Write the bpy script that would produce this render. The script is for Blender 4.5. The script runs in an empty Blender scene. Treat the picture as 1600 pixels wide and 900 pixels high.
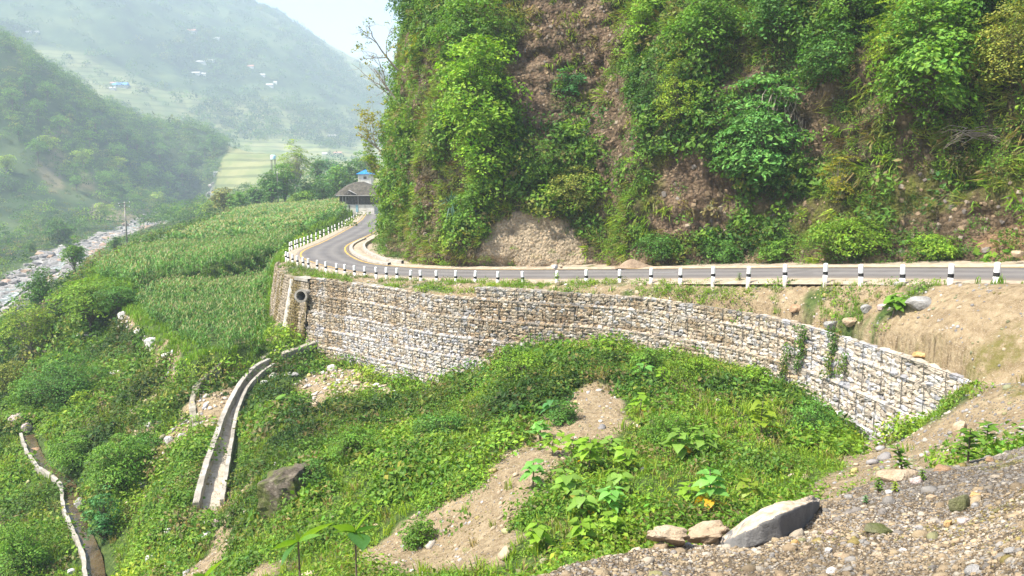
import bpy, math
import numpy as np
from math import sin, cos, tan, atan, atan2, radians, pi
RNG = np.random.default_rng(11)
scene = bpy.context.scene
COL = scene.collection

# ------------------------------------------------------------------ camera, sky, sun, exposure
F = 1232.0
PITCH = atan(165 / F)
CAMZ = 6.0
cam_data = bpy.data.cameras.new("camera")
cam = bpy.data.objects.new("camera", cam_data)
COL.objects.link(cam)
cam_data.sensor_width = 36.0
cam_data.lens = 36.0 * F / 1600.0
cam_data.clip_start = 0.05
cam_data.clip_end = 20000
cam.location = (0, 0, CAMZ)
cam.rotation_euler = (pi / 2 - PITCH, 0, 0)
scene.camera = cam

SUN_DIR = np.array([-0.56, -0.24, 0.88]); SUN_DIR /= np.linalg.norm(SUN_DIR)
SUN_EL = math.asin(SUN_DIR[2]); SUN_AZ = atan2(SUN_DIR[0], SUN_DIR[1])
world = bpy.data.worlds.new("World"); scene.world = world
world.use_nodes = True
wn = world.node_tree
bg = wn.nodes["Background"]
sky = wn.nodes.new("ShaderNodeTexSky"); sky.sky_type = 'NISHITA'; sky.sun_disc = False
sky.sun_elevation = SUN_EL; sky.sun_rotation = SUN_AZ
sky.air_density = 1.0; sky.dust_density = 4.0; sky.ozone_density = 1.0; sky.altitude = 600
wn.links.new(sky.outputs[0], bg.inputs[0])
bg.inputs[1].default_value = 0.15
sun_data = bpy.data.lights.new("sun", 'SUN'); sun_data.energy = 5.0; sun_data.angle = radians(1.5)
sun_data.color = (1.0, 0.95, 0.86)
sun = bpy.data.objects.new("sun", sun_data); COL.objects.link(sun)
sun.location = (-60, 20, 120)
from mathutils import Vector, Matrix
sun.rotation_euler = Vector(-SUN_DIR).to_track_quat('-Z', 'Y').to_euler()
scene.view_settings.view_transform = 'Standard'
scene.view_settings.look = 'None'
scene.view_settings.gamma = 1.0
scene.view_settings.use_curve_mapping = False
scene.view_settings.exposure = 1.12
scene.cycles.max_bounces = 6
scene.cycles.diffuse_bounces = 3
scene.cycles.transmission_bounces = 3
scene.cycles.volume_bounces = 1
scene.cycles.transparent_max_bounces = 4
try:
    scene.cycles.volume_step_rate = 5
except Exception: pass

CP, SP = cos(PITCH), sin(PITCH)
def at(px, py, Y):
    a = (px - 800) / F; b = (450 - py) / F
    t = Y / (CP + b * SP)
    return np.array([a * t, Y, CAMZ + (-SP + b * CP) * t])
def atz(px, py, z):
    a = (px - 800) / F; b = (450 - py) / F
    t = (z - CAMZ) / (-SP + b * CP)
    return np.array([a * t, (CP + b * SP) * t, z])
def proj(P):
    P = np.asarray(P, float)
    dx, dy, dz = P[..., 0], P[..., 1], P[..., 2] - CAMZ
    d = np.maximum(dy * CP - dz * SP, 1e-3)
    return 800 + F * dx / d, 450 - F * (dy * SP + dz * CP) / d

# ------------------------------------------------------------------ numpy helpers
def _hash(ix, iy, seed):
    h = (ix.astype(np.int64) * 374761393 + iy.astype(np.int64) * 668265263 + seed * 1442695041) & 0xffffffff
    h = ((h ^ (h >> 13)) * 1274126177) & 0xffffffff
    h = (h ^ (h >> 16)) & 0xffffff
    return h / float(0xffffff)
def vnoise(x, y, seed=0):
    x = np.asarray(x, float); y = np.asarray(y, float)
    ix = np.floor(x); iy = np.floor(y); fx = x - ix; fy = y - iy
    fx = fx * fx * (3 - 2 * fx); fy = fy * fy * (3 - 2 * fy)
    a = _hash(ix, iy, seed); b = _hash(ix + 1, iy, seed); c = _hash(ix, iy + 1, seed); d = _hash(ix + 1, iy + 1, seed)
    return (a * (1 - fx) + b * fx) * (1 - fy) + (c * (1 - fx) + d * fx) * fy
def fbm(x, y, seed=0, octv=4):
    s = 0; a = 0.5; t = 0
    for i in range(octv):
        s = s + a * (vnoise(x, y, seed + 17 * i) - 0.5) * 2; t += a
        x = x * 2.03 + 11.3; y = y * 2.03 - 7.1; a *= 0.5
    return s / t
def sstep(a, b, x):
    t = np.clip((x - a) / (b - a), 0, 1); return t * t * (3 - 2 * t)
def inpoly(px, py, poly):
    px = np.asarray(px, float); py = np.asarray(py, float)
    ins = np.zeros(px.shape, bool); n = len(poly)
    for i in range(n):
        x1, y1 = poly[i]; x2, y2 = poly[(i + 1) % n]
        if y1 == y2: continue
        c = ((y1 > py) != (y2 > py)) & (px < (x2 - x1) * (py - y1) / (y2 - y1) + x1)
        ins ^= c
    return ins
def pdist(px, py, poly, closed=True):
    """distance to polyline, signed side (positive = left of direction)"""
    best = np.full(np.shape(px), 1e9); side = np.zeros(np.shape(px)); n = len(poly)
    for i in range(n if closed else n - 1):
        x1, y1 = poly[i][:2]; x2, y2 = poly[(i + 1) % n][:2]
        dx, dy = x2 - x1, y2 - y1; L2 = dx * dx + dy * dy + 1e-12
        t = np.clip(((px - x1) * dx + (py - y1) * dy) / L2, 0, 1)
        ex = px - (x1 + t * dx); ey = py - (y1 + t * dy)
        d = np.hypot(ex, ey)
        m = d < best - 1e-9
        best = np.where(m, d, best)
        side = np.where(m, np.sign(dx * (py - y1) - dy * (px - x1)), side)
    return best, side
def softpoly(px, py, poly, w, nz=0):
    ins = inpoly(px, py, poly); d, _ = pdist(px, py, poly)
    sd = np.where(ins, d, -d) + nz
    return sstep(-w, w, sd)
def tps_fit(pts, lam=0.0):
    P = np.array([[p[0] / p[1], math.log(max(p[1], 1.5)), p[2]] for p in pts])
    n = len(P)
    d = np.hypot(P[:, 0][:, None] * 2 - P[:, 0][None] * 2, P[:, 1][:, None] - P[:, 1][None])
    K = d * d * np.log(d + 1e-9); K[d < 1e-8] = 0
    K += lam * np.eye(n)
    Q = np.c_[np.ones(n), P[:, :2]]
    A = np.block([[K, Q], [Q.T, np.zeros((3, 3))]])
    # interpolate slope-like value: height relative to distance, which keeps far and near evenly weighted
    val = (P[:, 2] - CAMZ) / np.exp(P[:, 1])
    w = np.linalg.solve(A, np.r_[val, 0, 0, 0])
    return P, w
def tps_eval(model, X, Y):
    P, w = model; Y = np.maximum(Y, 1.5)
    u = (X / Y).ravel(); l = np.log(Y).ravel()
    out = w[-3] + w[-2] * u + w[-1] * l
    for i in range(len(P)):
        d = np.hypot(2 * (u - P[i, 0]), l - P[i, 1])
        out = out + w[i] * d * d * np.log(d + 1e-9)
    return (out * Y.ravel() + CAMZ).reshape(np.shape(X))
def chaikin(pts, n=2):
    pts = np.asarray(pts, float)
    for _ in range(n):
        q = [pts[0]]
        for a, b in zip(pts[:-1], pts[1:]):
            q += [a * .75 + b * .25, a * .25 + b * .75]
        q.append(pts[-1]); pts = np.array(q)
    return pts
def resample(pts, step):
    pts = np.asarray(pts, float)
    s = np.r_[0, np.cumsum(np.linalg.norm(np.diff(pts[:, :2], axis=0), axis=1))]
    n = max(2, int(s[-1] / step)); t = np.linspace(0, s[-1], n + 1)
    return np.stack([np.interp(t, s, pts[:, k]) for k in range(pts.shape[1])], 1), t
def offs(pts, d):
    """offset in plan to the left of direction by d"""
    T = np.gradient(pts[:, :2], axis=0); T /= np.linalg.norm(T, axis=1)[:, None] + 1e-9
    o = pts.copy(); o[:, 0] += -T[:, 1] * d; o[:, 1] += T[:, 0] * d
    return o

# ------------------------------------------------------------------ objects
def tag(o, label=None, cat=None, group=None, kind=None):
    if label: o["label"] = label
    if cat: o["category"] = cat
    if group: o["group"] = group
    if kind: o["kind"] = kind
    return o
def empty(name, loc, label=None, cat=None, group=None, rz=0):
    o = bpy.data.objects.new(name, None); COL.objects.link(o); o.location = [float(v) for v in loc]
    o.rotation_euler = (0, 0, rz); o.empty_display_size = 0.2
    return tag(o, label, cat, group)
def np_mesh(name, V, quads=None, tris=None, mats=None, smooth=False, fattr=None, vattr=None, fcol=None):
    me = bpy.data.meshes.new(name)
    V = np.asarray(V, np.float32)
    loops = []; counts = []
    if quads is not None and len(quads):
        quads = np.asarray(quads, np.int32); loops.append(quads.ravel()); counts.append(np.full(len(quads), 4, np.int32))
    if tris is not None and len(tris):
        tris = np.asarray(tris, np.int32); loops.append(tris.ravel()); counts.append(np.full(len(tris), 3, np.int32))
    loops = np.concatenate(loops); counts = np.concatenate(counts)
    me.vertices.add(len(V)); me.vertices.foreach_set("co", V.ravel())
    me.loops.add(len(loops)); me.loops.foreach_set("vertex_index", loops)
    me.polygons.add(len(counts))
    st = np.r_[0, np.cumsum(counts)[:-1]].astype(np.int32)
    me.polygons.foreach_set("loop_start", st)
    me.polygons.foreach_set("loop_total", counts)
    me.polygons.foreach_set("use_smooth", np.full(len(counts), smooth, bool))
    me.update(calc_edges=True)
    for dic, dom in ((fattr, 'FACE'), (vattr, 'POINT')):
        if dic:
            for k, v in dic.items():
                a = me.attributes.new(k, 'FLOAT', dom); a.data.foreach_set("value", np.asarray(v, np.float32).ravel())
    if fcol is not None:
        a = me.attributes.new("tint", 'FLOAT_COLOR', 'FACE')
        c = np.ones((len(counts), 4), np.float32); c[:, :3] = fcol
        a.data.foreach_set("color", c.ravel())
    if mats is not None:
        for m in (mats if isinstance(mats, (list, tuple)) else [mats]): me.materials.append(m)
    return me
def obj(name, me, parent=None, loc=None):
    o = bpy.data.objects.new(name, me); COL.objects.link(o)
    if parent is not None: o.parent = parent
    if loc is not None: o.location = [float(v) for v in loc]
    return o
class MB:
    """collects simple solids, builds one mesh"""
    def __init__(s): s.V = []; s.Q = []; s.T = []; s.n = 0
    def add(s, V, Q=(), T=()):
        V = np.asarray(V, float).reshape(-1, 3); s.V.append(V)
        if len(Q): s.Q.append(np.asarray(Q) + s.n)
        if len(T): s.T.append(np.asarray(T) + s.n)
        s.n += len(V)
    def box(s, c, size, rz=0, M=None):
        h = np.asarray(size) / 2
        v = np.array([[x, y, z] for x in (-1, 1) for y in (-1, 1) for z in (-1, 1)]) * h
        if M is not None: v = v @ np.asarray(M).T
        cz, sz = cos(rz), sin(rz); v = np.c_[v[:, 0] * cz - v[:, 1] * sz, v[:, 0] * sz + v[:, 1] * cz, v[:, 2]]
        s.add(v + np.asarray(c), [[0, 1, 3, 2], [4, 6, 7, 5], [0, 4, 5, 1], [2, 3, 7, 6], [0, 2, 6, 4], [1, 5, 7, 3]])
    def tube(s, pts, rad, n=6, cap=True):
        pts = np.asarray(pts, float); k = len(pts); rad = np.broadcast_to(rad, (k,))
        T = np.gradient(pts, axis=0); T /= np.linalg.norm(T, axis=1)[:, None] + 1e-9
        up = np.array([0, 0, 1.0]) if abs(T[0, 2]) < .9 else np.array([1.0, 0, 0])
        V = []
        for i in range(k):
            a = np.cross(T[i], up); a /= np.linalg.norm(a) + 1e-9; b = np.cross(T[i], a)
            an = np.linspace(0, 2 * pi, n, endpoint=False)
            V.append(pts[i] + rad[i] * (np.cos(an)[:, None] * a + np.sin(an)[:, None] * b))
        V = np.concatenate(V); Q = []
        for i in range(k - 1):
            for j in range(n):
                Q.append([i * n + j, i * n + (j + 1) % n, (i + 1) * n + (j + 1) % n, (i + 1) * n + j])
        Tt = []
        if cap:
            V = np.r_[V, [pts[0]], [pts[-1]]]; a = k * n
            for j in range(n):
                Tt.append([a, (j + 1) % n, j]); Tt.append([a + 1, (k - 1) * n + j, (k - 1) * n + (j + 1) % n])
        s.add(V, Q, Tt)
    def build(s, name, mat, parent=None, smooth=False, loc=None):
        V = np.concatenate(s.V); Q = np.concatenate(s.Q) if s.Q else None; T = np.concatenate(s.T) if s.T else None
        o = obj(name, np_mesh(name, V, Q, T, mat, smooth), parent, loc)
        return o
def grid_quads(ni, nj):
    i = np.arange(ni - 1)[:, None]; j = np.arange(nj - 1)[None]
    a = (i * nj + j); return np.stack([a, a + nj, a + nj + 1, a + 1], -1).reshape(-1, 4)

# ------------------------------------------------------------------ materials
def new_mat(name):
    m = bpy.data.materials.new(name); m.use_nodes = True
    nt = m.node_tree; b = nt.nodes["Principled BSDF"]
    b.inputs["Roughness"].default_value = 0.9
    try: b.inputs["Specular IOR Level"].default_value = 0.2
    except Exception: pass
    return m, nt, b
def N(nt, t, **kw):
    n = nt.nodes.new(t)
    for k, v in kw.items():
        if k.startswith("i_"): n.inputs[k[2:].replace("_", " ")].default_value = v
        else: setattr(n, k, v)
    return n
def ramp(nt, fac, stops):
    r = nt.nodes.new("ShaderNodeValToRGB")
    els = r.color_ramp.elements
    while len(els) < len(stops): els.new(0.5)
    for e, (p, c) in zip(els, stops):
        e.position = p; e.color = (*c, 1)
    nt.links.new(fac, r.inputs[0]); return r.outputs[0]
def noise(nt, scale, detail=4, rough=.6, coord=None, w=None):
    n = nt.nodes.new("ShaderNodeTexNoise"); n.inputs["Scale"].default_value = scale
    n.inputs["Detail"].default_value = detail; n.inputs["Roughness"].default_value = rough
    if coord is not None: nt.links.new(coord, n.inputs["Vector"])
    return n.outputs["Fac"]
def mixc(nt, fac, a, b, mode='MIX'):
    m = nt.nodes.new("ShaderNodeMix"); m.data_type = 'RGBA'; m.blend_type = mode
    for s, v in ((m.inputs[0], fac), (m.inputs[6], a), (m.inputs[7], b)):
        if hasattr(v, "links") or isinstance(v, bpy.types.NodeSocket): nt.links.new(v, s)
        elif isinstance(v, (int, float)): s.default_value = v
        else: s.default_value = (*v, 1)
    return m.outputs[2]
def mth(nt, op, a, b=0.0, c=None, clamp=False):
    m = nt.nodes.new("ShaderNodeMath"); m.operation = op; m.use_clamp = clamp
    for s, v in zip(m.inputs, (a, b, c)):
        if v is None: continue
        if isinstance(v, bpy.types.NodeSocket): nt.links.new(v, s)
        else: s.default_value = v
    return m.outputs[0]
def bump(nt, b, h, dist=0.05, strength=1.0):
    n = nt.nodes.new("ShaderNodeBump"); n.inputs["Distance"].default_value = dist; n.inputs["Strength"].default_value = strength
    nt.links.new(h, n.inputs["Height"]); nt.links.new(n.outputs[0], b.inputs["Normal"])
def gpos(nt):
    return nt.nodes.new("ShaderNodeNewGeometry").outputs["Position"]
def attr(nt, name):
    a = nt.nodes.new("ShaderNodeAttribute"); a.attribute_name = name; return a

def make_foliage_mat(name="foliage", trans=0.35, rough=0.55):
    m, nt, b = new_mat(name)
    a = attr(nt, "tint").outputs["Color"]
    n = noise(nt, 0.9, 2, .5, gpos(nt))
    c = mixc(nt, mth(nt, 'MULTIPLY', n, .5), a, (.5, .55, .35), 'MULTIPLY')
    nt.links.new(c, b.inputs["Base Color"]); b.inputs["Roughness"].default_value = rough
    b.inputs["Specular IOR Level"].default_value = 0.25
    tr = nt.nodes.new("ShaderNodeBsdfTranslucent")
    c2 = mixc(nt, 1.0, c, (1.15, 1.2, .5), 'MULTIPLY'); nt.links.new(c2, tr.inputs[0])
    mx = nt.nodes.new("ShaderNodeMixShader"); mx.inputs[0].default_value = trans
    nt.links.new(b.outputs[0], mx.inputs[1]); nt.links.new(tr.outputs[0], mx.inputs[2])
    nt.links.new(mx.outputs[0], nt.nodes["Material Output"].inputs[0])
    return m
FOL = make_foliage_mat()
def make_rock_mat(name, cols, scale=3.0, bmp=.03, rough=.85, tint=False):
    m, nt, b = new_mat(name); p = gpos(nt)
    oi = nt.nodes.new("ShaderNodeObjectInfo").outputs["Random"]
    n = noise(nt, scale, 6, .65, p)
    c = ramp(nt, n, [(.3 + .4 * i / max(1, len(cols) - 1), k) for i, k in enumerate(cols)])
    c = mixc(nt, mth(nt, 'MULTIPLY', oi, .35), c, (.5, .46, .42), 'MULTIPLY')
    if tint: c = mixc(nt, 1.0, c, attr(nt, "tint").outputs["Color"], 'MULTIPLY')
    nt.links.new(c, b.inputs["Base Color"]); b.inputs["Roughness"].default_value = rough
    bump(nt, b, noise(nt, scale * 4, 6, .7, p), bmp)
    return m
# ------------------------------------------------------------------ road lines (outer = valley side, inner = cliff side)
def zr(px):
    return float(np.interp(px, [600, 712, 870, 1063, 1250, 1484, 1600, 1750], [0, .25, .6, 1.38, 2.0, 2.7, 2.9, 3.1]))
OUT = [(564, 342.5), (550, 352.5), (525, 366), (500, 379), (482, 386), (470, 391), (462.5, 396), (461, 400), (464, 404), (472.5, 409),
       (500, 417.5), (525, 422.5), (555, 428), (595, 432), (650, 435), (712, 437), (775, 438), (870, 438), (967, 437.3), (1063, 437), (1226, 436.3),
       (1345, 436.7), (1410, 437.5), (1484, 439), (1600, 441), (1750, 446)]
INN = [(564, 376), (550, 382.5), (545, 387.5), (546, 394), (552.5, 400), (570, 409), (587.5, 413.7), (600, 414.5), (625, 417.3), (675, 420.2),
       (745, 421.5), (800, 421.8), (900, 421.2), (1000, 421), (1100, 420), (1250, 419), (1400, 418.5), (1600, 419), (1750, 421)]
def lift(L):
    out = []
    for i, (x, y) in enumerate(L):
        out.append(atz(x, y, zr(x)))
    return np.array(out)
O_ = lift(OUT); I_ = lift(INN)
O_ = np.r_[[[-36, 215, 0], [-30.5, 165, 0]], O_]
I_ = np.r_[[[-30, 215, 0], [-24.7, 165, 0], [-19.7, 130, 0], [-17.3, 108, 0], [-15.9, 92, 0]], I_]
oe = O_[-1]; ie = I_[-1]
O_ = np.r_[O_, [oe + [1.2, -6, .2], oe + [5, -14, .3], oe + [14, -22, .3]]]
I_ = np.r_[I_, [ie + [1.8, -6, .2], ie + [5.5, -12, .3], ie + [16, -17, .3]]]
ROUT, sO = resample(chaikin(O_, 3), .5)
RINN, sI = resample(chaikin(I_, 3), .5)
# smooth
def smooth(P, k):
    for _ in range(k):
        P[1:-1] = P[1:-1] * .5 + (P[:-2] + P[2:]) * .25
    return P
ROUT = smooth(ROUT, 20); RINN = smooth(RINN, 12)
ROADPOLY = [tuple(p[:2]) for p in ROUT[::3]] + [tuple(p[:2]) for p in RINN[::-3]]

def pdistz(px, py, poly):
    best = np.full(np.shape(px), 1e9); z = np.zeros(np.shape(px))
    for i in range(len(poly) - 1):
        x1, y1, z1 = poly[i]; x2, y2, z2 = poly[i + 1]
        dx, dy = x2 - x1, y2 - y1; L2 = dx * dx + dy * dy + 1e-12
        t = np.clip(((px - x1) * dx + (py - y1) * dy) / L2, 0, 1)
        d = np.hypot(px - (x1 + t * dx), py - (y1 + t * dy)); m_ = d < best
        best = np.where(m_, d, best); z = np.where(m_, z1 + t * (z2 - z1), z)
    return best, z
# wall line (front top edge), from masonry wall round to gabion end, far end along the road embankment
GT = [(490, 435, .05), (540, 441, .05), (617, 452, .05), (680, 462, .05), (740, 467, .05)]     # lower top on the left
GU = [(740, 450, .65), (900, 457.5, .65), (1000, 465, .65), (1100, 477, .65), (1200, 494, .65), (1300, 519, .65), (1400, 553, .65), (1480, 579, .65), (1540, 603, .65)]
GTw = np.array([atz(*p) for p in GT]); GUw = np.array([atz(*p) for p in GU])
GLINE = np.r_[GTw[:-1], [(GTw[-1] + GUw[0]) / 2], GUw[1:]]
GLINE, sG = resample(chaikin(GLINE, 3), .25)
MW = np.array([atz(446, 404, -.1), atz(432, 413, -.3), atz(431, 420, -.25), atz(440, 428, -.2), atz(457, 433, -.1), atz(484, 437, -.1)])
outer_far = offs(ROUT, -1.6)   # valley side of the outer edge
far_part = outer_far[(outer_far[:, 1] > 63.5)]
far_part = far_part[::6]
WLINE = np.r_[far_part[:, :2], MW[1:, :2], GLINE[::8, :2], [[GLINE[-1, 0] + .1, GLINE[-1, 1] - .2], [13.6, 17.5], [15.2, 13], [18, 8], [22, 2]]]

# ------------------------------------------------------------------ terrain
RIGHT = [(1600, 600, 20), (1560, 640, 18.5), (1600, 690, 12.5), (1750, 640, 17), (1750, 560, 19), (1950, 640, 14)]
A_pts = [at(*p) for p in [
    # wall foot
    (490, 547, 48), (560, 585, 44), (640, 612, 40.5), (720, 600, 38.5), (800, 575, 37), (940, 563, 33.5), (1020, 568, 31.6), (1100, 590, 29), (1200, 622, 26.5), (1280, 665, 24.6), (1340, 690, 23.8), (1420, 672, 22), (1500, 645, 20.5),
    # mound and slopes below
    (860, 580, 31), (950, 600, 27.5), (930, 612, 26.5), (1100, 700, 19), (1100, 830, 13.5), (1250, 760, 15.5), (1400, 735, 14.5), (1500, 690, 15.5), (1300, 720, 18.5), (1000, 760, 16), (980, 690, 20),
    (850, 850, 13.5), (760, 800, 16.5), (850, 700, 20.5), (700, 850, 16.3), (600, 880, 16.7), (500, 860, 18.7), (450, 800, 22.5), (640, 760, 21), (700, 680, 26), (550, 700, 27),
    (450, 700, 29.5), (600, 650, 35), (550, 612, 41), (440, 575, 45.5), (330, 800, 29), (355, 700, 34.5), (385, 610, 42.5), (425, 560, 47),
    (350, 850, 26), (250, 890, 26), (130, 890, 30), (95, 745, 38.5), (40, 690, 43.5), (200, 700, 38.5), (250, 600, 46.5), (300, 570, 47), (20, 820, 36), (-100, 800, 40), (-200, 890, 35),
    (100, 600, 57), (30, 560, 71), (0, 520, 98), (150, 525, 64), (190, 488, 66), (100, 480, 90), (-150, 560, 75), (-150, 650, 55),
    (300, 560, 48), (430, 525, 49.5), (400, 545, 49),
    # fields
    (215, 478, 64), (260, 450, 71), (440, 436, 65), (135, 438, 72), (200, 400, 95), (330, 346, 150), (420, 326, 190), (500, 326, 175), (300, 400, 88), (440, 395, 82), (480, 360, 115), (548, 332, 150),
    # river, far bank
    (110, 440, 118), (60, 470, 118), (0, 490, 114), (0, 440, 151), (-150, 520, 105), (-150, 440, 140), (150, 375, 262), (230, 350, 360), (320, 325, 560), (150, 400, 165), (197, 386, 150),
    (50, 400, 193), (0, 350, 330), (-150, 380, 230), (230, 365, 250),
    # left hill
    (0, 300, 370), (0, 180, 430), (0, 78, 480), (100, 130, 510), (200, 190, 570), (350, 240, 660), (300, 215, 600), (150, 362, 310), (250, 335, 440), (330, 290, 560), (100, 250, 430), (200, 280, 470), (-200, 100, 480), (-200, -50, 520), (-200, 330, 340),
    (100, 200, 640), (200, 235, 720), (0, 160, 620), (300, 262, 760),
    # valley fields and mountain
    (400, 300, 500), (400, 262, 700), (450, 237, 900), (550, 245, 950), (350, 226, 900), (500, 290, 420), (560, 290, 350), (620, 290, 350), (480, 300, 300),
    (600, 222, 1100), (600, 132, 1500), (500, 82, 1450), (380, 12, 1400), (200, -60, 1400), (0, -130, 1400), (0, 100, 950), (200, 200, 860), (300, 100, 1150), (200, -20, 1250), (100, 20, 1100), (450, 150, 1150),
    (-300, 0, 1100), (-300, -200, 1500), (800, 200, 1300), (1200, 200, 1300), (1500, 180, 1000), (700, 250, 700), (1000, 280, 500),
    (380, 110, 2600), (0, 60, 2600), (600, 200, 2600), (1000, 240, 2600),
    # hidden parts under the bench
    (1000, 520, 45), (800, 500, 50), (1300, 560, 34), (600, 520, 60), (1600, 500, 30), (1900, 560, 22), (520, 480, 70), (600, 380, 120), (800, 400, 120), (1200, 420, 120), (1600, 440, 90),
    # near the camera
    (800, 960, 9), (400, 1000, 11), (0, 1000, 22), (1100, 930, 9), (1500, 860, 9), (-200, 1100, 15), (1900, 800, 9),
] + RIGHT]
modelA = tps_fit(A_pts, 1e-5)

_tail = WLINE[len(far_part) + len(MW) - 1 + len(GLINE[::8]):]
_tz = tps_eval(modelA, _tail[:, 0], _tail[:, 1]); _tz[0] = .6
WL3 = np.r_[far_part - [0, 0, .5], MW[1:], GLINE[::8], np.c_[_tail, _tz]]
def bench(X, Y, inroad):
    d1, z1 = pdistz(X, Y, ROUT[::4]); d2, z2 = pdistz(X, Y, RINN[::4]); dw_, zw = pdistz(X, Y, WL3)
    inner = inroad | (d2 < d1)
    t = d1 / (d1 + d2 + 1e-6)
    zroad = z1 * (1 - t) + z2 * t
    w = d1 / (d1 + dw_ + 1e-6)
    hump = .7 * np.exp(-((X - 13.6) / 2.2) ** 2 - ((Y - 22.6) / 2.2) ** 2)
    shoulder = sstep(.9, 0, d1)
    zb = z1 * (1 - w) + zw * w + (zw < z1) * .35 * (z1 - zw) * np.sin(pi * w) + hump * w
    zb = np.where(d1 < .9, z1 - .1 * d1 / .9 + (zb - z1) * (1 - shoulder), zb)
    return np.where(inner, np.where(inroad, zroad, z2), zb)

# terrace fields as gently sloping planes
up_px = [(128, 441), (205, 452), (300, 447), (442, 433), (447, 405), (450, 385), (475, 368), (520, 348), (548, 334), (545, 321), (500, 320), (415, 323), (360, 338), (300, 362), (240, 384), (180, 402), (140, 420)]
lo_px = [(190, 480), (245, 452), (330, 448), (432, 434), (424, 480), (432, 525), (425, 545), (360, 556), (300, 562), (255, 535), (215, 505)]
def zup(px): return float(np.interp(px, [130, 300, 440, 550], [-2.9, -2.5, -1.3, .2]))
UP = [tuple(atz(x, y, zup(x) if y > 400 else float(np.interp(x, [140, 330, 450, 548], [-2.9, -1.3, -.6, .6])))[:2]) for x, y in up_px]
LO = [tuple(atz(x, y, -3.9)[:2]) for x, y in lo_px]
RIVC = np.array([at(-330, 520, 88), at(-150, 495, 105), at(0, 468, 128), at(70, 432, 150), at(120, 392, 205), at(160, 372, 262), at(215, 353, 340), at(270, 338, 450), at(318, 327, 560)])
RIVC = chaikin(RIVC, 3)

def bank(X, Y):
    """gravel bank the camera stands on: crest runs across the lower right"""
    u = X / np.maximum(Y, .4)
    Yp = np.maximum(Y, .01)
    uu = np.array([-1.2, -.5, -.25, 0.03, .27, .39, .53, .64, .9, 1.5])
    cd = np.array([3.0, 3.6, 4.0, 4.6, 5.6, 6.3, 7.2, 8.0, 9.0, 9.5])
    cpy = {.03: 889, .27: 840, .39: 788, .53: 742, .64: 706}
    cz = np.array([3.2, 3.2, 3.35, at(840, 886, 4.6)[2], at(1140, 838, 5.6)[2], at(1282, 792, 6.3)[2], at(1455, 742, 7.2)[2], at(1600, 704, 8.0)[2], 3.6, 4.2])
    d = np.interp(u, uu, cd); z = np.interp(u, uu, cz)
    inside = d - Y
    zb = np.where(inside > 0, z + .22 * inside, z + inside * .8 + .12 * np.exp(inside * 2) - .12)
    lim = np.interp(np.clip(X, -8, 16), [-8, -2, 0, 4, 8, 16], [3.3, 4.0, 4.35, 4.7, 5.2, 5.6])
    return np.where(inside > 0, np.minimum(zb, lim), zb)

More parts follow.
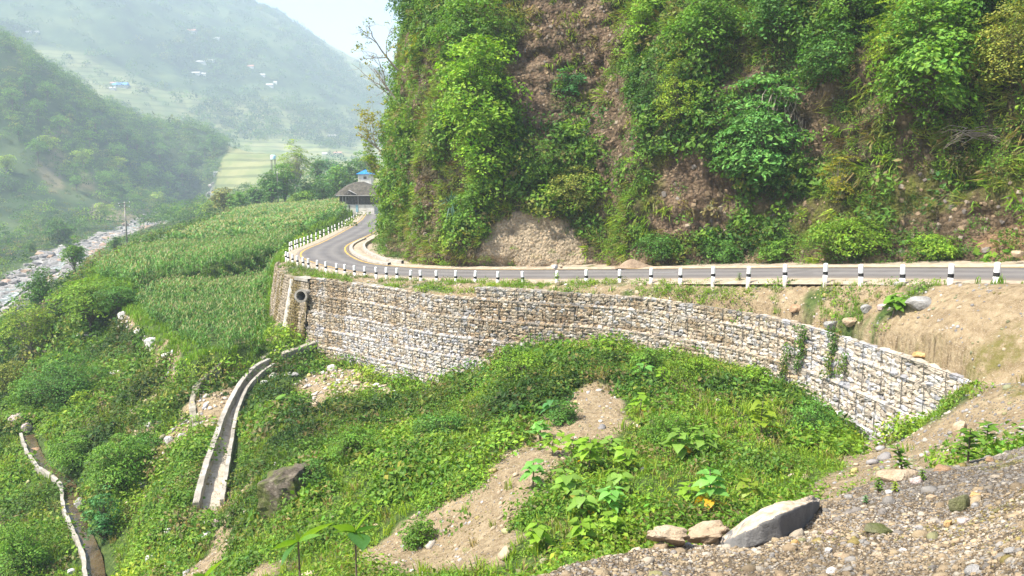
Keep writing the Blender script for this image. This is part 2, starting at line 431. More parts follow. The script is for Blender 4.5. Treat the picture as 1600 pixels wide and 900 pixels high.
CH_L = np.array([at(*p) for p in [(420, 560, 46.6), (398, 570, 45.3), (374, 597, 43.0), (351, 640, 39.2), (334, 690, 35.2), (318, 735, 32.2), (306, 785, 29.6)]])
CH_R = np.array([at(*p) for p in [(428, 567, 46.4), (406, 582, 44.7), (385, 604, 42.9), (370, 640, 39.8), (361, 690, 35.8), (354, 735, 32.6), (347, 780, 30.1)]])
CANW = np.array([at(*p) for p in [(32, 676, 45.8), (40, 700, 43.4), (52, 722, 41.4), (66, 733, 40.4), (82, 741, 39.3), (97, 757, 38.0), (97, 790, 35.6), (108, 812, 34.2), (121, 845, 32.2), (131, 870, 31.0), (134, 905, 29.2), (133, 950, 27.2)]])
def base_height(X, Y):
    A = tps_eval(modelA, X, Y)
    # roughness of the wild ground
    D = np.maximum(Y, 2)
    rough = fbm(X / 3.1, Y / 3.1, 5, 4) * .50 * np.clip(D / 25, .3, 1) + np.where(D > 150, fbm(X / 22., Y / 22., 9, 4) * np.clip((D - 150) / 40, 0, 4) * np.clip((pdist(X, Y, RIVC[::3], False)[0] - 8) / 30, 0, 1), 0)
    rough += np.where(D > 700, fbm(X / 130., Y / 130., 29, 4) * np.clip((D - 700) / 20, 0, 22), 0)
    # little humps and gullies nearer
    rough += fbm(X / .9, Y / .9, 15, 3) * .07
    f_up = softpoly(X, Y, UP, .8); f_lo = softpoly(X, Y, LO, .5)
    pX, pY = X, Y
    # plane heights
    zU = np.interp(X / Y, [-.55, -.4, -.29, -.2], [-2.9, -2.4, -1.3, .2]); zU = zU + np.clip((Y - 72) / 80, 0, 1) * (.9 - .0 * zU)
    A = A + rough * (1 - .9 * np.maximum(f_up, f_lo))
    A = A * (1 - f_up) + (zU + .06 * fbm(X, Y, 3, 2)) * f_up
    A = A * (1 - f_lo) + (-3.9 + .06 * fbm(X, Y, 3, 2)) * f_lo
    # river bed
    dr, _ = pdist(X, Y, RIVC, False)
    wr = np.interp(Y, [80, 150, 260, 400, 640], [9.5, 8, 7.5, 8, 9])
    A = A - (1 - sstep(wr * .6, wr * 1.15, dr)) * .8
    # spoil bump
    bx, by, _z = at(925, 605, 27)
    A = A + .55 * np.exp(-((X - bx) ** 2 + (Y - by) ** 2 * .6) / 1.0)
    # trench of the chute and of the irrigation canal
    m = (Y > 24) & (Y < 52) & (X < -9) & (X > -32)
    x, y = X[m], Y[m]; a = A[m]
    d1, z1 = pdistz(x, y, CH_L); d2, z2 = pdistz(x, y, CH_R)
    ins = inpoly(x, y, [tuple(p[:2]) for p in CH_L] + [tuple(p[:2]) for p in CH_R[::-1]])
    dd = np.minimum(d1, d2); zz = np.where(d1 < d2, z1, z2)
    tgt = np.where(ins, zz - .95, zz - .30 + .12 * fbm(x, y, 4, 3)); w = sstep(1.8, .5, dd)
    a = np.where(ins, tgt, a * (1 - w) + tgt * w)
    d3, z3 = pdistz(x, y, CANW); q, s3 = pdist(x, y, [tuple(p[:2]) for p in CANW], False)
    left = s3 > 0    # uphill side carries the water
    w = sstep(2.6, .9, d3); tg = np.where(left, np.where(d3 < .75, z3 - .55, z3 + (d3 - .75) * .5 - .15), z3 - .25 - d3 * .35)
    a = a * (1 - w) + tg * w
    A[m] = a
    # bench side
    near = (Y < 215) & (np.abs(X) < 60)
    out = A.copy()
    Xn, Yn = X[near], Y[near]
    inroad = inpoly(Xn, Yn, ROADPOLY)
    B = bench(Xn, Yn, inroad)
    dro, _ = pdist(Xn, Yn, ROADPOLY)
    calm = np.where(inroad, 0, sstep(.4, 3, dro))
    B = B + calm * (fbm(Xn / 2.2, Yn / 2.2, 21, 4) * .22 + fbm(Xn / .6, Yn / .6, 8, 3) * .06) - np.where(inroad, .1 * sstep(0, .6, dro), 0) - .02
    dw, sw = pdist(Xn, Yn, WLINE, False)
    sd = dw * sw   # positive on the bench side
    wallish = sstep(19.5, 22.0, Yn) * (1 - sstep(60, 66, Yn))
    lowr = 0.05 + 0 * Yn
    hi = 3.5 * (1 - wallish) + .25 * wallish
    t = sstep(-hi * .9 * (1 - wallish) , .28 * wallish + hi * .5 * (1 - wallish), sd)
    An = A[near]
    res = An * (1 - t) + B * t
    out[near] = res
    m = Y < 30
    out[m] = np.maximum(out[m], bank(X[m], Y[m]) + fbm(X[m] / .5, Y[m] / .5, 31, 4) * .06 + fbm(X[m] / 1.6, Y[m] / 1.6, 33, 2) * .1)
    return out

NU, NL = 640, 820
ug = np.linspace(-1.15, 1.15, NU)
lg = np.linspace(math.log(1.6), math.log(2700), NL)
UU, LL = np.meshgrid(ug, lg, indexing='ij')
GY = np.exp(LL); GX = UU * GY
GZ = base_height(GX, GY)
GZ = np.where(GZ > 345, 345 + 75 * np.tanh((GZ - 345) / 160), GZ)
def H(X, Y):
    X = np.asarray(X, float); Y = np.asarray(Y, float)
    fu = np.clip((X / np.maximum(Y, 1.6) - ug[0]) / (ug[1] - ug[0]), 0, NU - 1.001)
    fl = np.clip((np.log(np.maximum(Y, 1.6)) - lg[0]) / (lg[1] - lg[0]), 0, NL - 1.001)
    i = fu.astype(int); j = fl.astype(int); a = fu - i; b = fl - j
    return (GZ[i, j] * (1 - a) + GZ[i + 1, j] * a) * (1 - b) + (GZ[i, j + 1] * (1 - a) + GZ[i + 1, j + 1] * a) * b
def ground(px, py, y0=2.5, y1=2500):
    Y = np.exp(np.linspace(math.log(y0), math.log(y1), 6000))
    P = at(px, py, Y[:, None])if False else None
    a = (px - 800) / F; b = (450 - py) / F
    t = Y / (CP + b * SP); X = a * t; Z = CAMZ + (-SP + b * CP) * t
    h = H(X, Y); k = np.argmax(Z < h)
    if not (Z < h).any(): k = len(Y) - 1
    return np.array([X[k], Y[k], h[k]])
PXG, PYG = proj(np.stack([GX, GY, GZ], -1))

# visibility of terrain (for scatter): running maximum of elevation angle along each column
ang = (GZ - CAMZ) / GY
runmax = np.maximum.accumulate(ang, axis=1)
VIS = (ang >= runmax - 0.02) | (GY < 24)

# ---- ground kinds
BARE = [
    [(555, 905), (582, 862), (622, 815), (684, 782), (750, 738), (792, 700), (822, 668), (856, 640), (880, 616), (900, 600), (935, 594), (970, 604), (972, 640), (992, 670), (965, 700), (905, 712), (872, 742), (856, 785), (808, 845), (805, 905)],
    [(1270, 770), (1300, 745), (1330, 705), (1400, 682), (1500, 648), (1545, 615), (1470, 585), (1375, 535), (1365, 515), (1425, 470), (1480, 446), (1640, 440), (1640, 690), (1500, 730), (1400, 765), (1330, 800), (1285, 800)],
    [(450, 598), (500, 575), (560, 585), (650, 610), (600, 622), (540, 630), (480, 632), (455, 615)],
    [(212, 672), (240, 668), (252, 705), (232, 722), (212, 705)],
    [(150, 500), (205, 490), (250, 555), (235, 560), (190, 520), (160, 512)],
    [(300, 890), (340, 820), (360, 800), (350, 850), (325, 905)],
]
bare = np.zeros_like(GX)
wob = fbm(GX / 1.1, GY / 1.1, 41, 4)
for k, poly in enumerate(BARE):
    m = (PYG > 430) & (GY < 90) & (GY > (8 if k else 10))
    v = np.zeros_like(GX)
    v[m] = softpoly(PXG[m], PYG[m], poly, 7, (wob[m] + (.15 if k == 1 else -.1)) * 26)
    bare = np.maximum(bare, v)
for poly in ([(66, 192), (92, 205), (108, 262), (78, 262)], [(118, 262), (150, 268), (146, 300), (124, 296)], [(150, 320), (215, 340), (205, 352), (150, 345)], [(66, 262), (100, 270), (96, 305), (72, 300)]):
    mq = (GY > 250) & (GY < 700) & (PXG < 260)
    bare[mq] = np.maximum(bare[mq], .5 * softpoly(PXG[mq], PYG[mq], poly, 6, fbm(GX[mq] / 14, GY[mq] / 14, 43, 4) * 22))
# verge strip soil
dro_all = np.full_like(GX, 99.); mm = (GY < 200) & (GY > 8) & (np.abs(GX) < 60)
dro_all[mm] = pdist(GX[mm], GY[mm], ROADPOLY)[0]
dwl = np.full_like(GX, 99.); q, s_ = pdist(GX[mm], GY[mm], WLINE, False); dwl[mm] = q * s_
onbench = (dwl > 0) & mm
verge = np.where(onbench, sstep(-.1, .25, .25 + fbm(GX / 1.3, GY / 1.3, 51, 4)) , 0)
bare = np.maximum(bare, np.where(onbench & (dro_all < 1.1), 1, 0))
bare = np.maximum(bare, verge)
_l = sstep(.66, .76, vnoise(GX / 1.7, GY / 1.7, 47)) * (GY < 75) * (GY > 12)
bare = np.maximum(bare, _l * np.where((GX / GY < -.24) & (GX / GY > -.5), .95, 0.0) * (dro_all > 3))
gravel = np.where((GY < 30) & (GZ <= bank(GX, GY) + .3) & (GY < 10), 1.0, 0.0)
drv, _ = pdist(GX, GY, RIVC, False)
wr = np.interp(GY, [80, 150, 260, 400, 640], [9.5, 8, 7.5, 8, 9])
river = 1 - sstep(.75, 1.1, drv / wr + .25 * fbm(GX / 9, GY / 9, 61, 3)); river = np.where((GY > 75) & (GY < 560), river, 0)
moss_t = np.zeros_like(GX); mq = (GY < 40) & (GY > 10)
for pl_ in ([(1500, 560), (1590, 500), (1640, 500), (1640, 540), (1560, 590), (1500, 600)], [(1560, 600), (1640, 550), (1640, 610), (1580, 630)], [(1420, 560), (1470, 530), (1480, 545), (1440, 570)]):
    moss_t[mq] = np.maximum(moss_t[mq], softpoly(PXG[mq], PYG[mq], pl_, 8, wob[mq] * 14))
INUP = inpoly(GX, GY, UP); INLO = inpoly(GX, GY, LO)
# terraces and open grass far away
VALF = (softpoly(PXG, PYG, [(325, 318), (352, 226), (420, 222), (600, 232), (640, 300), (420, 318)], 10, fbm(GX / 28, GY / 28, 91, 3) * 22) > .5) & (GY > 330) & (GY < 1100)
openf = .8 * sstep(.42, .75, vnoise(GX / 160, GY / 160, 71) + .35 * sstep(300, 0, np.abs(GY - 800)) * (GX / GY > -.42)) * (GY > 640)
openf = np.where(VALF, 1.0, openf)
Vt = np.stack([GX, GY, GZ], -1).reshape(-1, 3)
m, nt, b = new_mat("earth"); p = gpos(nt)
n1 = noise(nt, .35, 6, .6, p); n2 = noise(nt, 4, 6, .7, p); n3 = noise(nt, .02, 5, .6, p)
grass = ramp(nt, n2, [(.3, (.025, .045, .010)), (.5, (.06, .10, .02)), (.72, (.13, .17, .045))])
farm = ramp(nt, n3, [(.35, (.015, .03, .01)), (.5, (.035, .065, .018)), (.66, (.08, .11, .035))])
sep = nt.nodes.new("ShaderNodeSeparateXYZ"); nt.links.new(p, sep.inputs[0])
terr = mth(nt, 'FRACT', mth(nt, 'MULTIPLY', mth(nt, 'ADD', sep.outputs[2], mth(nt, 'MULTIPLY', noise(nt, .01, 3, .5, p), 8)), .16))
terrc = mixc(nt, mth(nt, 'MULTIPLY', mth(nt, 'LESS_THAN', terr, .3), noise(nt, .03, 4, .6, p)), ramp(nt, n3, [(.3, (.08, .14, .035)), (.6, (.24, .24, .10))]), (.06, .08, .03))
farw = mth(nt, 'GREATER_THAN', sep.outputs[1], 90)
c = mixc(nt, farw, grass, farm)
c = mixc(nt, attr(nt, "open").outputs["Fac"], c, terrc)
soil = ramp(nt, n2, [(.25, (.14, .095, .05)), (.5, (.33, .25, .145)), (.75, (.46, .365, .23))])
mps = nt.nodes.new('ShaderNodeMapping'); mps.inputs['Scale'].default_value = (1.3, .35, .35); nt.links.new(p, mps.inputs[0])
rill = noise(nt, 1.6, 7, .7, mps.outputs[0])
soil = mixc(nt, ramp(nt, rill, [(.42, (.32, .32, .32)), (.56, (0, 0, 0))]), soil, (.17, .115, .06))
soil = mixc(nt, ramp(nt, noise(nt, 30, 3, .6, p), [(.55, (0, 0, 0)), (.7, (1, 1, 1))]), soil, (.45, .38, .28))
c = mixc(nt, attr(nt, "bare").outputs["Fac"], c, soil)
grv = ramp(nt, n2, [(.3, (.075, .055, .036)), (.55, (.17, .13, .085)), (.75, (.13, .115, .055))])
c = mixc(nt, mth(nt, 'MULTIPLY', attr(nt, 'moss').outputs['Fac'], ramp(nt, noise(nt, 1.8, 6, .75, p), [(.40, (0, 0, 0)), (.56, (.85, .85, .85))])), c, (.15, .14, .03))
c = mixc(nt, attr(nt, "gravel").outputs["Fac"], c, grv)
riv = ramp(nt, n2, [(.3, (.22, .21, .20)), (.6, (.42, .40, .37))])
c = mixc(nt, attr(nt, "river").outputs["Fac"], c, riv)
nt.links.new(c, b.inputs["Base Color"])
hn = mth(nt, 'ADD', noise(nt, 3, 8, .7, p), mth(nt, 'MULTIPLY', noise(nt, 26, 4, .6, p), .25))
bump(nt, b, mth(nt, 'ADD', hn, mth(nt, 'MULTIPLY', rill, .8)), .2)
EARTH = m
ter = obj("ground", np_mesh("ground", Vt, grid_quads(NU, NL)[:, ::-1] if False else grid_quads(NU, NL), None, EARTH, True,
          vattr=dict(bare=bare, gravel=gravel, river=river, open=openf, moss=moss_t)))
tag(ter, kind="structure")
# ground behind the camera
gx, gy = np.meshgrid(np.linspace(-30, 30, 40), np.linspace(-40, 3.2, 30), indexing='ij')
gz = bank(gx, np.maximum(gy, .5)) - .25 + .25 * fbm(gx / 3, gy / 3, 3, 3) * (gy < 1)
o = obj("bank_ground", np_mesh("bank_ground", np.stack([gx, gy, gz], -1).reshape(-1, 3), grid_quads(40, 30), None, EARTH, True, vattr=dict(bare=gx * 0, gravel=gx * 0 + 1, river=gx * 0, open=gx * 0)))
tag(o, kind="structure")

# ------------------------------------------------------------------ road
m, nt, b = new_mat("asphalt"); p = gpos(nt)
n = noise(nt, .6, 5, .6, p); nf = noise(nt, 60, 3, .6, p)
c = ramp(nt, n, [(.3, (.085, .082, .086)), (.7, (.15, .143, .148))])
c = mixc(nt, mth(nt, 'MULTIPLY', nf, .3), c, (.05, .05, .05)); c = mixc(nt, mth(nt, 'MULTIPLY', attr(nt, 'track').outputs['Fac'], .5), c, (.23, .215, .20)); c = mixc(nt, ramp(nt, noise(nt, .22, 3, .5, p), [(.60, (0, 0, 0)), (.62, (.4, .4, .4))]), c, (.07, .068, .07)); 
tr = attr(nt, "edge").outputs["Fac"]
c = mixc(nt, mth(nt, 'MULTIPLY', tr, mth(nt, 'ADD', .35, noise(nt, 1.3, 4, .6, p))), c, (.26, .21, .15))
nt.links.new(c, b.inputs["Base Color"]); b.inputs["Roughness"].default_value = .75
bump(nt, b, nf, .01); ASPH = m
def loft(name, rows, mat, vattr=None, smooth=True):
    rows = [np.asarray(r) for r in rows]; n = len(rows[0])
    V = np.stack(rows, 0).reshape(-1, 3)
    return np_mesh(name, V, grid_quads(len(rows), n), None, mat, smooth, vattr=vattr)
# matching sections: pair by parameter with equal count through nearest point
def pair(A, Bl):
    """for every point of A the closest point on polyline Bl, kept monotone"""
    out = []; last = 0
    for a in A:
        d = np.hypot(Bl[:, 0] - a[0], Bl[:, 1] - a[1]); d[:last] = 1e9
        k = int(np.argmin(d[:last + 60])) if last + 60 < len(d) else int(np.argmin(d))
        last = max(last, k); out.append(Bl[last])
    return smooth(np.array(out), 6)
RI2 = pair(ROUT, RINN)
rows = []; ed = []; trk = []
for t in (0, .06, .2, .35, .5, .65, .8, .94, 1.0):
    r = ROUT * (1 - t) + RI2 * t; r = r.copy(); r[:, 2] += .04 + .06 * (1 - (2 * t - 1) ** 2); rows.append(r)
    ed.append(np.full(len(r), 1.0 if t in (0, 1.0) else (.5 if t in (.06, .94) else .12))); trk.append(np.full(len(r), 1.0 if t in (.35, .65) else 0.0))
top0 = ROUT.copy(); top0[:, 2] -= .25; top1 = RI2.copy(); top1[:, 2] -= .25
rows = [top0] + rows + [top1]; ed = [ed[0]] + ed + [ed[-1]]; trk = [trk[0]] + trk + [trk[-1]]
road = obj("road", loft("road", rows, ASPH, dict(edge=np.array(ed), track=np.array(trk)))); tag(road, kind="structure")
m, nt, b = new_mat("yellow_paint"); p = gpos(nt)
nt.links.new(mixc(nt, ramp(nt, noise(nt, 3, 5, .7, p), [(.42, (0, 0, 0)), (.62, (1, 1, 1))]), (.62, .38, .06), (.30, .22, .12)), b.inputs["Base Color"]); YEL = m
m, nt, b = new_mat("white_paint_line"); b.inputs["Base Color"].default_value = (.6, .6, .58, 1); WLN = m
def strip(name, base, d0, d1, z, mat, sl=slice(None)):
    a = offs(base, d0)[sl]; c = offs(base, d1)[sl]; a[:, 2] += z; c[:, 2] += z
    o = obj(name, loft(name, [a, c], mat)); tag(o, kind="structure"); return o
strip("road_marking", ROUT, .30, .44, .066, YEL)
strip("road_marking", RINN, -.44, -.30, .066, YEL)
mid = (ROUT + RI2) / 2; mpx, mpy = proj(mid)
k = int(np.argmin(np.abs(mpx - 1022) + (mid[:, 1] > 60) * 999)); a = offs(mid, -.06)[k:k + 4].copy(); c = offs(mid, .06)[k:k + 4].copy(); a[:, 2] += .108; c[:, 2] += .108
tag(obj("road_marking", loft("road_marking", [a, c], WLN)), kind="structure")
# pale shoulder dust on the cliff side and kerb / drain on the inner bend
m, nt, b = new_mat("dusty_concrete"); p = gpos(nt)
nt.links.new(ramp(nt, noise(nt, 2.5, 6, .7, p), [(.3, (.22, .17, .115)), (.5, (.34, .275, .20)), (.7, (.44, .38, .30))]), b.inputs["Base Color"])
bump(nt, b, noise(nt, 12, 5, .7, p), .03); DUST = m
kr = []
for d, z in ((-.02, -.2), (.0, .05), (.9, .12), (1.0, .10), (1.6, .02), (2.6, .05), (3.4, .1)):
    r = offs(RINN, d); r[:, 2] += z + .05 * fbm(r[:, 0], r[:, 1], int(d * 10) + 60, 3); kr.append(r)
tag(obj("road_shoulder", loft("road_shoulder", kr, DUST)), kind="structure")
# raised white kerb round the inner bend
ipx, ipy = proj(RINN)
sel = np.where((ipx < 606) & (RINN[:, 1] < 84))[0]; K = RINN[sel[0]:sel[-1] + 1]
m, nt, b = new_mat("kerb_concrete"); p = gpos(nt)
nt.links.new(ramp(nt, noise(nt, 3, 5, .7, p), [(.3, (.22, .19, .15)), (.6, (.42, .39, .34))]), b.inputs["Base Color"]); KERB = m
kb = []
for d, z in ((.02, -.1), (.02, .2), (.30, .22), (.30, -.05)):
    r = offs(K, d); r[:, 2] += z; kb.append(r)
for d, z in ((1.2, -.05), (1.2, .28), (1.42, .30), (1.42, -.1)):
    r = offs(K, d); r[:, 2] += z; kb.append(r)
tag(obj("kerb", loft("kerb", kb[:4], KERB, smooth=False)), kind="structure")
tag(obj("kerb", loft("kerb", kb[4:], KERB, smooth=False)), kind="structure")
# outer gravel shoulder
kr = []
for d, z in ((.02, .05), (-.35, .03), (-.8, -.02), (-1.1, -.12)):
    r = offs(ROUT, d); r[:, 2] += z; kr.append(r)
tag(obj("road_shoulder", loft("road_shoulder", kr[::-1], DUST)), kind="structure")
# ------------------------------------------------------------------ cliff
CB = offs(RINN, 2.6)
# loop of the base: start far behind the bend, end right of the frame
CB, sC = resample(CB[(CB[:, 1] < 150)], .28)
CB = smooth(CB, 110)
Tc = np.gradient(CB[:, :2], axis=0); Tc /= np.linalg.norm(Tc, axis=1)[:, None]
Nc = np.c_[-Tc[:, 1], Tc[:, 0]]        # into the hill
for _ in range(260): Nc[1:-1] = Nc[1:-1] * .5 + (Nc[:-2] + Nc[2:]) * .25
Nc /= np.linalg.norm(Nc, axis=1)[:, None]
NS, NT = len(CB), 210
tt = np.linspace(0, 1, NT) ** 1.15 * 34 - 1.0
cpx, _ = proj(CB + [0, 0, 3])
farleg = CB[:, 1] > 74
rate = np.interp(cpx, [560, 700, 800, 900, 1000, 1100, 1300, 1600, 1900], [.17, .17, .26, .30, .24, .40, .46, .50, .5]); rate[farleg] = .17
# ease the rate along the line
for _ in range(160): rate[1:-1] = rate[1:-1] * .5 + (rate[:-2] + rate[2:]) * .25
S, T = np.meshgrid(np.arange(NS) * .28, tt, indexing='ij')
Rc = rate[:, None] * np.maximum(T, 0)
# lower cut bank steeper, ledge above
Rc = Rc + .0
disp = -fbm(S / 9, T / 9, 101, 4) * 2.0 - fbm(S / 2.6, T / 4.0, 102, 4) * .75 - fbm(S / .9, T / .9, 103, 4) * .26 + np.abs(fbm(S / 3.4, T / 1.2, 111, 5)) * .5 + np.exp(-(fbm(S / 2.2, T / 6.0, 113, 3) / .05) ** 2) * .5
# buttress right of the scar and recess in the scar
cS = lambda px: float(np.interp(px, cpx[~farleg], (np.arange(NS) * .28)[~farleg]))
def bulge(px, w, t0, tw, a):
    return a * np.exp(-((S - cS(px)) / w) ** 2 - ((T - t0) / tw) ** 2)
disp += -bulge(1010, 3.0, 7, 12, 1.8) + bulge(880, 3.5, 13, 7, 1.6) - bulge(720, 5.0, 6, 9, 1.6) + bulge(1180, 3.0, 4.5, 4.5, 1.6) - bulge(1250, 6, 12, 5, 1.4) - bulge(830, 4.2, 0.0, 3.0, .9) + bulge(640, 1.8, 9, 6, .9)
disp *= sstep(-1, 2.0, T + 1.0)
off_ = Rc + disp
CX = CB[:, 0][:, None] + Nc[:, 0][:, None] * off_; CY = CB[:, 1][:, None] + Nc[:, 1][:, None] * off_
CZ = CB[:, 2][:, None] + T + .25 * fbm(S / 1.4, T / 1.4, 104, 2)
# plateau on top, going back into the hill
back = []
for k, (d, h) in enumerate([(4, 2.5), (10, 6), (20, 10)]):
    r = np.stack([CX[:, -1] + Nc[:, 0] * d, CY[:, -1] + Nc[:, 1] * d, CZ[:, -1] + h + fbm(S[:, 0] / 8, S[:, 0] * 0 + k, 9, 3) * 2], -1); back.append(r)
CP3 = np.stack([CX, CY, CZ], -1)
CALL = np.concatenate([CP3, np.stack(back, 1)], 1)
CPX, CPY = proj(CP3)
NRM = np.cross(np.gradient(CP3, axis=0), np.gradient(CP3, axis=1)); NRM /= np.linalg.norm(NRM, axis=2)[..., None] + 1e-9
flip = np.sign((NRM[..., 0] * Nc[:, 0][:, None] + NRM[..., 1] * Nc[:, 1][:, None]))
NRM = -NRM * flip[..., None]
# kinds of cliff surface (outlines of scars, in the photo's frame, projected on the face)
front = ~farleg[:, None] & (CPY < 440)
def cmask(poly, w=10, wobble=28, seed=1):
    v = np.zeros(CPX.shape); v[front.repeat(NT, 1) if front.shape[1] == 1 else front] = 1
    return v * softpoly(CPX, CPY, poly, w, fbm(S / 1.2, T / 1.2, 200 + seed, 4) * wobble)
rockm = np.maximum.reduce([
    cmask([(826, -40), (948, -40), (956, 60), (946, 125), (900, 135), (868, 130), (856, 180), (862, 232), (826, 240), (796, 175), (786, 110), (808, 60)], w=6, wobble=16, seed=1),
    cmask([(900, 110), (960, 100), (1010, 200), (985, 260), (960, 330), (920, 240), (880, 200), (900, 150)], seed=2) * .8,
    cmask([(1010, 265), (1060, 230), (1130, 265), (1160, 320), (1130, 375), (1060, 385), (1015, 350)], seed=3),
    cmask([(632, 260), (680, 290), (700, 350), (660, 400), (590, 400), (600, 370), (650, 345)], seed=4) * .8,
    cmask([(1215, 130), (1290, 140), (1300, 230), (1250, 260), (1170, 190)], seed=5) * .8,
    cmask([(620, 40), (650, 50), (660, 160), (640, 190), (615, 120)], seed=6) * .9,
    cmask([(1400, 330), (1600, 290), (1640, 420), (1530, 420), (1480, 370), (1400, 380)], seed=7) * .8,
    cmask([(1160, 320), (1240, 300), (1330, 340), (1230, 370)], seed=8) * .7])
rockm = np.maximum(rockm, sstep(.26, .55, fbm(S / 4.0, T / 5.0, 120, 4)) * .65)
rockm = np.maximum(rockm, sstep(1.4, .2, T) * .8)
gravm = cmask([(744, 430), (746, 405), (770, 352), (790, 340), (806, 332), (850, 336), (880, 344), (905, 375), (918, 400), (935, 430)], 2.0, 9, 9)
sandm = cmask([(1520, 380), (1600, 350), (1660, 350), (1660, 430), (1560, 425)], 6, 12, 10)
mossm = np.maximum(cmask([(590, 400), (600, 320), (640, 290), (680, 330), (670, 380), (620, 400)], seed=11), cmask([(1010, 240), (1030, 180), (1040, 300), (1010, 340), (995, 300)], 8, 15, 12))
mossm = np.maximum(mossm, cmask([(1150, 330), (1600, 230), (1600, 300), (1400, 350), (1200, 400)], 10, 30, 13))
m, nt, b = new_mat("cliff_earth"); p = gpos(nt)
mp = nt.nodes.new("ShaderNodeMapping"); mp.inputs["Scale"].default_value = (1, 1, .35); nt.links.new(p, mp.inputs[0])
n1 = noise(nt, 1.6, 8, .68, mp.outputs[0]); n2 = noise(nt, 8, 6, .7, p); n3 = noise(nt, .3, 4, .6, p)
base = ramp(nt, n1, [(.28, (.055, .036, .022)), (.45, (.14, .092, .056)), (.56, (.245, .17, .105)), (.70, (.36, .265, .175))])
base = mixc(nt, mth(nt, 'MULTIPLY', attr(nt, "cover").outputs["Fac"], .8), base, ramp(nt, n2, [(.3, (.03, .035, .012)), (.6, (.085, .08, .03)), (.75, (.14, .11, .05))]))
moss = ramp(nt, n2, [(.3, (.05, .07, .012)), (.6, (.15, .17, .02)), (.75, (.22, .22, .04))])
base = mixc(nt, mth(nt, 'MULTIPLY', attr(nt, "moss").outputs["Fac"], ramp(nt, n1, [(.4, (.2, .2, .2)), (.6, (1, 1, 1))])), base, moss)
gr = ramp(nt, n2, [(.3, (.30, .225, .14)), (.5, (.44, .35, .235)), (.7, (.52, .435, .31))])
base = mixc(nt, attr(nt, "gravel").outputs["Fac"], base, gr)
base = mixc(nt, attr(nt, "sand").outputs["Fac"], base, ramp(nt, n2, [(.3, (.25, .15, .08)), (.7, (.42, .27, .15))]))
vor = nt.nodes.new("ShaderNodeTexVoronoi"); vor.inputs["Scale"].default_value = 4.5; nt.links.new(p, vor.inputs["Vector"])
base = mixc(nt, mth(nt, 'MULTIPLY', ramp(nt, vor.outputs["Distance"], [(.0, (1, 1, 1)), (.28, (0, 0, 0))]), .35), base, (.36, .30, .22))
nt.links.new(base, b.inputs["Base Color"])
bump(nt, b, mth(nt, 'ADD', mth(nt, 'ADD', mth(nt, 'MULTIPLY', n1, .7), mth(nt, 'MULTIPLY', n2, .5)), mth(nt, 'MULTIPLY', vor.outputs['Distance'], -.5)), .6)
pad = lambda a, v=0: np.concatenate([a, np.full((NS, 3), float(v))], 1)
cover = np.clip(1 - rockm - gravm - sandm, 0, 1)
cl = obj("cliff", np_mesh("cliff", CALL.reshape(-1, 3), grid_quads(NS, NT + 3), None, m, True, vattr=dict(cover=pad(cover, 1), moss=pad(mossm), gravel=pad(gravm), sand=pad(sandm))))
tag(cl, kind="structure")
# ------------------------------------------------------------------ instancing of small templates into one mesh
def rotz(a):
    c, s = np.cos(a), np.sin(a); z = 0 * a; o = z + 1
    return np.stack([np.stack([c, -s, z], -1), np.stack([s, c, z], -1), np.stack([z, z, o], -1)], -2)
def rand_rot(n, tilt, rng=RNG):
    """random heading and a random tilt up to `tilt` rad"""
    a = rng.uniform(0, 2 * pi, n); A = rotz(a); t = rng.uniform(-tilt, tilt, n); c, s = np.cos(t), np.sin(t); z = 0 * t; o = z + 1
    T = np.stack([np.stack([o, z, z], -1), np.stack([z, c, -s], -1), np.stack([z, s, c], -1)], -2)
    b = rotz(rng.uniform(0, 2 * pi, n)); return A @ T @ b
def frame_from(n_, spin=None, rng=RNG):
    """rotation taking +z to n_"""
    n_ = n_ / (np.linalg.norm(n_, axis=1)[:, None] + 1e-9)
    h = np.where(np.abs(n_[:, 2:3]) < .9, np.array([[0, 0, 1.0]]), np.array([[1.0, 0, 0]]))
    x = np.cross(h, n_); x /= np.linalg.norm(x, axis=1)[:, None] + 1e-9
    y = np.cross(n_, x)
    Fm = np.stack([x, y, n_], -1)
    return Fm @ rotz(spin if spin is not None else rng.uniform(0, 2 * pi, len(n_)))
def instance(tv, tq, pos, Rm, sc):
    n, k = len(pos), len(tv)
    sc = np.asarray(sc, float)
    if sc.ndim == 1: sc = np.repeat(sc[:, None], 3, 1)
    V = np.einsum('nij,nkj->nki', Rm, tv[None] * sc[:, None, :]) + pos[:, None, :]
    Q = tq[None] + (np.arange(n) * k)[:, None, None]
    return V.reshape(-1, 3), Q.reshape(-1, tq.shape[1])
# rounded block template with 24 quads
_g = np.array([[x, y, z] for x in (-1, 0, 1) for y in (-1, 0, 1) for z in (-1, 0, 1) if (x, y, z) != (0, 0, 0)], float)
def _block(kf=.55):
    idx = {tuple(v.astype(int)): i for i, v in enumerate(_g)}; Q = []
    for ax in range(3):
        o = [a for a in range(3) if a != ax]
        for sgn in (-1, 1):
            for i in (-1, 0):
                for j in (-1, 0):
                    c = []
                    for di, dj in ((0, 0), (1, 0), (1, 1), (0, 1)):
                        p_ = [0, 0, 0]; p_[ax] = sgn; p_[o[0]] = i + di; p_[o[1]] = j + dj; c.append(idx[tuple(p_)])
                    if (sgn > 0) != (ax == 1): Q.append(c)
                    else: Q.append(c[::-1])
    v = _g / (np.linalg.norm(_g, axis=1)[:, None] ** kf)
    return v, np.array(Q)
BLKV, BLKQ = _block()
def rock_variants(kf=.55, jit=.16, n=10, seed=3):
    r = np.random.default_rng(seed); v, _ = _block(kf)
    return [v * (1 + r.uniform(-jit, jit, (26, 1))) + r.uniform(-jit, jit, (26, 3)) * .6 for _ in range(n)]
RV = rock_variants()
